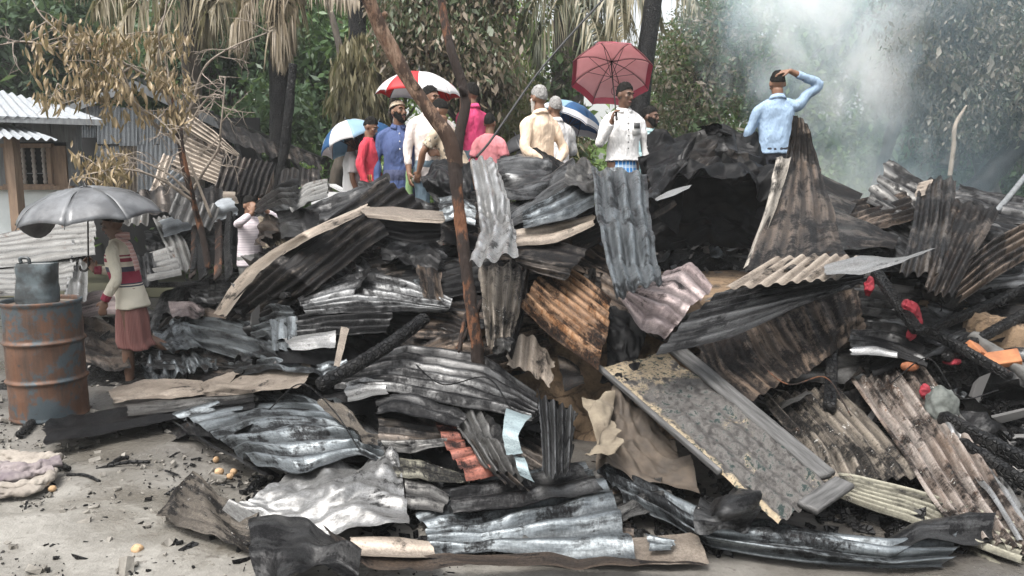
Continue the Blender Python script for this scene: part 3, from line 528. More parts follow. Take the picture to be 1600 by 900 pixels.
MT['greyd_'] = metal('dark_wet_zinc', (0.30, 0.31, 0.32), (0.10, 0.10, 0.105), soot=0.45, rough=0.3, met=0.9, ash=0.06)
sh('bright bent piece of metal at the foot of the charred log', [[(535,598),(570,585),(600,590)],[(540,622,-.04),(580,615,-.05),(610,615)]], 1, 'silver', cr=.014, folds=2, lift=.3, rag=.08)
sh('dark sheet with torn bright edge below the long arching sheet', [[(580,622),(640,620),(700,640),(735,650)],[(585,650,-.05),(640,655,-.06),(690,668,-.04),(720,672)]], 2, 'dark', amp=.015, cr=.018, folds=2, lift=.22, rag=.07)
sh('dark brown ridged sheet stacked beneath the torn bright edge', [[(590,655),(640,660),(700,668)],[(590,690,-.04),(640,695,-.05),(695,690)]], 3, 'darkbrown', amp=.014, lift=.12)
sh('grey ridged sheet with a curled end above the bright silver sheet', [[(595,690),(650,688),(700,690)],[(600,708),(650,706),(705,700)]], 2, 'grey', amp=.012, cr=.012, lift=.16)
sh('olive-stained dark sheet in the gap above the front ridged sheet', [[(600,712),(660,718),(740,740)],[(610,740,-.03),(670,748,-.05),(735,752)]], 2, 'moss', amp=.012, lift=.1)
sh('dull striped sheet lying in the hollow right of the bright silver sheet', [[(630,745),(670,750),(705,775)],[(635,785),(665,790),(690,795)]], 2, 'grey', amp=.012, lift=.1)
sh('dark sheet deep in the hollow below the red-edged sheet', [[(690,745),(760,750),(830,745)],[(690,775),(760,775),(840,755)]], 2, 'black', lift=.02)
sh('sheet with red-oxide ridged edge like roof tiles', [[(678,660,.05),(712,664,.05)],[(700,705),(732,700)],[(730,748,-.03),(780,742,-.03)]], 6, 'redrust', amp=.014, cr=.008, folds=0, axis='u', lift=.2, rag=.05)
sh('crumpled steel sheet folded beside the red-oxide ridged edge', [[(690,632,.1),(735,635,.1),(765,650,.1)],[(715,672),(758,672,-.04),(795,690)],[(760,735,-.04),(795,735,-.08),(838,752,-.04)]], 5, 'grey', amp=.018, axis='v', cr=.02, cs=4, folds=3, lift=.26, rag=.04)
sh('rusty dark flap joining the red-oxide edge to the crumpled steel sheet', [[(735,690),(770,700)],[(760,735),(800,745)],[(790,760),(830,768)]], 3, 'darkbrown', amp=.012, axis='v', lift=.24)
sh('small pale teal piece of metal hanging before the dark ribbed bundle', [[(788,643),(832,655)],[(785,680,-.04),(812,685,-.05)],[(790,710),(818,712)]], 1, 'teal', cr=.014, folds=2, lift=.42, rag=.06)
sh('thin teal strip curling under the small pale teal piece', [[(800,708),(818,712)],[(812,740),(836,752)]], 1, 'teal', cr=.012, lift=.38, rag=.06)
sh('dark ribbed bundle of sheet standing on end before the clay plinth', [[(836,605),(868,628),(902,635)],[(843,670,-.04),(870,675,-.06),(898,680,-.04)],[(846,742,-.05),(870,745,-.06),(896,735,-.05)]], 5, MT['greyd'], amp=.022, axis='v', cr=.014, folds=2, lift=.32, rag=.08)
sh('tan ridged fragment lying on the clay beside the orange rusty sheet', [[(790,535),(830,525),(868,565)],[(790,575),(825,580),(862,612)]], 4, 'tan', amp=.014, axis='v', cr=.01, lift=.1, rag=.06)
sh('small rusty sheets fanned beneath the burnt hanging sheet', [[(640,545),(700,520),(745,515)],[(650,565),(710,550),(760,560)]], 2, 'brown', lift=.06)
sh('rusty brown sheet in the dark gap beside the tree trunk', [[(650,480),(700,485),(730,500)],[(640,530),(690,530),(725,540)]], 3, 'brown', amp=.012, lift=.02)
sh('torn brown sheet hanging in the dark under the cream rolled edge', [[(648,415),(690,420)],[(655,450),(695,465)],[(660,470),(700,490)]], 2, 'brown', axis='v', lift=.1, rag=.1)
sh('grey crumpled sheet glinting in the dark hollow under the cream rolled edge', [[(600,375),(650,368),(695,385)],[(590,415),(640,410),(690,425)]], 0, 'dark', cr=.04, cs=6, folds=5, lift=.1, rag=.1)
# --- left, behind the drum
sh('grey ridged sheet leaning on its long side behind the jerrycan', [[(-30,372),(70,352),(150,345)],[(-30,392,-.1),(70,378,-.1),(150,370,-.1)],[(-30,420,-.3),(70,408,-.3),(148,398,-.3)]], 6, 'dullzinc', amp=.022, cr=.010, folds=1, lift=.8, rag=.02)
sh('pale flat-ridged sheet below the grey leaning sheet, beside the jerrycan', [[(-30,415),(60,412),(125,398)],[(-30,462,-.2),(50,462,-.2),(105,452,-.2)]], 6, 'dullzinc', amp=.012, cr=.008, lift=1.0, rag=.03)
sh('narrow silver sheet standing on end between jerrycan and old man', [[(112,375),(136,380)],[(108,420,-.1),(138,425,-.1)],[(98,470,-.2),(136,470,-.2)]], 2, 'silver', amp=.02, axis='v', cr=.02, folds=2, lift=.9, rag=.05)
sh('bright ridged sheet lying flat just behind the old man', [[(226,398),(272,385)],[(230,440,-.2),(284,428,-.2)]], 5, 'dullzinc', amp=.02, cr=.006, folds=0, lift=.5)
sh('pale narrow sheet leaning beyond the bright ridged sheet', [[(238,342),(262,336)],[(258,385,-.1),(290,375,-.1)],[(270,430,-.2),(305,420,-.2)]], 3, 'dullzinc', amp=.018, axis='v', cr=.010, lift=.4)
sh('teal-grey rolled sheet lying high behind the old man', [[(245,345),(300,325),(368,308)],[(252,358,-.1),(305,342,-.15),(370,322,-.1)],[(255,372),(310,356),(368,335)]], 1, 'zincwall', amp=.03, cr=.012, folds=2, lift=.5)
sh('black bent sheets beneath the teal-grey rolled sheet', [[(225,365),(290,355),(360,345)],[(230,395),(290,392),(360,385)]], 2, 'dark', cr=.03, folds=4, lift=.3)
sh('cream-topped flat sheet at the top of the leftmost rubble', [[(285,330),(330,300),(370,300)],[(300,350),(335,322),(372,318)]], 1, 'tan', cr=.01, lift=.6)
sh('dark ridged sheets stacked beside the child', [[(300,440),(360,425),(430,430)],[(290,475),(360,470),(420,465)]], 5, 'dark', amp=.016, cr=.015, lift=.1)
sh('dark slope of sheet leaning near the old man', [[(250,460),(290,440),(320,440)],[(225,520),(265,515),(300,505)]], 3, 'dark', axis='v', lift=.1)
sh('rust-brown sheet lying low behind the old man', [[(255,500),(300,478),(360,490)],[(235,530),(290,515),(350,515)]], 1, 'brown', lift=.12, cr=.02)
sh('pale crumpled sheet in the low rubble between old man and child', [[(262,478),(300,470),(322,485)],[(270,500),(300,498),(320,500)]], 0, 'pink', cr=.02, lift=.3)
sh('dark ridged sheet tipped up near the fallen house', [[(402,318),(440,290),(470,280)],[(400,335,-.2),(440,318,-.2),(462,322,-.2)]], 4, 'dark', amp=.022, lift=.8)
sh('light ridged sheet on the rubble near the fallen house', [[(448,318),(478,290),(515,285)],[(455,330,-.2),(485,312,-.2),(512,300,-.2)]], 5, 'dullzinc', amp=.022, lift=.7, rag=.05)
sh('dull dark sheet between child and leaning sheet', [[(430,330),(470,325),(500,335)],[(440,375),(475,370),(500,365)]], 2, 'dark', cr=.025, folds=3, lift=.6)
sh('brown bent sheet in the rubble left of the big leaning sheet', [[(405,345),(430,338),(445,350)],[(400,385),(425,385),(440,380)]], 0, 'brown', cr=.03, folds=3, lift=.3)
sh('dark sheet on the ground behind the oil drum', [[(130,500),(150,495),(200,520)],[(130,565),(160,570),(205,570)]], 0, 'brown', cr=.02, lift=.1)
sh('old pale sheet lying flat behind oil drum and old man', [[(95,470),(150,455),(200,452)],[(110,500),(160,492),(210,490)]], 2, 'pink', amp=.01, cr=.012, lift=.15)

sheet('black burnt sheets closing the back of the burnt-out room', [[(1000, 240, 7.45), (1090, 225, 7.6), (1200, 238, 7.6)], [(1000, 330, 7.3), (1100, 320, 7.5), (1210, 320, 7.5)], [(1000, 400, 7.2), (1100, 385, 7.3), (1220, 395, 7.3)]], 0, 'black', abs_=True, cr=.05, cs=3, folds=4)  # black sheet added so the depth of the room reads as dark

CUT = re.compile(r",| (?:lying|hanging|standing|under|behind|beside|in the|at the|with|next|across|along|above|below|of the|showing|sloping|leaning|running|rising|against|poking|sticking|spread|draped|curling|curving|beneath|by the|between|over|right of|left of|like|on the|pointing|arching|before|reaching|near|from|stacked|folded|wedged|fanned|tucked|spanning|joining|tipped|fanning|sliding|beyond|closing|peering|deep|glinting) ")
MAIN = []
for o in list(COL.objects):
    if o.get('category') == 'roofing sheet': MAIN.append((np.array(o.location), CUT.split(o['label'])[0]))
sh('glossy black burnt plastic sheet slumped on the clay below the pinkish-grey sheet', [[(945,478,.1),(985,492,.1),(1010,525,.1)],[(948,540),(975,550,-.03),(1000,575)],[(935,585),(955,600),(975,612)]], 0, 'black', cr=.03, cs=5, folds=4, lift=.12, rag=.04)
sh('charred black scrap of sheet stuck on the clay below the orange rusty sheet', [[(868,560,.1),(905,575,.1)],[(880,610,.05),(915,600,.05)]], 2, 'darkbrown', amp=.012, cr=.02, lift=.06, rag=.08)
sh('jagged folded black sheet at the corner of the burnt-out room, beside the steel-blue sheet', [[(1010,268,.1),(1045,238,.1),(1092,208,.1)],[(1010,288),(1045,268,-.08),(1084,236)],[(1012,312,-.05),(1036,296,-.1),(1070,262,-.05)]], 0, 'dark', cr=.03, cs=2.5, folds=5, fh=.06, lift=.42, rag=.05)
sh('jagged black flap standing up on the ridge in front of the man in pale blue', [[(1110,214,.1),(1150,196,.1),(1185,216,.1)],[(1118,240),(1155,228,-.08),(1205,240)]], 0, 'dark', cr=.03, cs=3, folds=4, fh=.06, lift=.3, rag=.12)
rgf = np.random.default_rng(42); kf = 0; used = set()
TONE = {'dark': 'sooty dark grey', 'greyd': 'wet grey', 'darkbrown': 'dark brown', 'black': 'charred black', 'brown': 'brown', 'grey': 'ashy grey', 'mottle': 'mottled brown-black'}
for gy_ in np.linspace(345, 830, 9):
    for gx_ in np.linspace(360, 1560, 11):
        cx, cy = gx_+rgf.uniform(-45, 45), gy_+rgf.uniform(-25, 25)
        if (760 < cx < 1130 and 470 < cy < 770) or (990 < cx < 1240 and cy < 470) or cy > 800 or (cx < 480 and (cy < 540 or cy > 690)) or (cx < 640 and cy > 690) or (cx > 1130 and cy > 560): continue
        a_ = rgf.uniform(-.5, .6); Lx, Ly = rgf.uniform(70, 125)*(.6+cy/900), rgf.uniform(24, 46)*(.6+cy/900); cu, su = math.cos(a_), math.sin(a_)
        q = lambda u, v: (cx+u*Lx*cu-v*Ly*su, cy+u*Lx*su+v*Ly*cu, -.10*v+rgf.normal()*.05)
        mt_ = ['dark', 'greyd', 'darkbrown', 'black', 'mottle', 'brown', 'grey'][kf % 7]; kf += 1; c3 = hp((cx, cy))
        for dd_, nm in sorted(((np.linalg.norm(c3-p), l) for p, l in MAIN), key=lambda t_: t_[0]):
            if (TONE[mt_], nm) not in used: used.add((TONE[mt_], nm)); break
        lab = f"{TONE[mt_]} sheet half buried beneath the {nm}"
        sheet(' '.join(lab.split()[:16]), [[q(-1, -1), q(0, -1), q(1, -1)], [q(-1, 0), q(0, -.0), q(1, 0)], [q(-1, 1), q(0, 1), q(1, 1)]], int(rgf.integers(4, 8)), mt_, amp=.018, cr=.014, cs=3, folds=3, rag=.06, lift=-.10+rgf.uniform(-.06, .05), seed=kf, group='sheets buried in the heap')
# ------------------------------------------------------------------ burnt timber, scrap, small things on the heap
def beam(label, p0, p1, wd, ht=None, mat=CHAR, name='charred_beam', cat='charred beam', noise=0.13, bend=0.02, ns=30, seg=20, sq=0.4, n=None, lift=0.0, abs_=False, up=None):
    a = np.array(at(*p0) if abs_ else hp(p0, lift)); b = np.array(at(*p1) if abs_ else hp(p1, lift))
    L = np.linalg.norm(b-a); n = n or int(max(8, L/0.015)); rg = np.random.default_rng(int(p0[0]+p0[1]))
    mid = (a+b)/2+rg.normal(size=3)*bend*L
    ht = ht or wd; pts = [a, mid, b]
    o = MB(); tube(o, cr1(pts, n), [(wd/2*f, ht/2*f) for f in np.concatenate([[0.75], np.ones(n-2), [0.6]])], seg, n, noise=noise, ns=ns, sq=sq, up=up)
    return tag(o.build(name, mat), label, cat)
beam('round charred log lying slantwise across the left middle of the heap', (498, 603, -.05), (666, 496, -.02), .085, lift=.42, sq=1.0, noise=.16, ns=45)
beam('charred square post leaning beside the red cloth', (1368, 425, .1), (1436, 520, .0), .085, .05, lift=.35)
beam('charred upright post standing behind the ash-strewn ridged sheet', (1303, 520, .0), (1296, 640, .0), .075, lift=.02)
beam('long charred pole reaching in from the edge over the dark rubble', (1640, 425, .2), (1450, 515, .1), .06, lift=.25)
beam('charred beam lying below the long charred pole', (1640, 470, .1), (1475, 560, .0), .06, lift=.16)
beam('thick charred beam running down past the orange bricks', (1425, 505, .0), (1580, 590, -.05), .06, lift=.18)
beam('charred beam deep in the corner below the bricks', (1470, 650, .0), (1620, 730, -.05), .075, lift=.06)
beam('charred pole with pale flakes under the corner beam', (1500, 690, .0), (1640, 780, .0), .06, lift=.06)
beam('sloping grey metal pole at the far edge by the trees', (1545, 345, .3), (1612, 262, .6), .05, lift=.2, mat=GREYWOOD, noise=.05, name='sloping_pole', cat='pole', sq=1.0)
beam('thin charred rafter lying behind the shiny twisted sheet', (225, 445, .1), (335, 440, .1), .055, lift=.45)
beam('charred rafter under the rubble beside the child', (330, 455, .1), (450, 462, .1), .05, lift=.25)
for i, (x0, y0, x1, y1, w, lab) in enumerate([(304, 338, 301, 432, .09, 'scorched plank standing leftmost in the burnt frame'), (322, 332, 318, 434, .11, 'scorched plank standing second in the burnt frame'), (341, 336, 340, 434, .10, 'scorched plank standing third in the burnt frame'), (359, 330, 358, 436, .09, 'scorched plank standing last in the burnt frame, nearest the child')]):
    beam(lab, (x0, y0, 0), (x1, y1, -.4), w, .03, mat=CHAR if i % 2 else BARK_RED, name='scorched_plank', cat='plank', lift=.5, up=(0, 1, 0))
beam('charred plank leaning over the standing scorched planks', (318, 335, 0), (300, 425, -.2), .05, lift=.75, name='scorched_plank', cat='plank')
beam('reddish stick leaning beside the forked tree trunk', (752, 470, .1), (713, 548, 0), .03, mat=BARK_RED, name='stick', cat='stick', lift=.1, sq=1)
beam('orange-brown split stake wedged at the foot of the forked tree', (728, 490, .1), (717, 550, 0), .025, mat=BARK_RED, name='stick', cat='stick', lift=.3, sq=1)
# framed panel: flaking board with a grey wooden frame
def panel_pt(u, v, d=0.0):
    A, B, C, D = [hp(p, l) for p, l in (((937, 575, .05), .2), ((1055, 543, .15), .2), ((1327, 772, -.05), .22), ((1238, 838, -.08), .22))]
    p = (A*(1-u)+B*u)*(1-v)+(D*(1-u)+C*u)*v
    n_ = np.cross(B-A, D-A); n_ /= np.linalg.norm(n_); n_ = -n_ if n_[2] < 0 else n_
    return p+n_*d
def peel_mat():
    t = NT('flaking_painted_board'); uv = t.coord('UV')
    n1 = t.noise(uv, 2.4, 8, 0.66, 0.5); n2 = t.noise(t.scale(uv, (1.5, .9, 1)), 15, 9, 0.75, 0.2); n3 = t.noise(uv, 60, 5, 0.65)
    c = t.mix(t.ramp(n2, 0.4, 0.6), (0.035, 0.032, 0.030), (0.165, 0.155, 0.145))
    su = t.new('SeparateXYZ'); t.put(su.inputs[0], t.new('TexCoord').outputs['UV']); ed = t.math('MAXIMUM', t.ramp(su.outputs[0], .0, .09, .13, 0), t.ramp(su.outputs[1], .0, .75, .10, -.015))
    c = t.mix(t.ramp(t.math('ADD', ed, t.math('ADD', t.math('MULTIPLY', n1, 0.45), t.math('MULTIPLY', n2, 0.55))), 0.545, 0.575), c, t.mix(n3, (0.40, 0.345, 0.255), (0.30, 0.22, 0.13)))
    c = t.mix(t.ramp(n2, 0.54, 0.58), c, (0.015, 0.028, 0.026))
    t.bump(t.math('ADD', n2, t.math('MULTIPLY', n3, 0.4)), 0.8, 0.02)
    return t.set(Base_Color=c, Roughness=t.ramp(n2, 0.35, 0.65, 0.3, 0.65), Metallic=0.3)
fp = thing('framed_panel', 'long burnt board with flaking paint and a grey wooden frame, sloping to the ground', 'panel', panel_pt(.5, 1))
u, v = np.meshgrid(np.linspace(0, .86, 70), np.linspace(0.0, .95, 190))
P = np.array([[panel_pt(a, b) for a in u[0]] for b in v[:, 0]])
nn = panel_pt(.5, .5, 1)-panel_pt(.5, .5)
hh = 0.018*facet(u*3+.15*pn(u*5, v*12), v*11, 3, .4)*np.clip(.5+1.5*pn(u*3, v*7, 3), 0, 1)+.009*facet(u*7, v*24, 9, 1.4)+0.004*fbm(u*9, v*26, 1.0, 3)+.015*np.sin(u*2*np.pi*5)*np.clip((v-.30)*2.5, 0, 1)
MB().add(P+nn*hh[..., None], gridF(*u.shape), np.stack([u*.55, v*2.1], -1).reshape(-1, 2)).build('board', peel_mat(), fp)
def fboard(a, b, w, name='frame_board', h=.03):
    m = MB(); n = 40; pts = [panel_pt(a[0]+(b[0]-a[0])*t, a[1]+(b[1]-a[1])*t, .012) for t in np.linspace(0, 1, n)]
    tube(m, pts, [(w/2, h/2)]*n, 12, n, noise=.06, ns=20, sq=.3, up=nn); m.build(name, ASHWOOD, fp)
fboard((.93, -.02), (.93, .915), .075); fboard((1.02, .0), (1.02, .915), .06)
fboard((.40, .965), (1.06, .965), .10); fboard((-.02, .0), (-.02, .72), .03)
# cloths, bricks, small things
def cloth(label, rows, mat, lift, cr=.04, name='cloth', cat='cloth', cs=6, hang=False):
    return sheet(label, rows, 0, mat, cr=cr, cs=cs, folds=5, fh=.03, rag=.015, lift=lift, name=name, cat=cat)
REDC = plain('red_quilted_cloth', (0.30, 0.018, 0.032), (0.13, 0.01, 0.018), 0.8, scale=14, bump=0.5)
def lump(label, c, r, mat, name, cat, k=16, amp=.25, ns=9, lift=.0, rot=None, abs_=None):
    m = MB(); ball(m, (0, 0, 0), r, rot, k); V = np.concatenate(m.V); V = V*(1+amp*fbm(V[:, 0]*ns+c[0], V[:, 1]*ns+c[1], V[:, 2]*ns, 3)-amp*.9*np.abs(pn(V[:, 0]*ns*1.7, V[:, 1]*ns*1.7+c[0], V[:, 2]*ns*1.7)))[:, None]; m.V = [V]
    o = m.build(name, mat, origin=(0, 0, 0)); o.location = abs_ if abs_ is not None else hp(c, lift); return tag(o, label, cat)
lump('bright red quilted cloth bundle beside the charred leaning post, largest of the red cloths', (1424, 487, .0), (.055, .055, .10), REDC, 'cloth_bundle', 'cloth', lift=.32, rot=rotm('Y', -35), amp=.3, ns=14)
lump('red cloth showing between the tan sheet and the charred leaning post', (1358, 447, .0), (.04, .04, .075), REDC, 'cloth_bundle', 'cloth', lift=.18, amp=.35, ns=14)
lump('red cloth scrap below the wet greenish-black sheet', (1424, 522, 0), (.03, .03, .05), REDC, 'cloth_bundle', 'cloth', lift=.24, amp=.35, ns=16)
lump('small red cloth near the top of the white-ridged rusty sheet', (1446, 612, 0), (.035, .03, .05), REDC, 'cloth_bundle', 'cloth', lift=.12, amp=.35, ns=16)
lump('red cloth strip curled by the bricks', (1488, 565, 0), (.05, .03, .025), REDC, 'cloth_bundle', 'cloth', lift=.1, amp=.4, ns=16)
ORC = plain('orange_cloth', (0.24, 0.08, 0.03), (0.1, 0.035, 0.015), 0.8, scale=10)
lump('orange cloth bundle tucked under the dark sheets above the white-ridged sheet', (1424, 572, 0), (.06, .04, .035), ORC, 'cloth_bundle', 'cloth', lift=.12, amp=.35, ns=12)
BRICK = plain('orange_fired_clay', (0.38, 0.15, 0.06), (0.2, 0.075, 0.032), 0.8, scale=9, bump=0.4)
def tile(label, c, size, rot, lift=.15):
    m = MB(); box(m, (0, 0, 0), size); o = m.build('brick', BRICK, origin=(0, 0, 0), smooth=False); o.location = hp(c, lift); o.rotation_euler = rot
    b = o.modifiers.new('bevel', 'BEVEL'); b.width = .008; b.segments = 2; return tag(o, label, 'brick')
tile('orange brick lying tilted, upper of the pair on the dark rubble', (1531, 549, 0), (.20, .12, .05), (R(35), R(20), R(30)))
tile('orange brick lying tilted, lower of the pair on the dark rubble', (1566, 561, 0), (.20, .11, .05), (R(40), R(-15), R(-25)), .2)
lump('pale ash-grey stone heap beside the small red cloth', (1470, 640, 0), (.10, .08, .14), plain('grey_green_ash', (.13, .14, .13), (.04, .045, .04), .9, scale=14, bump=.6), 'ash_heap', 'ash heap', lift=.06, amp=.18, ns=10)
# low mud wall at the far right edge with a pale top
cw = MB(); tube(cw, [hp((1500, 515, .1), .0), hp((1560, 530, .1)), hp((1680, 560, .2))], [(.10, .16)]*3, 12, 30, noise=.15, ns=8, sq=.5)
tag(cw.build('mud_wall', CLAY), 'ochre mud wall stub at the edge beyond the orange bricks', 'wall')
cw = MB(); tube(cw, [hp((1520, 525, -.1), .05), hp((1570, 560, -.1), .05), hp((1680, 640, -.1), .05)], [(.05, .035)]*3, 14, 60, noise=.4, ns=10, sq=.5)
tag(cw.build('concrete_kerb', plain('scorched_concrete', (.12, .117, .11), (.04, .039, .037), .85, scale=7, bump=.5)), 'pale scorched concrete ledge below the orange bricks', 'ledge')
TANC = plain('dusty_tan_cloth', (.19, .16, .115), (.10, .08, .058), .9, scale=8, bump=.4)
cloth('dusty tan cloth hanging down the face of the clay plinth', [[(908, 622), (935, 612), (962, 608)], [(925, 665, -.03), (945, 660, -.08), (960, 655)], [(918, 718), (932, 720, -.05), (945, 715)]], TANC, .22, cr=.03)
cloth('dark brown soaked cloth hanging in the hollow behind the framed panel', [[(955, 615), (1005, 640), (1055, 690)], [(940, 670, -.03), (1000, 690, -.06), (1075, 725)], [(930, 735), (1000, 748, -.04), (1098, 765)]], plain('hollow_shade_brown', (.085, .065, .048), (.04, .032, .025), .8, scale=8, bump=.5), .02, cr=.03)  # dark sheet stands in for the shade inside the hollow
DARKC = plain('soaked_dark_cloth', (.10, .09, .08), (.05, .045, .04), .6, scale=8, bump=.4)
cloth('dirty brown cloth bunched in the rubble near the child', [[(418, 345), (432, 340), (446, 350)], [(416, 390, -.05), (432, 386, -.1), (446, 390)]], TANC, .1)
# white box far behind, in front of the trees
m = MB(); box(m, (0, 0, .14), (.42, .3, .28)); mm, _ = along((0, 0, 0), (1, 0, 0)); box(m, (-.11, 0, .30), (.27, .34, .02), rotm('Y', -28)); box(m, (.11, 0, .30), (.27, .34, .02), rotm('Y', 28))
o = m.build('white_box', plain('white_box_paint', (.75, .76, .76), (.6, .6, .6), .5), origin=(0, 0, 0), smooth=False); o.location = at(521, 338, 8.6); tag(o, 'small white box with a gabled lid at the foot of the bystanders', 'box')
# things lying on the mud
SOIL = plain('potato_skin', (.45, .30, .17), (.30, .19, .10), .75, scale=25, bump=.3)
for (px, py, s, lab) in [(215, 864, 1.0, 'pale brown potato lying alone on the open mud'), (82, 768, .8, 'small potato beside the heap of rags'), (343, 742, 1.0, 'potato under the folded flap, palest of the row'), (360, 748, .8, 'potato under the folded flap, next to the palest one'), (365, 741, .8, 'potato under the folded flap, deepest in the shade'), (338, 722, .8, 'dark potato in the shade of the ridged sheet')]:
    g_ = on_ground(px, py)
    lump(lab, (px, py), (.027*s, .025*s, .024*s), SOIL, 'potato', 'potato', 6, .15, 30, abs_=g_+np.array([0, 0, .02*s]))
RAG = plain('dirty_mauve_rag', (.22, .19, .185), (.10, .08, .09), .9, scale=7, bump=.5)
RAG2 = plain('dirty_beige_rag', (.28, .25, .215), (.16, .14, .12), .9, scale=7, bump=.5)
def rag(label, pts, rad, mat, z=.04):
    m = MB(); P = [on_ground(a, b)+np.array([0, 0, z]) for a, b in pts]; tube(m, P, [(rad, rad*.38)]*len(P), 40, 140, noise=.55, ns=11); tube(m, [p+np.array([.03, .05, .02]) for p in P], [(rad*.6, rad*.4)]*len(P), 30, 120, noise=.6, ns=14)
    return tag(m.build('rag', mat), label, 'rag')
rag('dirty beige rag twisted along the front of the rag heap', [(-30, 782), (20, 780), (55, 772), (66, 758)], .055, RAG2)
rag('mauve-grey rag in the middle of the rag heap', [(-20, 757), (20, 762), (50, 755), (80, 748)], .075, RAG, .07)
rag('grey rag at the back of the rag heap', [(-30, 735), (10, 738), (50, 740), (75, 742)], .065, RAG2, .06)
for (a, b, w, lab) in [((50, 724), (108, 732), .035, 'burnt stick on the mud above the rag heap'), ((150, 733), (235, 722), .02, 'long burnt stick on the mud below the black sheet'), ((170, 728), (200, 715), .03, 'short burnt stick on the mud lying against the long one'), ((105, 742), (155, 752), .018, 'thin burnt stick half sunk in the mud'), ((30, 680), (50, 660), .05, 'charred lump of wood at the foot of the oil drum')]:
    p0, p1 = on_ground(*a, z=.02), on_ground(*b, z=.02); m = MB(); tube(m, cr1([p0, (p0+p1)/2+np.array([0, .02, .01]), p1], 16), [w/2]*16, 8, 16, noise=.4, ns=30)
    tag(m.build('burnt_stick', CHAR), lab, 'burnt stick')
# litter nobody could count
def scatter(name, n, area, size, mat, flat=.25, seed=1, dz=.0, heapz=True, long=1.0, dens=None):
    rg = np.random.default_rng(seed); m = MB()
    x = rg.uniform(area[0], area[1], n*3); y = rg.uniform(area[2], area[3], n*3)
    ok = pn(x*1.3, y*1.3, seed) > rg.uniform(-1.0, .5, n*3)
    if dens is not None: ok &= dens(x, y)
    x, y = x[ok][:n], y[ok][:n]; n = len(x)
    z = (heap_z(x, y) if heapz else np.zeros(n))
    if heapz:
        ok = z > .03; x, y, z = x[ok], y[ok], z[ok]; n = len(x)
    z = np.maximum(z, 0)+dz
    s = size*rg.lognormal(0, .5, n); q = rg.normal(size=(n, 3, 3)); 
    a = q[:, 0]*np.array([1, 1, .45]); a /= np.linalg.norm(a, axis=1)[:, None]; b = np.cross(a, q[:, 1]*np.array([.5, .5, 1])); b /= np.linalg.norm(b, axis=1)[:, None]; c = np.cross(a, b)
    C = np.stack([x, y, z+s*.25], -1)
    V = []
    for (i, j, k) in [(-1, -1, -1), (1, -.8, -1), (1, 1, -1), (-.9, 1, -1), (-1, -1, 1), (1, -1, .7), (.8, 1, 1), (-1, .7, 1)]:
        jit = rg.uniform(.6, 1.2, (n, 3))
        V.append(C+s[:, None]*(a*i*long*jit[:, :1]+b*j*.5*jit[:, 1:2]+c*k*flat*jit[:, 2:]))
    V = np.stack(V, 1); F = np.array([[0, 3, 2, 1], [4, 5, 6, 7], [0, 1, 5, 4], [1, 2, 6, 5], [2, 3, 7, 6], [3, 0, 4, 7]])
    F = (np.arange(n)[:, None, None]*8+F[None]).reshape(-1, 4)
    o = m.add(V.reshape(-1, 3), F).build(name, mat, origin=(0, 0, 0), smooth=False); return tag(o, None, kind='stuff')
scatter('charcoal_litter', 7000, (-4.5, 6.0, 3.3, 10.5), .035, CHAR, .35, 3)
scatter('black_rubble', 2600, (1.9, 4.2, 3.5, 6.0), .032, CHAR, .45, 23, .02)
scatter('ash_flakes', 5000, (-4.5, 6.0, 3.3, 10.5), .022, plain('grey_ash_flake', (.30, .28, .26), (.10, .095, .09), .9), .12, 4, .02)
scatter('splinters', 1500, (-4.0, 6.0, 3.4, 10.0), .03, ASHWOOD, .3, 8, .02, long=4.0)
scatter('front_litter', 1300, (-1.6, 4.2, 3.2, 4.2), .026, CHAR, .35, 6, 0, heapz=False)
scatter('mud_crumbs', 2600, (-4.2, -.2, 2.5, 6.2), .006, CHARFINE, .5, 5, 0, heapz=False)
scatter('mud_clods', 900, (-4.2, -.2, 2.5, 6.5), .016, plain('mud_clod', (.22, .205, .18), (.12, .11, .095), .8, scale=20), .45, 15, 0, heapz=False)
scatter('ground_splinters', 320, (-3.6, .2, 2.9, 5.8), .007, CHAR, .3, 17, .0, heapz=False, long=3.0)
# small bent scraps of burnt sheet filling the heap
def scrap(name, n, size, mat, seed, area=(-4.2, 5.5, 3.6, 9.5), dz=.05, keep=None):
    rg = np.random.default_rng(seed); m = MB(); k = 9
    for i in range(n):
        x, y = rg.uniform(area[0], area[1]), rg.uniform(area[2], area[3])
        if keep and not keep(x, y): continue
        z = float(heap_z(np.array(x), np.array(y)))
        if z < .04: continue
        a, b = size*rg.uniform(.5, 1.5), size*rg.uniform(.4, .9)
        u, v = np.meshgrid(np.linspace(-1, 1, k+6), np.linspace(-1, 1, k)); o = rg.uniform(0, 90)
        h = .10*b*np.sin(v*rg.integers(4, 12)+o)*(rg.random() < .7)+.35*b*facet(u*1.2+o, v*1.2, int(o), o)+.2*b*facet(u*3+o, v*3, int(o)+4, o)+rg.uniform(-.3, .3)*a*u*u
        e = 1+.25*fbm(u*1.5+o, v*1.5, o, 2)
        P = np.stack([u*a*e, v*b*e, h], -1).reshape(-1, 3)
        rot = np.array(Matrix.Rotation(rg.uniform(0, 6.28), 3, 'Z') @ Matrix.Rotation(rg.normal()*.45+.35, 3, 'X') @ Matrix.Rotation(rg.normal()*.45, 3, 'Y'))
        m.add(P @ rot.T+np.array([x, y, z+dz+rg.uniform(0, .08)]), gridF(k, k+6), (np.stack([u*a, v*b], -1)+o).reshape(-1, 2))
    tag(m.build(name, mat, origin=(0, 0, 0)), None, kind='stuff')
hollow = lambda x, y: not (.3 < x < 1.5 and 3.8 < y < 5.4) and not (1.0 < x < 2.6 and 5.0 < y < 7.6)
scrap('dark_sheet_scrap', 200, .20, MT['dark'], 11, keep=hollow)
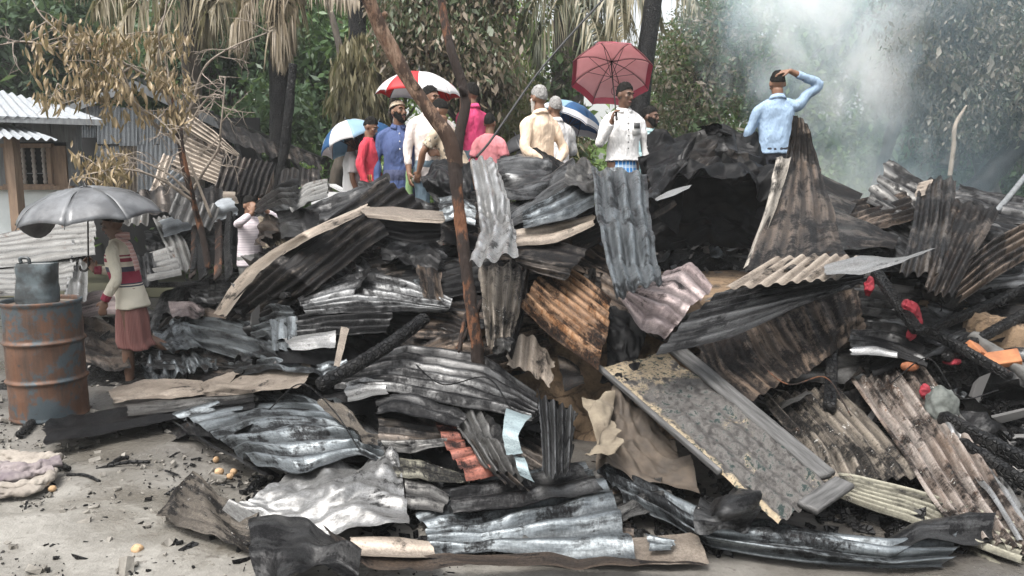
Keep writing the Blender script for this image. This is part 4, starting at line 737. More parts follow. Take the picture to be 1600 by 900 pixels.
scrap('grey_sheet_scrap', 150, .16, MT['grey'], 12, keep=hollow)
scrap('brown_sheet_scrap', 130, .17, MT['darkbrown'], 13, keep=hollow)
scrap('small_steel_scrap', 130, .09, MT['steel'], 14, dz=.09, keep=hollow)
scrap('black_sheet_scrap', 110, .22, MT['black'], 15, keep=hollow)

# wires pulled out of the burnt house
for k_, (pts_, lab) in enumerate([([(640, 560, .1), (690, 600, -.1), (760, 590, -.05), (800, 640, -.1)], 'thin black wire looping over the long arching dark sheet'), ([(1180, 560, -.1), (1230, 600, -.25), (1290, 590, -.15), (1330, 650, -.1)], 'thin rusty wire hanging below the big brown soot-streaked sheet'), ([(420, 640, 0), (470, 600, -.25), (520, 640, -.1), (560, 700, -.1)], 'thin black wire curling over the cream rolled sheets'), ([(1390, 600, 0), (1450, 560, -.2), (1500, 620, -.1), (1560, 610, 0)], 'thin black wire tangled beside the orange bricks')]):
    m = MB(); tube(m, [hp(p, .25) for p in pts_], .004, 6, 60, noise=0); tag(m.build('wire', CHAR if k_ != 1 else BARK_RED), lab, 'wire')
# ------------------------------------------------------------------ oil drum with jerrycan
def drum():
    r, H = .262, .86; c = on_ground(72, 664); c = c+np.array([-.115-.005, r*.95, 0]); c[2] = 0
    root = thing('oil_drum', 'rusty orange and blue-grey oil drum standing on the mud', 'oil drum', c)
    t = NT('rusty_drum_paint'); v = t.coord('Object', False); n1 = t.noise(v, 2.6, 8, 0.65, 0.3); n2 = t.noise(t.scale(v, (9, 9, 1.2)), 1.0, 7, 0.7); n3 = t.noise(v, 22, 6, 0.7)
    c1 = t.mix(t.ramp(n2, .4, .62), (0.125, 0.060, 0.034), (0.055, 0.035, 0.026))
    c1 = t.mix(t.ramp(t.math('ADD', t.math('MULTIPLY', n1, .75), t.math('MULTIPLY', n3, .25)), .49, .53), c1, (0.052, 0.068, 0.078))
    c1 = t.mix(t.ramp(n3, .60, .68, 0, .6), c1, (0.04, 0.03, 0.026))
    t.bump(t.math('ADD', n1, n3), .3, .01); mat = t.set(Base_Color=c1, Roughness=t.ramp(n3, .3, .7, .42, .7), Metallic=.25)
    prof = [(0, r*.97), (.012, r*1.0), (.02, r*.985)]
    for z in np.linspace(.03, .83, 110):
        b = sum(math.exp(-((z-q)/.014)**2) for q in (.29, .575))
        prof.append((z, r*.97+.017*b))
    prof += [(.845, r*.985), (.86, r*1.0)]
    def lathe(pr, seg=72):
        th = np.linspace(0, 2*np.pi, seg, endpoint=False); pr = np.array(pr)
        V = np.stack([pr[:, 1:]*np.cos(th), pr[:, 1:]*np.sin(th), np.repeat(pr[:, :1], seg, 1)], -1)
        d = .006*fbm(V[..., 0]*5, V[..., 1]*5, V[..., 2]*5, 2); V[..., :2] *= (1+d/np.maximum(pr[:, 1:], .05))[..., None]
        i = np.arange(len(pr)*seg).reshape(len(pr), seg); j = np.roll(i, -1, 1)
        return V.reshape(-1, 3)+c, np.stack([i[:-1], j[:-1], j[1:], i[1:]], -1).reshape(-1, 4)
    MB().add(*lathe(prof)).build('body', mat, root)
    MB().add(*lathe([(.835, .001), (.835, r*.95), (.84, r*.965)])).build('lid', plain('drum_lid_rust', (.30, .24, .19), (.14, .12, .10), .4, .3, scale=8), root)
    MB().add(*lathe([(.835, r*.955), (.862, r*.96), (.872, r*.985), (.870, r*1.012), (.855, r*1.015), (.842, r*.99)])).build('rim', mat, root)
    # jerrycan: a dented plastic can with its top cut off, standing on the lid
    k = c+np.array([-.01, -.02, .84]); jr = thing('jerrycan', 'sooty blue-grey dented jerrycan standing on the oil drum lid', 'jerrycan', k)
    jm = plain('sooty_blue_plastic', (.075, .095, .105), (.03, .034, .036), .38, .0, scale=7, bump=.3, lo=.42, hi=.58)
    m = MB(); n, sg = 40, 48; th = np.linspace(0, 2*np.pi, sg, endpoint=False)
    zz = np.linspace(0, .30, n); prf = np.interp(zz, [0, .012, .05, .15, .24, .28, .30], [.90, .98, 1.0, .96, 1.0, .97, .92])
    cx = np.sign(np.cos(th))*np.abs(np.cos(th))**.5*.135; cy = np.sign(np.sin(th))*np.abs(np.sin(th))**.5*.10
    V = np.stack([prf[:, None]*cx, prf[:, None]*cy, np.repeat(zz[:, None], sg, 1)], -1)
    d = .10*fbm(V[..., 0]*7, V[..., 1]*7, V[..., 2]*7, 2)+.06*facet(V[..., 0]*9+V[..., 1]*4, V[..., 2]*8, 4, .3); V[..., :2] *= (1+d)[..., None]
    V[..., 0] += .02*V[..., 2]/.3
    i = np.arange(n*sg).reshape(n, sg); j = np.roll(i, -1, 1)
    m.add(V.reshape(-1, 3)+k, [np.stack([i[:-1], j[:-1], j[1:], i[1:]], -1).reshape(-1, 4), i[0][::-1].copy()]); m.build('can_body', jm, jr)
    m = MB(); V2 = V[-2].copy(); V2[:, :2] *= .93; V3 = V2.copy(); V3[:, :2] *= .5; V3[:, 2] -= .012; ii = np.arange(sg)
    m.add(np.concatenate([V2, V3])+k, [np.stack([ii, np.roll(ii, -1), np.roll(ii, -1)+sg, ii+sg], -1), ii+sg]); m.build('can_top', plain('can_top_plastic', (.16, .17, .17), (.07, .07, .07), .5), jr)
    m = MB(); tube(m, [k+np.array([-.08, -.03, .30]), k+np.array([-.085, -.03, .335]), k+np.array([-.03, -.03, .335]), k+np.array([-.02, -.03, .295])], .012, 8, 16); m.build('can_handle', jm, jr)
drum()

# ------------------------------------------------------------------ forked burnt tree and sapling in front
def P3(lst): return [at(*p) for p in lst]
tr = thing('forked_tree', 'scorched reddish tree forking in two, standing in the middle of the heap', 'tree', at(748, 548, 4.75))
m = MB(); tube(m, P3([(750, 580, 4.75), (742, 520, 4.78), (733, 450, 4.85), (722, 370, 4.95), (714, 300, 5.0), (710, 250, 5.05), (712, 228, 5.06)]), [.046, .041, .040, .040, .041, .050, .046], 26, 180, noise=.16, ns=9); m.build('trunk', BARK_RED, tr)
m = MB(); tube(m, P3([(713, 262, 5.05), (700, 215, 5.02), (672, 175, 5.0), (640, 128, 4.98), (612, 78, 4.95), (588, 30, 4.9), (565, -30, 4.85), (545, -90, 4.8)]), [.048, .052, .045, .043, .048, .045, .042, .038], 22, 160, noise=.11, ns=9); 
for (a, b) in [((650, 140), (640, 122)), ((588, 35), (604, 20))]: tube(m, P3([(*a, 4.97), ((a[0]+b[0])/2, (a[1]+b[1])/2, 4.95), (*b, 4.94)]), [.03, .022, .016], 10, 8, noise=.2)
m.build('limb', BARK_PALE, tr)
m = MB(); tube(m, P3([(711, 260, 5.05), (717, 215, 5.1), (727, 165, 5.15), (722, 130, 5.18), (708, 90, 5.2), (697, 45, 5.25), (690, 0, 5.3), (686, -70, 5.3)]), [.044, .037, .036, .033, .033, .030, .028, .026], 20, 140, noise=.11, ns=10)
tube(m, P3([(726, 150, 5.16), (723, 142, 5.12), (718, 136, 5.1)]), [.028, .024, .012], 10, 8, noise=.2)
m.build('limb', BARK_RED, tr)

def twigs(m, base, dirs, L, r, rg, depth=2, tips=None, droop=.0):
    for d in dirs:
        d = d/np.linalg.norm(d); n = 5; pts = [np.array(base)]
        for k in range(n):
            d = d+rg.normal(size=3)*.16+np.array([0, 0, -droop]); d /= np.linalg.norm(d); pts.append(pts[-1]+d*L/n)
        tube(m, pts, np.linspace(r, r*.4, n+1), 6, 10)
        if tips is not None: tips.extend([(pts[i], d.copy()) for i in range(2, n+1)])
        if depth: 
            for i in (2, 3, 4): twigs(m, pts[i], [d+rg.normal(size=3)*.7], L*.6, r*.5, rg, depth-1, tips, droop)
rg = np.random.default_rng(21)
sp = thing('burnt_sapling', 'burnt sapling with tan withered leaves in front of the wooden house', 'tree', at(318, 380, 7.4))
tips = []; m = MB()
tube(m, P3([(326, 420, 7.3), (318, 375, 7.35), (303, 320, 7.4), (290, 275, 7.45), (280, 225, 7.5), (273, 175, 7.5), (268, 150, 7.5)]), [.035, .033, .028, .024, .02, .016, .012], 10, 50, noise=.12)
tube(m, P3([(312, 350, 7.38), (300, 300, 7.2), (287, 240, 7.1), (283, 200, 7.1)]), [.022, .02, .016, .012], 8, 30)
m.build('trunk', BARK_RED, sp)
m = MB()
LB = [[(280, 225, 7.5), (250, 200, 7.45), (215, 165, 7.3), (185, 100, 7.2), (155, 95, 7.1), (100, 95, 7.0)],
      [(272, 175, 7.5), (245, 130, 7.4), (205, 105, 7.3), (160, 80, 7.2), (120, 70, 7.1), (70, 30, 7.0), (50, 0, 7.0)],
      [(275, 190, 7.5), (262, 110, 7.5), (248, 60, 7.4), (258, 20, 7.4), (262, -20, 7.4)],
      [(280, 210, 7.5), (300, 160, 7.5), (320, 105, 7.45), (360, 75, 7.4), (420, 50, 7.3)],
      [(282, 235, 7.5), (305, 180, 7.5), (330, 150, 7.4), (352, 150, 7.3)],
      [(300, 300, 7.4), (320, 265, 7.3), (342, 230, 7.3), (345, 200, 7.2), (350, 150, 7.2), (352, 120, 7.2)],
      [(300, 305, 7.4), (260, 270, 7.3), (215, 250, 7.2), (180, 240, 7.1)],
      [(303, 315, 7.4), (250, 280, 7.2), (200, 265, 7.0), (150, 270, 6.9), (110, 280, 6.9)],
      [(330, 340, 7.3), (290, 240, 7.2), (262, 200, 7.2), (240, 180, 7.2)],
      [(205, 105, 7.3), (150, 140, 7.2), (120, 150, 7.1), (90, 130, 7.0)],
      [(160, 80, 7.2), (95, 75, 7.1), (40, 65, 7.0), (0, 70, 7.0)]]
for b in LB: 
    pts = P3(b); tube(m, pts, np.linspace(.016, .005, len(pts)), 6, 30, noise=.1)
    pp_ = cr1(pts, 12)
    for i in range(3, 12): twigs(m, pp_[i], [rg.normal(size=3)*np.array([1, .6, .8])], .32, .006, rg, 1, tips, .05)
m.build('branch', TWIG, sp)
# withered leaves: one shared leaf shape, each leaf its own part
lv = MB(); u, v = np.meshgrid(np.linspace(-1, 1, 3), np.linspace(0, 1, 5)); wdt = np.sin(np.pi*np.clip(v*.92+.05, 0, 1))**.8
lv.add(np.stack([u*wdt*.14, .12*(1-np.abs(u))*wdt-.22*v*v, -v], -1), gridF(5, 3)); leaf_me = lv.mesh('leaf', LEAF['tan'], (0, 0, 0))
inleaf = [((100, 90), (45, 55), 60), ((150, 95), (60, 40), 70), ((230, 90), (60, 40), 60), ((240, 140), (50, 30), 50), ((150, 255), (45, 30), 70), ((50, 290), (40, 10), 30), ((230, 160), (60, 30), 40), ((190, 60), (60, 30), 50)]
tp = [t_ for t_ in tips]; rg.shuffle(tp); placed = 0
so_ = np.array(sp['_o'])
def pix(p): 
    d = np.array(p)-np.array([0, 0, 1.65]); z = d[1]*CP-d[2]*SP; return 800+FPX*d[0]/z, 450-FPX*(d[1]*SP+d[2]*CP)/z
dense = [t_ for t_ in tp if any(abs(pix(t_[0])[0]-c[0]) < r[0]*1.1 and abs(pix(t_[0])[1]-c[1]) < r[1]*1.2 for c, r, _ in inleaf)]
extra = MB()
for k in range(1250):
    b, d = dense[k % len(dense)]; b = np.array(b)+rg.normal(size=3)*.05; L = rg.uniform(.06, .13)
    q = Matrix.Rotation(rg.uniform(0, 6.28), 3, 'Z') @ Matrix.Rotation(rg.normal()*.32, 3, 'X') @ Matrix.Rotation(rg.normal()*.3, 3, 'Y')
    if k < 290:
        o = bpy.data.objects.new('leaf', leaf_me); COL.objects.link(o); o.parent = sp; o.location = b-so_; o.rotation_euler = q.to_euler(); o.scale = (L*rg.uniform(.8, 1.3), L, L)
    else:
        V = np.array([v_.co for v_ in leaf_me.vertices])*L; extra.add(V @ np.array(q).T+b, gridF(5, 3))
o = extra.build('leaves', LEAF['tan'], sp); o['kind'] = 'stuff'

# ------------------------------------------------------------------ houses
BOARDW = GREYWOOD
def quadsheet(name, pts4, n, mat, parent, amp=.018, res=24):
    "corrugated panel between four points; ridges run from the first edge to the second (pts a-b top, c-d bottom)"
    a, b, c, d = [np.array(p, float) for p in pts4]; w_ = np.linalg.norm(b-a); u, v = np.meshgrid(np.linspace(0, 1, n*8+1), np.linspace(0, 1, 8))
    P = (a*(1-u[..., None])+b*u[..., None])*(1-v[..., None])+(c*(1-u[..., None])+d*u[..., None])*v[..., None]
    N = np.cross(b-a, c-a); N /= np.linalg.norm(N); N = N if np.dot(N, [0, -1, .7]) > 0 else -N
    P = P+N*(amp*np.sin(2*np.pi*n*u)+.008*fbm(u*6, v*3, a[0], 2))[..., None]
    return MB().add(P, gridF(*u.shape), np.stack([v*np.linalg.norm(c-a), u*w_], -1).reshape(-1, 2)).build(name, mat, parent)
def house_left():
    Yw = 9.4
    root = thing('wooden_house', 'wooden house with pale tin roofs and a barred window, behind the old man', 'house', at(60, 360, Yw))
    A = lambda px, py, d=0.0: at(px, py, Yw+d)
    quadsheet('roof', [at(-160, 100, 11.6), at(118, 172, 10.6), at(-160, 178, 8.6), at(167, 189, 9.0)], 20, MT['roofwhite'], root)
    quadsheet('veranda_roof', [at(-120, 172, 9.3), at(52, 203, 9.2), at(-120, 210, 8.2), at(90, 218, 8.6)], 14, MT['roofwhite'], root)
    # wall boards, upright
    xs = [-160, -110, -70, -35, 0, 28, 56, 84, 116]
    for i in range(len(xs)-1):
        p, q = A(xs[i]+.6, 260), A(xs[i+1]-.6, 260)
        top, bot = A(0, 186)[2], A(0, 222)[2]
        m = MB(); box(m, ((p[0]+q[0])/2, Yw+.02*(i % 2), (top+bot)/2), (q[0]-p[0], .03, top-bot)); m.build('wall_board', BOARDW, root, smooth=False)
    for x0, x1 in ((-150, 10), (106, 117)):
        p, q = A(x0, 260), A(x1, 260); top, bot = A(0, 222)[2], A(0, 292)[2]
        m = MB(); box(m, ((p[0]+q[0])/2, Yw+.015, (top+bot)/2), (q[0]-p[0], .03, top-bot)); m.build('wall_board', BOARDW, root, smooth=False)
    p, q = A(84, 260), A(105, 260); m = MB(); box(m, ((p[0]+q[0])/2, Yw, (A(0, 228)[2]+A(0, 292)[2])/2), (q[0]-p[0], .035, A(0, 228)[2]-A(0, 292)[2])); m.build('shutter', BROWNWOOD, root, smooth=False)
    w0, w1, z0, z1 = A(14, 250)[0], A(80, 250)[0], A(0, 291)[2], A(0, 228)[2]
    wf = MB()
    for (c, s) in [(((w0+w1)/2, Yw-.03, z1), (w1-w0+.1, .07, .05)), (((w0+w1)/2, Yw-.03, z0), (w1-w0+.1, .09, .05)), ((w0, Yw-.03, (z0+z1)/2), (.05, .06, z1-z0-.06)), ((w1, Yw-.03, (z0+z1)/2), (.05, .06, z1-z0-.06))]: box(wf, c, s)
    win = wf.build('window', BROWNWOOD, root, smooth=False)
    dk = plain('room_shade', (.012, .012, .013), None, .9, bump=0)  # near-black tone paints the unlit room behind the openings
    m = MB(); box(m, ((w0+w1)/2, Yw+.35, (z0+z1)/2), (w1-w0+.2, .02, z1-z0+.2)); b = m.build('shade_panel', dk, root, smooth=False)
    for f in (.14, .38, .62, .86):
        x = w0+(w1-w0)*f; h = z1-z0-.05; m = MB(); zz = np.linspace(0, 1, 24)
        tube(m, [(x, Yw-.03, z0+.025+h*z) for z in zz], [.017+.010*math.sin(z*np.pi*7)**2 for z in zz], 10, 24)
        o = m.build('baluster', plain('pale_turned_wood', (.36, .33, .30), (.25, .22, .2), .6) if f == .14 else bpy.data.materials['pale_turned_wood'], root)
    m = MB(); box(m, ((w0+w1)/2, Yw-.03, z0+(z1-z0)*.32), (w1-w0, .012, .012)); m.build('window_bar', GREYWOOD, root, smooth=False)
    wp = plain('pale_painted_wall', (.62, .66, .66), (.5, .54, .54), .7, scale=3)
    p, q = A(-160, 320), A(118, 320); zt, zb = A(0, 296)[2], A(0, 372)[2]
    m = MB(); box(m, ((p[0]+q[0])/2, Yw+.03, (zt+zb)/2), (q[0]-p[0], .06, zt-zb)); m.build('lower_wall', wp, root, smooth=False)
    m = MB(); box(m, ((p[0]+q[0])/2, Yw-.05, zt+.02), (q[0]-p[0]+.06, .10, .05)); m.build('sill_beam', BROWNWOOD, root, smooth=False)
    for px, wd in ((13, .13), (-70, .12)):
        t0, t1 = at(px, 212, 8.7), at(px+6, 368, 8.9); m = MB(); bar(m, (t0[0], 8.75, t0[2]), (t0[0], 8.75, .1), wd, .10, (1, 0, 0)); m.build('veranda_post', BROWNWOOD, root, smooth=False)
    t0 = A(119, 200); m = MB(); box(m, (t0[0], Yw-.01, (A(0, 188)[2]+A(0, 372)[2])/2), (.07, .09, A(0, 188)[2]-A(0, 372)[2])); m.build('corner_post', GREYWOOD, root, smooth=False)
    # side wall running away from us
    s0, s1 = at(120, 260, Yw+.1), at(116, 260, Yw+2.2); zm = (A(0, 190)[2]+.2)/2; m = MB(); bar(m, (s0[0], s0[1], zm), (s1[0], s1[1], zm), .04, A(0, 190)[2]-.2); m.build('side_wall', GREYWOOD, root, smooth=False)
    m = MB(); bar(m, at(-160, 181, 8.65), at(165, 192, 9.02), .06, .07); m.build('eave_beam', GREYWOOD, root, smooth=False)
house_left()
def house_zinc():
    Yw = 11.6
    root = thing('zinc_house', 'fire-damaged house of grey zinc sheets under a dark gable roof', 'house', at(200, 330, Yw))
    A = lambda px, py, d=0.0: at(px, py, Yw+d)
    xs = [128, 152, 186, 213, 240, 262]; tops = [166, 165, 168, 172, 176, 190]; bots = [196, 225, 228, 226, 225, 232]
    for i in range(5):
        quadsheet('wall_sheet', [A(xs[i], tops[i], .02*i), A(xs[i+1]+1, tops[i], .02*i), A(xs[i], bots[i], .02*i), A(xs[i+1]+1, bots[i], .02*i)], 4+i % 2, MT['zincwall'], root, .012)
    for i, (x0, x1, y0, y1) in enumerate([(128, 150, 196, 215), (150, 186, 228, 250), (214, 250, 226, 300), (250, 285, 215, 300), (186, 214, 228, 300)]):
        quadsheet('wall_sheet', [A(x0, y0, .06), A(x1, y0, .06), A(x0, y1, .06), A(x1, y1, .06)], 5, MT['zincwall'] if i != 4 else MT['tan'], root, .014)
    br = MT['darkbrown']
    quadsheet('wall_sheet', [A(286, 178, .1), A(345, 190, .1), A(286, 300, .1), A(345, 300, .1)], 6, br, root, .014)
    m = MB(); box(m, A(240, 300, .7), (3.6, .04, 2.4)); m.build('shade_panel', bpy.data.materials['room_shade'], root, smooth=False)  # black board painting the shade inside the house
    rf = MT['black']
    quadsheet('roof', [at(205, 112, 14.0), at(100, 164, 14.0), at(209, 124, 11.5), at(103, 167, 11.5)], 14, rf, root)
    quadsheet('roof', [at(205, 112, 14.0), at(360, 190, 14.0), at(209, 124, 11.5), at(372, 200, 11.5)], 18, rf, root)
    for a, b in (((212, 132), (106, 172)), ((208, 132), (372, 208))):
        m = MB(); bar(m, at(*a, 11.45), at(*b, 11.45), .04, .12); m.build('barge_board', GREYWOOD, root, smooth=False)
    for k in range(5):
        m = MB(); bar(m, A(330+k*30, 175+k*16, .2), A(345+k*32, 250+k*5, -.5), .06, .06); m.build('burnt_rafter', CHAR, root, smooth=False)
    m = MB(); bar(m, A(300, 170, .3), A(505, 252, -.6), .10, .10); m.build('burnt_purlin', CHAR, root, smooth=False)
    m = MB(); bar(m, A(330, 205, .3), A(420, 228, -.4), .08, .08); m.build('burnt_purlin', BARK_RED, root, smooth=False)
house_zinc()
def ab(label, rows, n, mat, **k): return sheet(label, rows, n, mat, abs_=True, **k)
ab('tan ridged sheet fallen against the zinc house, ridges slanting', [[(288, 212, 9.6), (330, 232, 9.6), (348, 245, 9.6)], [(265, 262, 9.3), (300, 275, 9.3), (342, 290, 9.3)]], 8, 'tan', amp=.02, axis='u', cr=.006)
ab('triangular tan sheet sticking out sideways from the zinc house', [[(292, 172, 9.5), (335, 205, 9.4), (377, 243, 9.3)], [(285, 200, 9.5), (325, 225, 9.4), (372, 246, 9.3)]], 4, 'tan', amp=.02, cr=.006)
ab('dark brown ridged sheet standing upright beside the tan fallen sheets', [[(352, 242, 9.0), (395, 248, 9.0), (433, 255, 9.0)], [(333, 296, 8.7), (375, 305, 8.7), (415, 305, 8.7)]], 9, 'darkbrown', amp=.02, axis='v', cr=.008)
ab('rust-streaked sheet leaning on the burnt roof of the zinc house', [[(300, 205, 10.6), (345, 210, 10.6)], [(310, 245, 10.3), (360, 260, 10.3)]], 5, 'brown', amp=.015, axis='v')
ab('long dark roof sheet sagging from the zinc house towards the palms', [[(330, 178, 10.8), (420, 215, 10.2), (500, 245, 9.8)], [(345, 215, 10.2), (430, 245, 9.7), (505, 262, 9.4)]], 8, 'darkbrown', amp=.02, axis='v', cr=.02)
ab('grey tilted sheet below the fallen tan sheets', [[(262, 262, 9.0), (300, 285, 9.0)], [(225, 305, 8.6), (262, 320, 8.6)]], 5, 'zincwall', amp=.02, axis='v', cr=.01)
ab('pale tan strip of board leaning among the fallen sheets', [[(255, 240, 8.9), (270, 245, 8.9)], [(235, 300, 8.6), (255, 303, 8.6)]], 2, 'tan', amp=.012, axis='v')

for rows_, n_, m_, lab in [
  ([[(380, 255, 9.2), (430, 262, 9.2)], [(372, 320, 8.9), (425, 325, 8.9)]], 5, 'brown', 'brown ridged sheet propped up beneath the sagging roof, beside the scorched coconut palm'),
  ([[(215, 300, 8.5), (290, 285, 8.7), (350, 295, 8.7)], [(220, 335, 8.2), (290, 330, 8.3), (352, 335, 8.3)]], 5, 'darkbrown', 'dark brown sheet lying below the fallen tan sheets'),
  ([[(440, 262, 9.4), (500, 262, 9.2)], [(430, 300, 9.1), (505, 290, 9.0)]], 4, 'darkbrown', 'dark brown sheet leaning at the foot of the scorched coconut palm'),
  ([[(275, 300, 8.2), (345, 322, 8.2)], [(262, 340, 7.9), (330, 362, 7.9)]], 5, 'grey', 'grey ridged sheet tipped against the standing scorched planks'),
  ([[(365, 335, 8.0), (420, 345, 8.0)], [(360, 385, 7.8), (405, 395, 7.8)]], 4, 'black', 'black sheet behind the child in the pale patterned shirt'),
  ([[(180, 318, 8.6), (235, 312, 8.6)], [(175, 350, 8.3), (232, 352, 8.3)]], 4, 'dullzinc', 'grey ridged sheet half hidden behind the grey-black umbrella'),
  ([[(200, 405, 7.8), (240, 395, 7.9)], [(200, 450, 7.4), (250, 445, 7.4)]], 3, 'dark', 'dark sheet standing in the rubble right behind the old man')]:
    ab(lab, rows_, n_, m_, amp=.02, axis='v', cr=.015)
# ------------------------------------------------------------------ trees
def leafcloud(m, clumps, per, size, spread, rg, asp=.34, droop=.6, jitter=1.0):
    C = np.repeat(np.asarray(clumps, float), per, 0); n = len(C)
    p = C+rg.normal(size=(n, 3))*spread*np.array([1, 1, .8])
    d = rg.normal(size=(n, 3))*jitter+np.array([0, 0, -droop]); d /= np.linalg.norm(d, axis=1)[:, None]
    s = np.cross(d, rg.normal(size=(n, 3))); s /= np.linalg.norm(s, axis=1)[:, None]
    L = (size*rg.lognormal(0, .35, n)*.95)[:, None]; w_ = L*asp*.5; nn = np.cross(d, s)
    V = np.stack([p, p+d*L*.45+s*w_, p+d*L+nn*L*.12, p+d*L*.45-s*w_], 1).reshape(-1, 3)
    m.add(V, np.arange(n*4).reshape(n, 4)); return m
def crownpts(c, r, n, rg, seed, lob=.55, hollow=.55):
    q = rg.normal(size=(n, 3)); q /= np.linalg.norm(q, axis=1)[:, None]
    t = hollow+(1-hollow)*rg.uniform(0, 1, n)**.6
    k = 1+lob*fbm(q[:, 0]*1.5+seed, q[:, 1]*1.5, q[:, 2]*1.5, 3)
    P = q*(t*k)[:, None]*np.array(r)+np.array(c)
    return P[fbm(P[:, 0]*.9, P[:, 1]*.9, P[:, 2]*.9+seed, 2) > -.22]
def tree(label, base, top, crowns, mat, n=260, per=38, size=.14, spread=.2, tr=.14, bark=None, droop=.7, asp=.36, seed=0, group=None, name='tree'):
    "base and crown centres in photo points with distance; crowns: (px, py, Y, rx, ry, rz)"
    rg = np.random.default_rng(seed+100); b = at(*base); b[2] = .2
    root = thing(name, label, 'tree', b, group); t_ = at(*top); m = MB()
    mid = (b+t_)/2+rg.normal(size=3)*.2*np.array([1, .5, 0]); tube(m, [b, mid, t_], [tr, tr*.8, tr*.5], 12, 40, noise=.12, ns=4)
    cl = MB()
    for (px, py, Y, rx, ry, rz) in crowns:
        c = at(px, py, Y); pts = crownpts(c, (rx, ry, rz), n, rg, seed)
        leafcloud(cl, pts, per, size, spread, rg, asp, droop)
        for k in range(5):
            e = pts[rg.integers(len(pts))]; s_ = mid+(t_-mid)*rg.uniform(.2, 1); q = (s_+e)/2+rg.normal(size=3)*.15+np.array([0, 0, .1]); tube(m, [s_, q, e], [tr*.35, tr*.22, .012], 7, 16, noise=.1)
    m.build('trunk', bark or BARK, root); cl.build('crown', LEAF[mat], root); return root
FW = MB(); rg = np.random.default_rng(77)
def far_wood():
    pts = []
    for i in range(20):
        px = rg.uniform(-300, 1900); Y = rg.uniform(24, 34); py = rg.uniform(-60, 260); c = at(px, py, Y); 
        pts.append(crownpts(c, (rg.uniform(1.4, 2.6), 1.4, rg.uniform(1.2, 2.4)), 80, rg, i))
    return np.concatenate(pts)
leafcloud(FW, far_wood(), 14, .30, .34, rg, .5, .4)
pts = np.stack([rg.uniform(-26, 28, 2600), rg.uniform(22, 30, 2600), rg.uniform(.3, 3.4, 2600)], -1); leafcloud(FW, pts, 12, .34, .4, rg, .5, .4)
tag(FW.build('far_wood', LEAF['light'], origin=(0, 26, 0)), None, kind='stuff')
UG = MB(); n = 1100
x = rg.uniform(-13, 14, n); y = rg.uniform(12.5, 17, n); z = rg.uniform(.2, 2.1, n)*(.6+.5*(pn(x*.4, y*.4, 2)+.5)); keep = ~((x > 3.6) & (x < 6.6) & (y < 14.5))
leafcloud(UG, np.stack([x, y, z], -1)[keep], 26, .15, .26, rg, .38, .5); tag(UG.build('undergrowth', LEAF['green'], origin=(0, 13, 0)), None, kind='stuff')
T = tree
T('dark green leafy tree above the pale tin roof, at the edge', (-20, 300, 14.5), (20, 60, 14.5), [(-60, 60, 14.5, 1.8, 1.2, 1.6), (60, 110, 15, 1.3, 1.0, 1.0), (60, 20, 14.5, 1.2, 1, .8)], 'dark', 187, 40, .17, .25, seed=1)
T('broad bluish-green tree rising behind the burnt sapling', (170, 300, 16), (150, 60, 16), [(150, 60, 16, 1.5, 1.2, 1.3), (240, 130, 16, 1.3, 1, 1), (130, 20, 16, 1.3, 1, .9)], 'green', 187, 40, .18, .28, seed=2)
T('dense dark green tree between the straw fronds and the charred palm', (370, 300, 14), (360, 120, 14), [(340, 120, 14, 1.1, .9, 1.1), (400, 70, 14.5, 1.0, .9, .9), (410, 190, 13.6, .9, .8, .8), (320, 60, 14, .9, .8, .7)], 'dark', 172, 42, .15, .22, seed=3)
T('glossy green tree behind the boy in red', (505, 300, 15), (500, 90, 15), [(490, 120, 15, .9, .9, 1.3), (560, 60, 15.5, .8, .8, 1.0), (470, 40, 15, .9, .9, .8)], 'green', 144, 36, .17, .25, seed=4)
T('light green tree glimpsed behind the vine-hung trunk', (600, 300, 19), (610, 100, 19), [(590, 110, 19, 1.6, 1, 1.7), (680, 60, 19, 1.2, 1, 1.2)], 'light', 108, 30, .2, .3, seed=5)
T('withered brown tree with grey-brown hanging leaves behind the red and white umbrella', (715, 300, 11.2), (705, 40, 11.2), [(700, 40, 11.2, .75, .6, .8), (660, 60, 11, .5, .5, .6), (740, 110, 11, .5, .5, .6), (715, -30, 11.2, .8, .6, .6)], 'brown', 230, 50, .10, .15, droop=2.0, seed=6)
T('yellow-green tree between the withered brown tree and the thick palm', (800, 300, 17), (810, 110, 17), [(800, 130, 17, .9, .9, 1.6), (790, 40, 17.5, 1.0, .9, 1.0), (840, 210, 16, .8, .8, .9)], 'light', 122, 34, .17, .25, seed=7)
T('mottled green tree behind the pink umbrella', (1090, 300, 14), (1080, 120, 14), [(1070, 150, 14, .9, .9, 1.2), (1120, 80, 14.5, 1.0, .9, 1.2), (1080, 240, 13.5, 1.0, .8, .7)], 'mixed', 200, 55, .10, .2, seed=8)
T('pale green tree half hidden by the smoke', (1230, 300, 16), (1220, 100, 16), [(1190, 90, 16, 1.3, 1, 1.5), (1280, 160, 16, 1.2, 1, 1.3), (1300, 40, 16, 1.2, 1, 1.0)], 'light', 144, 36, .17, .25, seed=9)
T('great grey-green tree with scorched hanging leaves, beyond the smoke', (1580, 320, 11.5), (1500, 90, 11.5), [(1460, 60, 11.5, .9, .8, .8), (1540, 110, 11.3, .9, .8, .8), (1590, 40, 11.5, .9, .8, .9), (1440, 130, 11.8, .6, .6, .5), (1600, 190, 11.2, .7, .7, .6), (1510, 180, 11.3, .7, .6, .5), (1480, -20, 11.5, 1.1, .9, .7)], 'greyg', 190, 60, .085, .15, tr=.18, droop=1.7, seed=10)
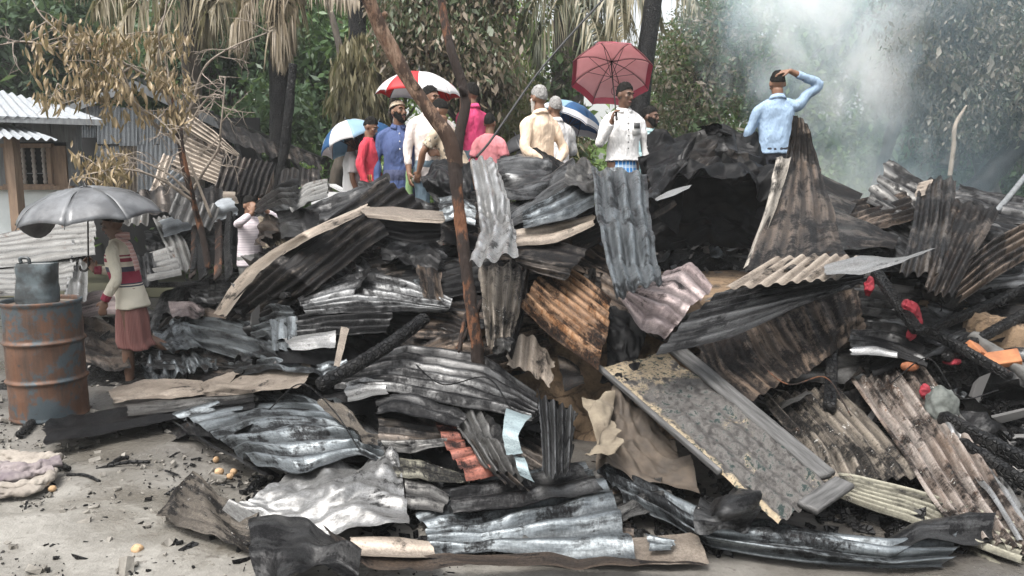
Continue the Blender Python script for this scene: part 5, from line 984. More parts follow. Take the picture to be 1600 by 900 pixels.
T('green tree at the far edge behind the scorched great tree', (1570, 320, 14), (1560, 180, 14), [(1540, 220, 14, 1.2, .9, .9), (1640, 230, 13.5, 1.2, .9, 1.1), (1440, 200, 14.5, .9, .9, 1.1), (1570, 80, 14.5, 1.8, 1, 1.6)], 'green', 158, 38, .16, .25, seed=11)
T('thin dry tree with sparse brown leaves above the man in blue panjabi', (620, 300, 12), (640, 0, 12), [(630, -10, 12, .9, .6, .5), (700, -40, 12, .8, .6, .5)], 'brown', 90, 26, .13, .2, tr=.06, droop=1.8, seed=12)
# leaning dark trunk at the right edge
def stem(label, pts, rad, mat=BARK, name='bare_tree', cat='tree', noise=.15):
    m = MB(); tube(m, P3(pts), rad, 14, 70, noise=noise, ns=6); return tag(m.build(name, mat), label, cat)
stem('leaning dark trunk rising out of frame at the far edge', [(1450, 345, 10.5), (1530, 290, 10.6), (1580, 240, 10.7), (1640, 200, 10.8)], [.17, .15, .14, .13], CHAR)
stem('slender grey pole-like trunk in front of the green thicket', [(1484, 275, 10.2), (1490, 230, 10.2), (1493, 195, 10.2), (1510, 165, 10.3)], [.03, .028, .025, .015], TWIG)
stem('long dark limb arching through the scorched leaves', [(1480, 260, 11.2), (1510, 200, 11.2), (1560, 150, 11.2), (1640, 120, 11.2)], [.12, .11, .09, .07])
stem('half-burnt pale stump standing inside the smoke', [(1365, 300, 12.2), (1385, 235, 12.2), (1400, 190, 12.2), (1412, 160, 12.2)], [.07, .09, .11, .03], ASHWOOD, noise=.3)
stem('broken branch hanging off the half-burnt stump in the smoke', [(1400, 185, 12.2), (1430, 155, 12.2), (1460, 145, 12.3)], [.05, .04, .01], ASHWOOD)
stem('black charred palm trunk curving up behind the pink umbrella', [(996, 300, 11.5), (998, 190, 11.5), (1006, 110, 11.5), (1014, 50, 11.5), (1026, -40, 11.5)], [.17, .155, .14, .135, .13], CHAR, 'charred_palm', 'palm', .06)
stem('charred thin post standing beside the scorched coconut palm', [(432, 320, 9.4), (446, 220, 9.4), (458, 100, 9.4)], [.07, .06, .05], CHAR, 'charred_post', 'post', .2)
stem('dark slender trunk behind the boy in red', [(520, 310, 12.5), (530, 260, 12.5), (545, 200, 12.6), (560, 120, 12.6), (555, -30, 12.6)], [.13, .11, .1, .09, .08])
stem('green branching trunk between charred palm and vine-hung trunk', [(540, 130, 13.5), (525, 50, 13.5), (505, -20, 13.5)], [.07, .06, .05], BARK)
def frond(root, pts, leaflet, mat, rg, n=70, wd=.035, hang=1.0, r=.02):
    P = cr1(pts, n); m = MB(); tube(m, pts, np.linspace(r, r*.3, len(pts)), 6, 24)
    T = np.gradient(P, axis=0); T /= np.linalg.norm(T, axis=1)[:, None]
    for sgn in (-1, 1):
        side = np.cross(T, [0, 0, 1.0]); side /= np.linalg.norm(side, axis=1)[:, None]+1e-6
        t = np.linspace(.12, 1, n); L = leaflet*np.sin(np.pi*np.clip(t*.85+.12, 0, 1))**.6*rg.uniform(.75, 1.1, n)
        d0 = side*sgn*.75+T*.5+rg.normal(size=(n, 3))*.1; d1 = d0*.35+np.array([0, 0, -hang])+rg.normal(size=(n, 3))*.16
        A = P; B = A+d0*(L*.35)[:, None]; C = B+d1*(L*.4)[:, None]; D = C+(d1*.7+np.array([0, 0, -.4*hang]))*(L*.35)[:, None]
        w_ = np.cross(d0, d1); w_ /= np.linalg.norm(w_, axis=1)[:, None]+1e-6; w2 = T*.6+w_*.5; w2 /= np.linalg.norm(w2, axis=1)[:, None]; w2 = w2*wd*.5
        V = np.stack([A-w2*.5, A+w2*.5, B-w2, B+w2, C-w2*.8, C+w2*.8, D-w2*.1, D+w2*.1], 1); i = np.arange(n)[:, None]*8
        m.add(V.reshape(-1, 3), np.concatenate([i+np.array([[0, 1, 3, 2]]), i+np.array([[2, 3, 5, 4]]), i+np.array([[4, 5, 7, 6]])]))
    return m.build('frond', mat, root)
rg = np.random.default_rng(5)
# palm 1: straw fronds at top left
r1 = thing('coconut_palm', 'coconut palm whose straw-coloured dead fronds hang over the burnt sapling', 'palm', at(300, 330, 11.5))
m = MB(); tube(m, P3([(305, 330, 11.5), (300, 150, 11.5), (296, -20, 11.4), (296, -110, 11.4)]), [.16, .14, .13, .13], 14, 60, noise=.06); m.build('trunk', BARK, r1)
for pts in [[(296, -110, 11.4), (250, -85, 10.9), (190, -45, 10.5), (150, 10, 10.2)], [(296, -110, 11.4), (250, -60, 10.6), (215, 0, 10.2), (170, 62, 10)], [(296, -110, 11.4), (290, -50, 10.5), (262, 20, 10.1), (232, 85, 10)], [(296, -110, 11.4), (330, -60, 10.6), (345, -10, 10.2), (325, 20, 10)], [(296, -110, 11.4), (320, -70, 11.3), (330, 0, 11.4), (310, 60, 11.5)], [(296, -110, 11.4), (230, -100, 11), (160, -80, 10.8), (80, -30, 10.6)]]:
    frond(r1, P3(pts), .75, LEAF['straw'], rg, 80, .05, 1.1)
# palm 2: scorched palm with skirt of dead fronds
r2 = thing('coconut_palm', 'scorched coconut palm with long brown fronds hanging straight down its trunk', 'palm', at(440, 330, 10.2))
m = MB(); tube(m, P3([(436, 330, 10.2), (437, 230, 10.2), (436, 100, 10.2), (425, -60, 10.2)]), [.16, .14, .13, .13], 14, 60, noise=.08); m.build('trunk', CHAR, r2)
BF = leafmat('brown_frond', (0.16, 0.125, 0.085), (0.30, 0.245, 0.17), None, 0, .2)
for pts in [[(425, -70, 10.2), (390, -50, 9.9), (378, 10, 9.8), (380, 65, 9.8)], [(425, -70, 10.2), (410, -30, 9.9), (375, 20, 9.7), (370, 50, 9.7)], [(425, -70, 10.2), (440, -40, 9.8), (445, 20, 9.7), (440, 95, 9.7)], [(425, -70, 10.2), (450, -50, 9.9), (460, 0, 9.8), (452, 75, 9.8)], [(425, -70, 10.2), (435, -30, 9.8), (432, 30, 9.7), (436, 80, 9.7)], [(425, -70, 10.2), (470, -60, 10.2), (520, -40, 10), (560, 0, 9.9)]]:
    frond(r2, P3(pts), .42, BF, rg, 80, .035, 1.6, .018)
# vine-hung trunk
r3 = thing('vine_hung_trunk', 'trunk wrapped in a thick column of hanging straw-yellow creeper', 'tree', at(560, 320, 11.5))
m = MB(); tube(m, P3([(563, 320, 11.5), (560, 120, 11.5), (556, -40, 11.5)]), [.16, .14, .12], 12, 40, noise=.1); m.build('trunk', CHAR, r3)
cl = MB(); c = np.stack([np.interp(t_, [0, 1], [0, 0]) + 0*t_ for t_ in [np.linspace(0, 1, 3)]], 0)
k = 420; tt = rg.uniform(0, 1, k); pyy = 55+tt*150; wdt = np.interp(tt, [0, .15, .6, 1], [12, 22, 34, 26]); ang = rg.uniform(0, 6.28, k)
pts = np.array([at(560+wdt[i]*math.cos(ang[i]), pyy[i], 11.3+wdt[i]/100*math.sin(ang[i])) for i in range(k)])
leafcloud(cl, pts, 9, .22, .06, rg, .16, 3.0, .6); cl.build('creeper', leafmat('straw_creeper', (.10, .095, .045), (.30, .26, .15), None, 0, .25), r3)
# palmyra palm in the middle: thick trunk, fan fronds hanging
r4 = thing('fan_palm', 'thick-trunked fan palm with drooping grey-green fronds behind the white-bearded man', 'palm', at(885, 320, 12.5))
m = MB(); tube(m, P3([(880, 330, 12.5), (885, 200, 12.5), (890, 60, 12.5), (892, -30, 12.5)]), [.30, .28, .27, .25], 16, 60, noise=.14, ns=5); m.build('trunk', BARK, r4)
FG = leafmat('grey_green_frond', (0.05, 0.06, 0.035), (0.15, 0.16, 0.09), (0.26, 0.23, 0.15), .5, .3)
for pts in [[(890, -40, 12.4), (850, -20, 12), (828, 10, 11.8), (815, 60, 11.7)], [(890, -40, 12.4), (920, 20, 12), (935, 60, 11.8), (932, 100, 11.7)], [(890, -40, 12.4), (870, 0, 11.9), (850, 40, 11.7), (838, 85, 11.7)], [(890, -40, 12.4), (960, -40, 12), (1010, -10, 11.8), (1030, 40, 11.6)], [(890, -40, 12.4), (950, -20, 12), (970, 10, 11.8), (975, 60, 11.6)], [(890, -40, 12.4), (990, -80, 12), (1060, -50, 11.8), (1090, 10, 11.6)], [(890, -40, 12.4), (930, -20, 12.6), (950, 20, 12.8), (950, 70, 12.8)], [(890, -40, 12.4), (800, -60, 12), (760, -30, 11.8), (745, 30, 11.7)]]:
    frond(r4, P3(pts), .62, FG, rg, 80, .04, 1.2)
iv = MB(); pts = np.array([at(880+rg.normal()*20, rg.uniform(80, 300), 12.15) for _ in range(90)]); leafcloud(iv, pts, 14, .12, .12, rg, .4, .6); iv.build('ivy', LEAF['mixed'], r4)
# bamboo / yellowing thicket
for (lab, x0, x1, y0, y1, Y, k) in [('yellowing bamboo clump behind the red and white umbrella', 770, 845, 105, 290, 13.2, 150), ('second bamboo clump, duller, behind the boy with the small umbrella', 830, 890, 180, 300, 12.4, 90)]:
    rb = thing('bamboo_clump', lab, 'bamboo', at((x0+x1)/2, 320, Y)); m = MB()
    for q in range(9):
        a = rg.uniform(x0, x1); tube(m, P3([(a, 330, Y), (a+rg.normal()*8, 220, Y+rg.normal()*.2), (a+rg.normal()*20, y0-10, Y)]), [.025, .022, .01], 6, 20)
    m.build('culms', plain('bamboo_culm', (.20, .19, .08), (.12, .12, .05), .5) if 'bamboo_culm' not in bpy.data.materials else bpy.data.materials['bamboo_culm'], rb)['kind'] = 'stuff'
    cl = MB(); pts = np.array([at(rg.uniform(x0-10, x1+10), rg.uniform(y0, y1), Y+rg.normal()*.4) for _ in range(k)]); leafcloud(cl, pts, 30, .17, .2, rg, .15, 1.4); cl.build('foliage', LEAF['bamboo'], rb)
# cable hanging across from the tree tops
m = MB(); tube(m, P3([(960, -20, 9), (905, 40, 8.6), (840, 115, 8.2), (770, 215, 7.6), (745, 245, 7.3)]), .012, 6, 40); tag(m.build('cable', plain('black_cable', (.02, .02, .02), None, .5, bump=0)), 'black sagging cable running down from the palms to the forked tree', 'cable')
# ------------------------------------------------------------------ people
SKIN = plain('brown_skin', (0.20, 0.105, 0.062), (0.16, 0.08, 0.047), .55, scale=12, bump=.05)
SKIN2 = plain('darker_skin', (0.135, 0.07, 0.043), (0.105, 0.054, 0.033), .55, scale=12, bump=.05)
HAIR = plain('black_hair', (.006, .0055, .005), (.012, .011, .010), .9, scale=60, bump=.5)
HAIR.node_tree.nodes['Principled BSDF'].inputs['Specular IOR Level'].default_value = .15
HAIRG = plain('grey_hair', (.30, .29, .28), (.14, .135, .13), .7, scale=60, bump=.4)
HAIRW = plain('white_beard_hair', (.62, .60, .57), (.45, .43, .40), .8, scale=60, bump=.4)
EYEW = plain('eye_white', (.32, .29, .27), None, .3, bump=0); EYEB = plain('eye_dark', (.01, .008, .007), None, .2, bump=0)
LIP = plain('lip', (.16, .06, .05), None, .5, bump=0)
SANDAL = plain('sandal_rubber', (.05, .045, .04), None, .7, bump=.1)
def cloth_mat(name, a, b=None, **k): return plain(name, a, b or tuple(x*.86 for x in a), k.pop('rough', .85), scale=k.pop('scale', 5.5), bump=k.pop('bump', .9), rand=True, stretch=(1.6, 1.6, .55), bd=.05, det=4, **k)
def bands(name, axis, stops, rough=.85, scale=1.0, check=None):
    "woven stripes along an object axis: stops = [(height in m, colour)]"
    t = NT(name); v = t.coord('Object', False); s = t.new('SeparateXYZ'); t.put(s.inputs[0], v); z = s.outputs[axis]
    c = stops[0][1]; prev = None
    for h, col in stops[1:]:
        f = t.math('GREATER_THAN', z, h); c = t.mix(f, c, col)
    n = t.noise(v, 30, 4, .6); t.bump(n, .3, .006)
    return t.set(Base_Color=c, Roughness=rough)
def stripes(name, cols, freq, rough=.85, axis='ang', cross=None):
    t = NT(name); v = t.coord('Object', False); s = t.new('SeparateXYZ'); t.put(s.inputs[0], v)
    if axis == 'ang': q = t.math('ADD', t.math('ARCTAN2', s.outputs[0], s.outputs[1]), t.math('MULTIPLY', t.noise(v, 3, 2, .5), .3))
    else: q = s.outputs[axis]
    w_ = t.math('FRACT', t.math('MULTIPLY', q, freq)); c = cols[0]
    for i in range(1, len(cols)): c = t.mix(t.math('GREATER_THAN', w_, i/len(cols)), c, cols[i])
    if cross: c = t.mix(t.math('GREATER_THAN', t.math('FRACT', t.math('MULTIPLY', s.outputs[2], cross[0])), .7), c, t.mix(.5, c, cross[1]))
    return t.set(Base_Color=c, Roughness=rough)
def camo(name):
    t = NT(name); v = t.coord('Object', False); x = t.new('TexVoronoi'); t.put(x.inputs['Vector'], t.vmath('ADD', v, t.scale(t.new_comb(t.noise(v, 18, 3, .6)), (.03, .03, .03)))); x.inputs['Scale'].default_value = 26
    n = t.noise(v, 16, 3, .6)
    c = t.mix(t.ramp(n, .45, .50), (.62, .57, .47), (.10, .09, .075)); c = t.mix(t.ramp(x.outputs[0], .32, .38), c, (.42, .34, .25))
    return t.set(Base_Color=c, Roughness=.85)
WR = bpy.data.textures.new('wrinkles', 'CLOUDS'); WR.noise_scale = .16; WR.noise_depth = 2
def rem(o, vox, smooth=3, wr=0.0):
    m = o.modifiers.new('union', 'REMESH'); m.mode = 'VOXEL'; m.voxel_size = vox; m.use_smooth_shade = True
    if smooth: s = o.modifiers.new('smooth', 'SMOOTH'); s.iterations = smooth; s.factor = .5
    if wr: d = o.modifiers.new('folds', 'DISPLACE'); d.texture = WR; d.strength = wr; d.mid_level = .38; d.texture_coords = 'GLOBAL'
def person(label, px, Y, top_py, H, head, clothes, yaw=0, lean=0.0, leanside=0.0, arms=None, hair=HAIR, skin=SKIN, beard=None, cap=None, hyaw=0, hpitch=0, legs=None, detail=True, group=None, hairlong=0.0, thin=1.0):
    """yaw: 0 faces the camera, +90 faces the right of the picture. arms: dict side-> [shoulder offset?] joints in body space
    (x to the person's right, y forward, z up, in units of a 1.7 m figure)"""
    s = H/1.7; head_top = at(px, top_py, Y); base = np.array([head_top[0], Y, head_top[2]-H*head])
    root = thing('person', label, 'person', base, group); root['_o'] = [0.0, 0.0, 0.0]
    root.rotation_euler = (0, 0, R(yaw)+math.pi); root.scale = (s, s, s)
    Lm = np.array((Matrix.Rotation(R(-lean), 3, 'X') @ Matrix.Rotation(R(leanside), 3, 'Y')).to_3x3()); piv = np.array([0, 0, .93])
    up = lambda p: (np.array(p, float)-piv) @ Lm.T+piv
    off = np.zeros(3)
    nk = up((0, -.01, 1.43)); hd0 = up((0, .015, 1.585)); hm = np.array((Matrix.Rotation(R(hyaw), 3, 'Z') @ Matrix.Rotation(R(-hpitch), 3, 'X')).to_3x3())
    hp_ = nk+np.array((0, .02, .155)) if lean > 10 else hd0
    HS = .93; hd = lambda p: (np.array(p, float)*HS) @ hm.T+hp_
    sh_ = {k: up((sx*.165*thin, -.01, 1.355)) for k, sx in (('R', 1), ('L', -1))}
    A = {'R': [(.235, -.03, 1.10), (.24, .05, .86)], 'L': [(-.235, -.03, 1.10), (-.24, .05, .86)]}
    if lean and not arms: A = {k: [tuple(up(q)) for q in v] for k, v in A.items()}
    if arms: A.update(arms)
    LG = {'R': [(.09, 0, .92), (.10, .015, .49), (.10, -.03, .085)], 'L': [(-.09, 0, .92), (-.10, .015, .49), (-.10, -.03, .085)]}
    if legs: LG.update(legs)
    # body: one continuous skin
    m = MB()
    tube(m, [up((0, 0, .88)), up((0, .005, 1.05)), up((0, .01, 1.22)), up((0, -.005, 1.36)), up((0, -.01, 1.42))], [(.125*thin, .088), (.115*thin, .078), (.130*thin, .090), (.125*thin, .078), (.06, .052)], 16, 24, up=(0, 1, 0))
    tube(m, [up((0, -.015, 1.36)), nk, hd((0, -.01, -.06))], [.065, .056, .054], 12, 12)
    ball(m, hd((0, -.008, .025)), HS*np.array((.074, .094, .098)), hm, 8); ball(m, hd((0, .022, -.045)), HS*np.array((.056, .066, .070)), hm, 8)
    ball(m, hd((0, .065, -.095)), HS*np.array((.028, .026, .022)), hm, 5); ball(m, hd((0, .085, .030)), HS*np.array((.052, .016, .014)), hm, 5)
    tube(m, [hd((0, .085, .02)), hd((0, .100, -.012)), hd((0, .106, -.03))], [.010, .013, .016], 8, 8); ball(m, hd((0, .098, -.032)), HS*np.array((.020, .012, .010)), hm, 4)
    ball(m, hd((0, .083, -.064)), HS*np.array((.026, .012, .012)), hm, 4)
    for sx in (-1, 1): ball(m, hd((sx*.078, -.012, -.005)), HS*np.array((.010, .022, .033)), hm, 5); ball(m, hd((sx*.042, .068, -.015)), HS*np.array((.024, .018, .02)), hm, 4)
    hands = {}
    for k, sx in (('R', 1), ('L', -1)):
        e, w_ = [np.array(q, float) for q in A[k][:2]]; s0 = sh_[k]
        tube(m, [s0, (s0+e)/2, e, (e*.55+w_*.45), w_], [.044, .041, .035, .037, .026], 12, 24)
        d = (w_-e)/np.linalg.norm(w_-e); d = np.array(A[k][2], float)/np.linalg.norm(A[k][2]) if len(A[k]) > 2 and A[k][2] is not None else d
        pn_ = np.array(A[k][3], float) if len(A[k]) > 3 else np.array([-sx, 0, 0.]); pn_ = pn_-d*np.dot(pn_, d); pn_ /= np.linalg.norm(pn_)+1e-9   # palm faces this way
        sd_ = np.cross(d, pn_)*(1 if k == 'R' else -1)             # towards the thumb
        curl = A[k][4] if len(A[k]) > 4 else .45
        pc = w_+d*.045; hmx = np.stack([sd_, d, pn_], 1); ball(m, pc, (.040, .052, .017), hmx, 6)
        tube(m, [w_-d*.02, w_+d*.02], [(.028, .022)]*2, 10, 6)
        for i, (o_, fl) in enumerate([(.030, .070), (.010, .080), (-.011, .074), (-.031, .058)]):
            b0 = pc+d*.043+sd_*o_; P_ = [b0]; dd = d.copy()
            for j, f in enumerate((.45, .32, .23)):
                a_ = curl*(.6+.25*j+.08*i); dd = dd*math.cos(a_)+pn_*math.sin(a_)*1.0; dd /= np.linalg.norm(dd); P_.append(P_[-1]+dd*fl*f)
            tube(m, P_, [.0095, .009, .0085, .007], 8, 12)
        t0 = w_+d*.025+sd_*.030; tube(m, [t0, t0+sd_*.025+d*.025+pn_*.01, t0+sd_*.03+d*.055+pn_*.022], [.013, .0115, .009], 8, 10)
        hands[k] = (w_+d*.085+pn_*.03, d, pn_)
    for k, sx in (('R', 1), ('L', -1)):
        h_, kn, an = [np.array(q, float) for q in LG[k][:3]]
        tube(m, [h_, (h_+kn)/2, kn, kn*.6+an*.4, an], [.082, .07, .052, .052, .036], 12, 30)
        f = np.array(LG[k][3], float) if len(LG[k]) > 3 else np.array([sx*.12, 1, 0.]); f /= np.linalg.norm(f)
        dn = (an-kn)/np.linalg.norm(an-kn); dn = dn-f*np.dot(dn, f); dn /= np.linalg.norm(dn)+1e-9
        tube(m, [an-f*.05+dn*.045, an+f*.02+dn*.04, an+f*.11+dn*.062, an+f*.17+dn*.068], [(.032, .034), (.038, .040), (.044, .022), (.030, .012)], 12, 16)
    bo = m.build('body', skin, root); rem(bo, .0085, 2)
    # head details
    for sx in (-1, 1):
        e_ = MB(); ball(e_, hd((sx*.031, .079, .004)), (.011, .006, .006), hm, 5); eo = e_.build('eye', EYEW, root)
        e_ = MB(); ball(e_, hd((sx*.031+.001, .0865, .004)), (.0075, .004, .0075), hm, 4); e_.build('pupil', EYEB, eo)
        e_ = MB(); tube(e_, [hd((sx*.014, .098, .026)), hd((sx*.034, .093, .033)), hd((sx*.052, .078, .026))], [(.004, .006)]*3, 6, 8); e_.build('eyebrow', hair, root)
    e_ = MB(); tube(e_, [hd((-.024, .088, -.066)), hd((0, .097, -.064)), hd((.024, .088, -.066))], [(.004, .006), (.006, .009), (.004, .006)], 8, 10); e_.build('mouth', LIP, root)
    def cap_part(name, mat, keep, grow, noise=.006, k=22, stretch=None):
        b = MB(); ball(b, (0, 0, 0), (1, 1, 1), None, k); V = np.concatenate(b.V); F = np.concatenate(b.F[4])
        h = V*np.array([.074, .094, .098])*grow+np.array([0, -.008, .025])
        jw = V*np.array([.056, .066, .070])*grow+np.array([0, .022, -.045])
        low = np.clip((-V[:, 2]-.2)*2.5, 0, 1)[:, None]*np.clip(V[:, 1:2]*2+.3, 0, 1); h = h*(1-low)+jw*low
        if stretch: h = stretch(V, h)
        kp = keep(V, h); F = F[kp[F].all(1)]
        h = h*(1+noise/.09*fbm(V[:, 0]*6+px, V[:, 1]*6, V[:, 2]*6, 3))[:, None]
        if name == 'hair': h = h*(1+.15*np.clip(V[:, 2:3]-.15, 0, 1)**1.1)*(1+.05*np.clip(-V[:, 1:2], 0, 1))*np.where(np.abs(h[:, :1]) > .05, .97, 1)
        b2 = MB(); b2.add((h*HS) @ hm.T+hp_, F); o = b2.build(name, mat, root)
        sm = o.modifiers.new('thick', 'SOLIDIFY'); sm.thickness = .005 if name == 'hair' else .008; sm.offset = 0; return o
    if hair is not None and cap != 'full':
        cap_part('hair', hair, lambda V, h: (h[:, 2] > .028+h[:, 1]*.50) & ((h[:, 2] > -.01-hairlong) | (h[:, 1] < -.02)) & (h[:, 2] > -.045-hairlong) & ~((np.abs(h[:, 0]) > .062) & (h[:, 2] < .012) & (h[:, 1] > -.03) & (h[:, 1] < .02)), 1.03)
    if cap:
        cm = CAPM; cap_part('cap', cm, lambda V, h: h[:, 2] > .055+h[:, 1]*.15, 1.12, .001)
    if beard is not None:
        long_ = beard[1]
        def st(V, h):
            q = np.clip((-h[:, 2]-.05)/.07, 0, 1)[:, None]; return h+q*np.array([0, .012, -long_])
        cap_part('beard', beard[0], lambda V, h: (h[:, 2] < -.035+np.abs(h[:, 0])*.55) & (h[:, 1] > -.012) & ~((np.abs(h[:, 0]) < .022) & (h[:, 2] > -.075)), 1.06, .005, 24, st)
        b = MB(); tube(b, [hd((-.028, .09, -.056)), hd((0, .106, -.048)), hd((.028, .09, -.056))], [(.004, .006), (.006, .008), (.004, .006)], 8, 10); b.build('moustache', beard[0], root)
    C = clothes
    # upper garment: trunk and sleeves grown together, collar apart
    if 'top' in C:
        mat, hem, slv = C['top'], C.get('hem', .80), C.get('sleeve', 1.0); fl = C.get('flare', 1.0); m = MB(); low = lambda z: up((0, 0, z)) if z > .85 else up((0, 0, .85))+np.array([0, 0, z-.85])
        P_ = [low(hem), low((hem+1.0)/2 if hem < .95 else .98), low(1.06), up((0, .012, 1.22)), up((0, -.005, 1.33)), up((0, -.012, 1.405)), up((0, -.012, 1.45))]
        tube(m, P_, [(.188*fl*thin, .138*fl), (.170*thin, .126), (.160*thin, .118), (.168*thin, .120), (.158*thin, .104), (.088, .074), (.062, .060)], 24, 40, up=(0, 1, 0))
        for k in ('R', 'L'):
            e, w_ = [np.array(q, float) for q in A[k][:2]]; s0 = sh_[k]; 
            sx_ = 1 if k == 'R' else -1; inn = up((sx_*.07*thin, -.012, 1.405)); s1 = s0+(e-s0)*.10; path = [inn, s1, (s0+e)/2, e]; rad = [.042, .055, .050, .045]
            if slv > .55: path += [e*.5+w_*.5, e*(1-slv)+w_*slv]; rad += [.042, .036]
            elif slv < .5: path = [inn, s1, s0*.5+e*.5, s0*.25+e*.75]; rad = [.042, .058, .060, .062]
            if not C.get('sleeve_mat'): tube(m, path, rad, 14, 24)
            else:
                ms = MB(); tube(ms, path, rad, 14, 24); so = ms.build('sleeve', C['sleeve_mat'], root); rem(so, .012, 2, .02)
            if C.get('cuff') is not None:
                cu = MB(); q = path[-1]; dq = (path[-1]-path[-2])/np.linalg.norm(path[-1]-path[-2]); tube(cu, [q-dq*.045, q+dq*.015], [rad[-1]+.006, rad[-1]+.004], 14, 6); cu.build('cuff', C['cuff'], root)
        to = m.build(C.get('topname', 'shirt'), mat, root); rem(to, .0115, 3, C.get('wr', .034))
        if C.get('collar') is not None:
            cm = C['collar']; m = MB(); th = np.linspace(R(20), R(340), 22)+R(90)
            ring = lambda r1, r2, z, dy: [up((r1*math.cos(a), dy+r2*math.sin(a), z-.018*math.sin(a))) for a in th]
            r0, r1, r2 = ring(.064, .062, 1.425, -.008), ring(.068, .068, 1.465, -.010), ring(.088, .086, 1.425, -.006)
            V = np.concatenate([r0, r1, r2]); m.add(V, gridF(3, 22)); m.build('collar', cm, root).modifiers.new('thick', 'SOLIDIFY').thickness = .006
        if C.get('buttons') is not None:
            for z in np.linspace(1.36, max(hem+.12, C.get('bmin', 0)), C.get('nb', 5)):
                b = MB(); ball(b, low(z)+np.array([.0, np.interp(z, [.8, 1.0, 1.2, 1.36, 1.42], [.152, .140, .145, .118, .085])*1.02, 0]), (.008, .004, .008), None, 3); b.build('button', C['buttons'], root)
        if C.get('pocket') is not None:
            b = MB(); sx = C.get('pocketside', -1); p_ = up((sx*.085, .136, 1.24)); box(b, p_, (.095, .012, .11), rotm('Z', -sx*14)); po = b.build('pocket', mat, root)
            if C['pocket'] != mat:
                b = MB(); box(b, up((sx*.085, .143, 1.275)), (.072, .010, .055), rotm('Z', -sx*14)); b.build('pocket_badge', C['pocket'], po)
    if 'lungi' in C:
        mat, zb = C['lungi'], C.get('lz', .10); m = MB(); n, sg = 26, 56; th = np.linspace(0, 2*np.pi, sg, endpoint=False); V = []
        kn = [(np.array(LG['R'][1])+np.array(LG['L'][1]))/2, (np.array(LG['R'][2])+np.array(LG['L'][2]))/2]
        spread = [min(.05, abs(LG['R'][1][1]-LG['L'][1][1])/2), min(.05, abs(LG['R'][2][1]-LG['L'][2][1])/2)]
        for z in np.linspace(.99, zb, n):
            cx = np.array([np.interp(z, [.08, .49, .93], [kn[1][i], kn[0][i], 0]) for i in range(2)]); ry = np.interp(z, [.08, .49, .93], [.13+spread[1], .13+spread[0], .125]); rx = np.interp(z, [.08, .49, .72, .86, 1.0], [.185, .175, .172, .155, .15]); ry = ry*np.interp(z, [.7, .86], [1, .88]); am = np.interp(z, [.7, .84], [1, .12])
            r_ = 1+am*((.05+.06*(1-z))*np.sin(th*9+3*z+px)*.7+.04*np.sin(th*5+px)+.03*np.sin(th*17+5*z))
            V.append(np.stack([cx[0]+rx*np.cos(th)*r_, cx[1]+ry*np.sin(th)*r_, np.full(sg, z)+.012*np.sin(th*3)*(z < .5)], -1))
        V = np.array(V); i = np.arange(n*sg).reshape(n, sg); j = np.roll(i, -1, 1)
        m.add(V.reshape(-1, 3), np.stack([i[:-1], i[1:], j[1:], j[:-1]], -1).reshape(-1, 4)); m.build('lungi', mat, root).modifiers.new('thick', 'SOLIDIFY').thickness = .008
    if 'trousers' in C:
        m = MB(); tube(m, [(0, 0, 1.0), (0, 0, .93), (0, 0, .84)], [(.160*thin, .118), (.172*thin, .13), (.16*thin, .11)], 18, 10, up=(0, 1, 0))
        for k in ('R', 'L'):
            h_, kn, an = [np.array(q, float) for q in LG[k][:3]]; tube(m, [h_, (h_+kn)/2, kn, an+np.array([0, 0, .03])], [.095, .082, .068, .058], 14, 26)
        o = m.build('trousers', C['trousers'], root); rem(o, .013, 2, .025)
    root['_hands'] = 0; del root['_hands']
    def wpt(p): return np.array(Matrix.Rotation(R(yaw)+math.pi, 3, 'Z') @ Vector(np.array(p, float)*s))+base
    return root, {k: wpt(v[0]) for k, v in hands.items()}, wpt, hd, root
def extra(root, name, mb, mat, sol=.006):
    o = mb.build(name, mat, root)
    if sol: o.modifiers.new('thick', 'SOLIDIFY').thickness = sol
    return o
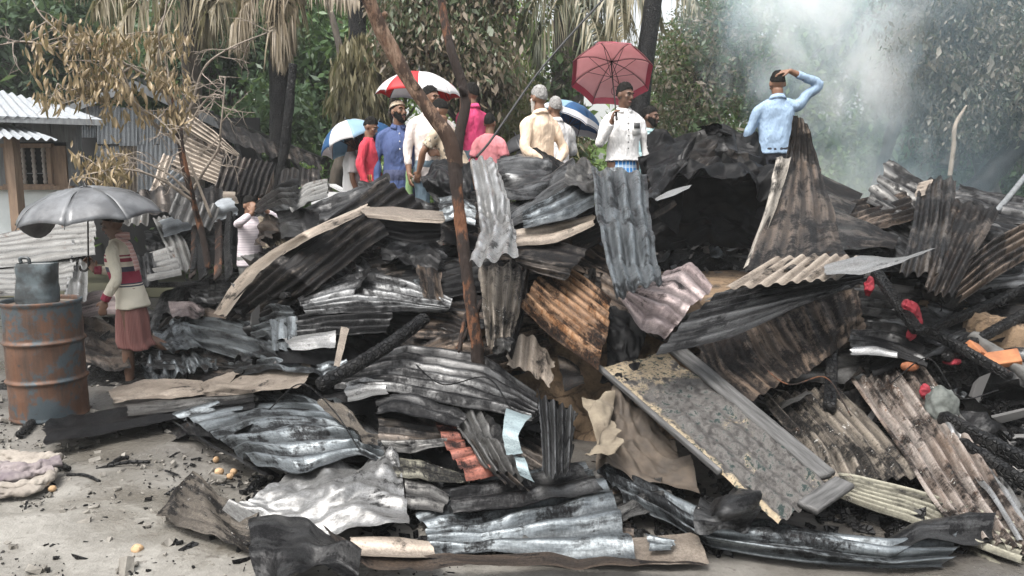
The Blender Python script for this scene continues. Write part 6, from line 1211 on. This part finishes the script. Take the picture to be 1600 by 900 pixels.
# umbrella: eight panels, ribs, stretchers, shaft, grip
def umbrella(label, apex, axis, r, depth, mats, shaft_to=None, rot=0.0, np_=8, shaftlen=.72, hook=False, border=None, metal_m=None, wr=.006, loose=None):
    ax = np.array(axis, float); ax /= np.linalg.norm(ax); u = np.cross(ax, (0, 1, 0.2)); u /= np.linalg.norm(u); w_ = np.cross(ax, u); apex = np.array(apex, float)
    root = thing('umbrella', label, 'umbrella', apex); mm = metal_m or UMET
    def cp(th, t, sag=0.0):
        rr = r*math.sin(t*R(72))/math.sin(R(72)); zz = -depth*(1-math.cos(t*R(72)))/(1-math.cos(R(72)))
        return apex+u*math.cos(th)*rr+w_*math.sin(th)*rr+ax*(zz+sag)
    for k in range(np_):
        m = MB(); n, q = 12, 9; V = []
        for a in np.linspace(0, 1, q):
            row = []
            for t in np.linspace(.02, 1, n):
                th = 2*np.pi*(k+a)/np_+rot; m_ = 4*a*(1-a); tt = t*(1-.055*m_*t)
                chord = cp(2*np.pi*k/np_+rot, tt)*(1-a)+cp(2*np.pi*(k+1)/np_+rot, tt)*a
                p = chord*.72+cp(th, tt)*.28+ax*wr*float(fbm(a*3+k*7, t*4, apex[0], 3))
                if loose is not None and k in loose: p = p-ax*.16*m_*t*t+np.array([0, 0, -.03*t])
                row.append(p)
            V.append(row)
        m.add(np.array(V), gridF(q, n)); o = m.build('canopy_panel', mats[k % len(mats)], root); o.modifiers.new('thick', 'SOLIDIFY').thickness = .003
        if border is not None:
            m = MB(); V2 = np.array(V)[:, -3:, :]-ax*.008; m.add(V2, gridF(q, 3)); m.add(V2+ax*.014, gridF(q, 3)); m.build('border', border, o)
    for k in range(np_):
        th = 2*np.pi*k/np_+rot; m = MB(); tube(m, [cp(th, t)-ax*.008 for t in (.02, .35, .7, 1.0)]+[cp(th, 1.03)-ax*.010], .0035, 6, 16); rb = m.build('rib', mm, root)
        m = MB(); tube(m, [apex-ax*(depth+.02), cp(th, .48)-ax*.012], .003, 6, 6); m.build('stretcher', mm, rb)
    end = np.array(shaft_to) if shaft_to is not None else apex-ax*shaftlen
    m = MB(); tube(m, [apex+ax*.05, apex-ax*.1, end], [.005, .007, .007], 8, 20); m.build('shaft', mm, root)
    d = (end-apex)/np.linalg.norm(end-apex); m = MB()
    if hook: tube(m, [end, end+d*.06, end+d*.10+u*.03, end+d*.09+u*.07, end+d*.04+u*.08], .011, 8, 24)
    else: tube(m, [end-d*.02, end+d*.09], [.012, .013], 8, 8)
    m.build('grip', EYEB, root); m = MB(); tube(m, [apex+ax*.0, apex+ax*.02, apex+ax*.055], [.018, .012, .004], 8, 10); m.build('tip', mm, root)
    return root, cp
UMET = plain('umbrella_steel', (.05, .05, .05), None, .35, .8, bump=0)
CAPM = camo('patterned_cap_cloth')
bpy.data.materials['patterned_cap_cloth'].name = 'patterned_cap_cloth'
# --- the old man with the striped jersey
W1 = (.60, .56, .46); MR = (.22, .018, .045); NV = (.03, .035, .06)
JER = bands('striped_jersey', 2, [(-9, W1), (1.005, NV), (1.018, W1), (1.028, NV), (1.04, MR), (1.145, NV), (1.150, NV), (1.19, W1), (1.205, (.55, .5, .42)), (1.235, MR), (1.27, W1), (1.285, MR), (1.30, W1)])
CREAM = cloth_mat('cream_knit', W1); LUN1 = stripes('brick_red_lungi', [(.20, .08, .068), (.15, .055, .05), (.25, .12, .105)], 14)
old = person('stooping old man in a cream and maroon striped jersey and hitched lungi', 196, 6.45, 342, 1.60, .955, dict(top=JER, hem=.80, flare=1.02, sleeve_mat=CREAM, sleeve=.93, cuff=cloth_mat('maroon_cuff', MR), lungi=LUN1, lz=.42, topname='jersey'), yaw=-82, lean=12, hpitch=18,
    arms={'L': [(-.245, .02, 1.10), (-.235, .14, .90), (0, .25, -1), (1, 0, 0), .4], 'R': [(.24, .12, 1.12), (.14, .36, 1.14), (0, .4, 1), (-1, 0, 0), 1.0]}, skin=SKIN2,
    legs={'L': [(-.09, 0, .92), (-.10, .02, .49), (-.10, .02, .085)], 'R': [(.09, 0, .92), (.10, -.02, .52), (.10, -.36, .33), (.1, .75, -.65)]})
m = MB(); b_ = old[3]; 
V = [(-.10, .06, 1.43), (-.13, -.02, 1.40), (-.15, -.10, 1.30), (-.15, -.14, 1.20)]
SCARF = stripes('dusty_pink_scarf', [(.40, .24, .22), (.46, .34, .31), (.33, .19, .18)], 30, axis=2)
for sx in (-1,):
    m = MB(); tube(m, [(sx*.06, -.05, 1.47), (sx*.10, .05, 1.47), (sx*.11, .17, 1.38), (sx*.10, .23, 1.22), (sx*.11, .25, 1.02)] if sx > 0 else [(-.06, -.05, 1.47), (-.10, .03, 1.46), (-.13, -.06, 1.40), (-.14, -.10, 1.28), (-.13, -.125, 1.16)], [(.035, .012), (.042, .013), (.046, .013), (.05, .012), (.055, .008)], 14, 40, noise=.25, ns=16, up=(0, 1, 0)); extra(old[4], 'scarf', m, SCARF, 0)
UG1 = plain('grey_black_umbrella_cloth', (.13, .135, .142), (.06, .062, .066), .38, .1, scale=5, bump=.25, lo=.40, hi=.60)
umbrella('large wet grey-black umbrella held by the stooping old man', at(133, 292, 6.1), (-.05, -.10, 1), .56, .25, [UG1], shaft_to=old[1]['R'], hook=True, rot=.2, wr=.014, loose=(7,))
# --- the child
PRT = stripes('pale_printed_cotton', [(.62, .57, .58), (.50, .44, .46)], 40, axis=2, cross=(30, (.3, .25, .3)))
person('child in a pale patterned shirt in the rubble, both hands raised to the face', 388, 7.0, 305, 1.25, 1.012, dict(top=PRT, hem=.82, trousers=cloth_mat('grey_trousers', (.19, .19, .18)), sleeve=.7), yaw=55, hyaw=0, hpitch=5,
    arms={'R': [(.26, .20, 1.40), (.10, .20, 1.50), (-.2, -.1, 1), (-.6, -.6, 0), .5], 'L': [(-.24, .22, 1.42), (-.09, .20, 1.54), (.2, -.1, 1), (.6, -.6, 0), .5]}, thin=1.05)
# --- people standing on the plinth
RED = cloth_mat('red_jersey', (.50, .035, .06)); LUN2 = stripes('orange_black_lungi', [(.55, .13, .03), (.04, .035, .03), (.5, .07, .05), (.55, .33, .08), (.05, .04, .035)], 2.2)
person('boy in a red jersey and an orange-black striped lungi looking down', 577, 8.0, 182, 1.42, 1.012, dict(top=RED, hem=.84, lungi=LUN2), yaw=75, hpitch=22, thin=.88)
WHT = cloth_mat('white_cotton', (.72, .71, .70)); LUN3 = stripes('maroon_lungi', [(.20, .04, .07), (.16, .03, .055), (.28, .09, .11)], 6)
pd = person('person in a white shirt and maroon lungi, head hidden by the blue and white umbrella', 548, 8.5, 206, 1.42, 1.012, dict(top=WHT, hem=.82, lungi=LUN3, sleeve=.4), yaw=110, arms={'L': [(-.24, .05, 1.14), (-.16, .26, 1.14), (0, .4, 1), (1, 0, 0), 1.0]})
PANJ = cloth_mat('blue_panjabi', (.055, .085, .20))
person('bearded young man in a long blue panjabi and patterned cap', 622, 8.0, 155, 1.72, 1.012, dict(top=PANJ, hem=.42, flare=1.12, collar=PANJ, buttons=WHT, nb=3, bmin=1.2, trousers=cloth_mat('dark_blue_trousers', (.05, .06, .12)), topname='panjabi'), yaw=12, hyaw=35, hpitch=-8, beard=(HAIR, .015), cap=True)
CRM = cloth_mat('cream_checked_shirt', (.70, .62, .58)); JEAN = cloth_mat('faded_jeans', (.11, .16, .20)); LG2 = stripes('green_checked_cloth', [(.10, .24, .08), (.22, .34, .15)], 8)
pf = person('tall man in a cream shirt and jeans with a moustache, arm bent across his waist', 672, 7.7, 133, 1.74, 1.012, dict(top=CRM, hem=.78, trousers=JEAN, sleeve=.72, collar=CRM, buttons=WHT), yaw=22, hyaw=35, arms={'L': [(-.25, .03, 1.11), (-.06, .22, 1.05), (1, .1, 0), (0, -1, 0), .5]})
m = MB(); tube(m, [(.20, -.05, .9), (.22, -.06, .6), (.2, -.05, .2)], [(.04, .015)]*3, 10, 20, noise=.3, ns=12); extra(pf[4], 'green_cloth', m, LG2, 0)
PNK = cloth_mat('magenta_polo', (.62, .05, .16))
pg = person('man in a magenta polo shirt turned away, behind the forked tree', 737, 8.5, 128, 1.74, 1.012, dict(top=PNK, hem=.80, sleeve=.3, collar=PNK, trousers=JEAN), yaw=-128, arms={'R': [(.26, .02, 1.12), (.12, .26, 1.22), (0, .2, 1), (-1, 0, 0), 1.0]})
LFP = camo('leaf_print_cotton')
person('stooping man in a beige and black leaf-print shirt next to the forked tree', 716, 7.55, 161, 1.62, .955, dict(top=LFP, hem=.84, sleeve=.42, trousers=cloth_mat('black_trousers', (.015, .015, .017))), yaw=-112, lean=24, hpitch=24, arms={'L': [(-.22, .30, 1.12), (-.18, .38, .92)], 'R': [(.22, .30, 1.12), (.18, .38, .92)]})
PK2 = cloth_mat('faded_pink_shirt', (.55, .20, .22))
person('child in a faded pink shirt seen from behind, next to the leaf-print shirt', 765, 8.1, 176, 1.42, 1.012, dict(top=PK2, hem=.80, sleeve=.4, trousers=JEAN), yaw=160, thin=.95)
person('small boy in a grey-green shirt peering over the heap under a little black umbrella', 826, 8.9, 208, 1.05, 1.012, dict(top=cloth_mat('grey_green_cotton', (.17, .21, .18)), hem=.8, sleeve=.4, trousers=JEAN), yaw=15, thin=.95)
PJ2 = cloth_mat('peach_panjabi', (.70, .54, .40))
person('white-bearded elder in a long peach panjabi, hands clasped at his back', 843, 7.4, 132, 1.70, 1.012, dict(top=PJ2, hem=.34, flare=1.15, topname='panjabi', collar=PJ2, trousers=WHT), yaw=-142, hyaw=0, hair=HAIRG, beard=(HAIRW, .06), arms={'R': [(.245, -.09, 1.09), (.05, -.19, .93), (-1, -.1, 0), (0, 1, 0), .5], 'L': [(-.245, -.09, 1.09), (-.03, -.22, .90), (1, -.1, 0), (0, 1, 0), .5]})
LB1 = stripes('blue_lungi', [(.07, .16, .36), (.10, .21, .42)], 7)
pl_ = person('grey-haired man in a white shirt and blue lungi behind the elder', 868, 8.1, 150, 1.66, 1.012, dict(top=WHT, hem=.74, lungi=LB1, collar=WHT), yaw=-160, hair=HAIRG, arms={'R': [(.24, .04, 1.14), (.18, .26, 1.14), (0, .3, 1), (-1, 0, 0), 1.0]})
LB2 = stripes('bright_blue_checked_lungi', [(.03, .22, .58), (.02, .16, .45), (.5, .6, .68), (.03, .22, .58)], 3.0, cross=(9, (.6, .7, .75)))
BADGE = plain('black_badge', (.03, .03, .03), (.09, .09, .09), .7, scale=60)
pm = person('young man in a white shirt with a black pocket badge, holding the pink umbrella', 976, 7.7, 128, 1.70, 1.012, dict(top=WHT, hem=.93, lungi=LB2, collar=WHT, buttons=BADGE, nb=6, pocket=BADGE, sleeve=.95), yaw=12, hyaw=28, hpitch=8, arms={'R': [(.27, .05, 1.10), (.20, .20, 1.30), (-.1, .1, 1), (-1, .3, 0), 1.1], 'L': [(-.25, -.02, 1.10), (-.24, .08, .86)]}, skin=SKIN2)
AQ = cloth_mat('aqua_shirt', (.42, .62, .64))
person('bearded man in an aqua shirt with folded arms behind the man with the pink umbrella', 1016, 8.7, 165, 1.66, 1.012, dict(top=AQ, hem=.80, lungi=cloth_mat('pale_blue_lungi', (.55, .66, .74)), collar=AQ), yaw=25, hyaw=30, beard=(HAIR, .012), arms={'R': [(.24, .06, 1.12), (-.06, .22, 1.14), (-1, .1, 0), (0, -1, 0), .4], 'L': [(-.24, .06, 1.12), (.06, .25, 1.12), (1, .1, 0), (0, -1, 0), .4]}, skin=SKIN2)
CHB = cloth_mat('pale_blue_chambray', (.27, .37, .50))
person('man in a pale blue shirt facing the smoke, one hand on his head', 1216, 7.5, 114, 1.70, .995, dict(top=CHB, hem=.90, collar=CHB, sleeve=.75, trousers=cloth_mat('navy_trousers', (.02, .022, .03))), yaw=175, hpitch=15, hyaw=0,
    arms={'R': [(.40, .02, 1.58), (.095, -.06, 1.70), (-1, .12, -.12), (0, .5, -1), .5], 'L': [(-.26, .02, 1.10), (-.22, .10, .88)]})
# --- umbrellas of the bystanders
def thin(m, k=.4):
    nt = m.node_tree; p = nt.nodes['Principled BSDF']; tr = nt.nodes.new('ShaderNodeBsdfTranslucent'); mx = nt.nodes.new('ShaderNodeMixShader'); mx.inputs[0].default_value = k
    src = p.inputs['Base Color'].links[0].from_socket; nt.links.new(src, tr.inputs[0]); nt.links.new(p.outputs[0], mx.inputs[1]); nt.links.new(tr.outputs[0], mx.inputs[2]); nt.links.new(mx.outputs[0], nt.nodes['Material Output'].inputs[0]); return m
UR = plain('red_umbrella_cloth', (.60, .03, .035), (.52, .025, .03), .5, scale=8, bump=.1); UW = plain('white_umbrella_cloth', (.78, .77, .77), (.70, .69, .69), .5, scale=8, bump=.1)
UB = plain('blue_umbrella_cloth', (.035, .13, .30), (.03, .105, .25), .5, scale=8, bump=.1); UBL = plain('light_blue_umbrella_cloth', (.30, .47, .60), (.25, .4, .52), .5, scale=8, bump=.1)
umbrella('red and white panelled umbrella above the man in the cream shirt', at(655, 112, 8.25), (.04, .0, 1), .47, .26, [UW, UR, UW, UW, UR, UR, UW, UR], shaft_to=pg[1]['R'], rot=.1)
umbrella('blue and white panelled umbrella tilted over the person in the maroon lungi', at(541, 190, 8.35), (-.34, .15, 1), .38, .30, [UB, UW, UBL, UW], shaft_to=pd[1]['L'], rot=.3)
pc_ = at(592, 192, 8.45); umbrella('second blue umbrella with light panels, tucked behind the boy in red', pc_, (.25, .2, 1), .36, .26, [UB, UBL], shaft_to=pc_+np.array([-.12, .05, -.85]), rot=.1)
pb_ = at(806, 212, 9.05); umbrella('little black umbrella of the small boy', pb_, (-.5, -.1, .9), .30, .16, [plain('black_umbrella_cloth', (.02, .02, .022), None, .45, bump=.1)], shaft_to=pb_+np.array([.18, -.1, -.5]))
umbrella('blue umbrella with a white rim tilted beside the grey-haired man', at(904, 164, 8.45), (.42, .1, .9), .40, .24, [UBL, UB, UB, UB, UB, UB, UBL, UBL], shaft_to=pl_[1]['R'], border=UW, rot=.3)
UP = plain('dusty_pink_umbrella_cloth', (.76, .50, .51), (.70, .44, .45), .55, scale=6, bump=.1); thin(UP, .55); [thin(x_, .35) for x_ in (UR, UW, UB, UBL)]; UPB = plain('crimson_umbrella_border', (.36, .035, .07), None, .55, bump=.1)
up_, cp_ = umbrella('dusty pink umbrella with a crimson border, held by the young man in white', at(956, 96, 8.05), (.10, .66, .80), .44, .22, [UP], shaft_to=pm[1]['R'], border=UPB, rot=.25)
# round emblem on the inside of one panel
m = MB(); c0 = cp_(-1.95, .62); n1 = cp_(-1.95, .52)-c0; n1 /= np.linalg.norm(n1); n2 = cp_(-1.75, .62)-c0; n2 -= n1*np.dot(n1, n2); n2 /= np.linalg.norm(n2); nn_ = np.cross(n1, n2); nn_ = nn_ if nn_[1] < 0 else -nn_
ring = [c0+nn_*.02+(n1*math.cos(a)+n2*math.sin(a))*.05 for a in np.linspace(0, 2*np.pi, 32)]; tube(m, ring, .0035, 6, 64)
for f in (-.022, 0, .022): tube(m, [c0+nn_*.02+n2*f-n1*.018, c0+nn_*.02+n2*f+n1*.018], .0035, 6, 6)
m.build('emblem', plain('emblem_print', (.20, .05, .07), None, .6, bump=0), up_)
# ------------------------------------------------------------------ smoke rising from the embers
def smoke():
    m = MB(); lo, hi = (1.6, 8.9, .75), (8.2, 13.6, 6.6); box(m, [(a+b)/2 for a, b in zip(lo, hi)], [b-a for a, b in zip(lo, hi)])
    t = NT('smoke'); t.n.remove(t.p); pv = t.new('VolumePrincipled'); pos = t.new('NewGeometry').outputs['Position']
    s = t.new('SeparateXYZ'); t.put(s.inputs[0], pos); x, y, z = s.outputs
    wob = t.noise(t.vmath('ADD', pos, (3.1, 0, 0)), .55, 2, .5); wob2 = t.noise(pos, 1.5, 3, .6)
    zz = t.math('SUBTRACT', z, .8)
    axx = t.math('ADD', t.math('SUBTRACT', 5.95, t.math('MULTIPLY', t.math('POWER', t.math('MAXIMUM', zz, 0.001), .7), .62)), t.math('MULTIPLY', t.math('SUBTRACT', wob, .5), 1.6))
    wd = t.math('ADD', .42, t.math('MULTIPLY', t.math('MAXIMUM', zz, 0), .40))
    dx = t.math('DIVIDE', t.math('SUBTRACT', x, axx), wd); dy = t.math('DIVIDE', t.math('SUBTRACT', y, 11.2), t.math('MULTIPLY', wd, .75))
    r = t.math('SQRT', t.math('ADD', t.math('MULTIPLY', dx, dx), t.math('MULTIPLY', dy, dy)))
    core = t.ramp(t.math('ADD', r, t.math('MULTIPLY', t.math('SUBTRACT', wob2, .5), 1.6)), 1.15, .15, 0, 1)
    puff = t.ramp(t.noise(t.scale(pos, (1, 1, .65)), 1.5, 6, .66, .7), .42, .64, 0.03, 1)
    puff = t.math('MAXIMUM', puff, t.ramp(z, 1.1, 2.4, .55, 0))
    fade = t.math('MULTIPLY', t.ramp(z, .8, 1.1, 0, 1), t.math('MULTIPLY', t.ramp(z, 1.2, 2.6, 1.8, 1.0), t.ramp(z, 4.2, 6.2, 1, 0)))
    thin = t.ramp(t.math('ADD', t.math('ABSOLUTE', t.math('SUBTRACT', dx, .9)), t.math('MULTIPLY', wob2, 1.0)), 1.7, .4, 0, 1)   # thin bluish veil on the far side
    den = t.math('MULTIPLY', fade, t.math('ADD', t.math('MULTIPLY', t.math('MULTIPLY', core, puff), 1.9), t.math('MULTIPLY', thin, .10)))
    ed = lambda c, a, b: t.ramp(c, a, a+.3, 0, 1)
    inx = t.math('MULTIPLY', t.ramp(x, 1.65, 2.3, 0, 1), t.ramp(x, 7.4, 8.15, 1, 0)); iny = t.math('MULTIPLY', t.ramp(y, 8.95, 9.4, 0, 1), t.ramp(y, 13, 13.55, 1, 0))
    den = t.math('MULTIPLY', den, t.math('MULTIPLY', inx, iny))
    t.put(pv.inputs['Density'], den); t.put(pv.inputs['Color'], t.mix(t.ramp(den, .05, .7), (.66, .86, .98), (.985, .985, .98))); pv.inputs['Anisotropy'].default_value = .2
    t.l.new(pv.outputs[0], t.out.inputs['Volume']); 
    o = m.build('smoke', t.m, smooth=False); tag(o, None, kind='stuff')
smoke(); S.cycles.volume_step_rate = 1.5; S.cycles.volume_max_steps = 128

# ------------------------------------------------------------------ damp, smoky air
m = MB(); box(m, (0, 34, 7.0), (150, 118, 16.4)); t = NT('haze'); t.n.remove(t.p); pv = t.new('VolumePrincipled'); pv.inputs['Color'].default_value = (.93, .96, .97, 1); pv.inputs['Density'].default_value = .0020; pv.inputs['Anisotropy'].default_value = .3
t.l.new(pv.outputs[0], t.out.inputs['Volume']); tag(m.build('haze', t.m, smooth=False), None, kind='stuff')
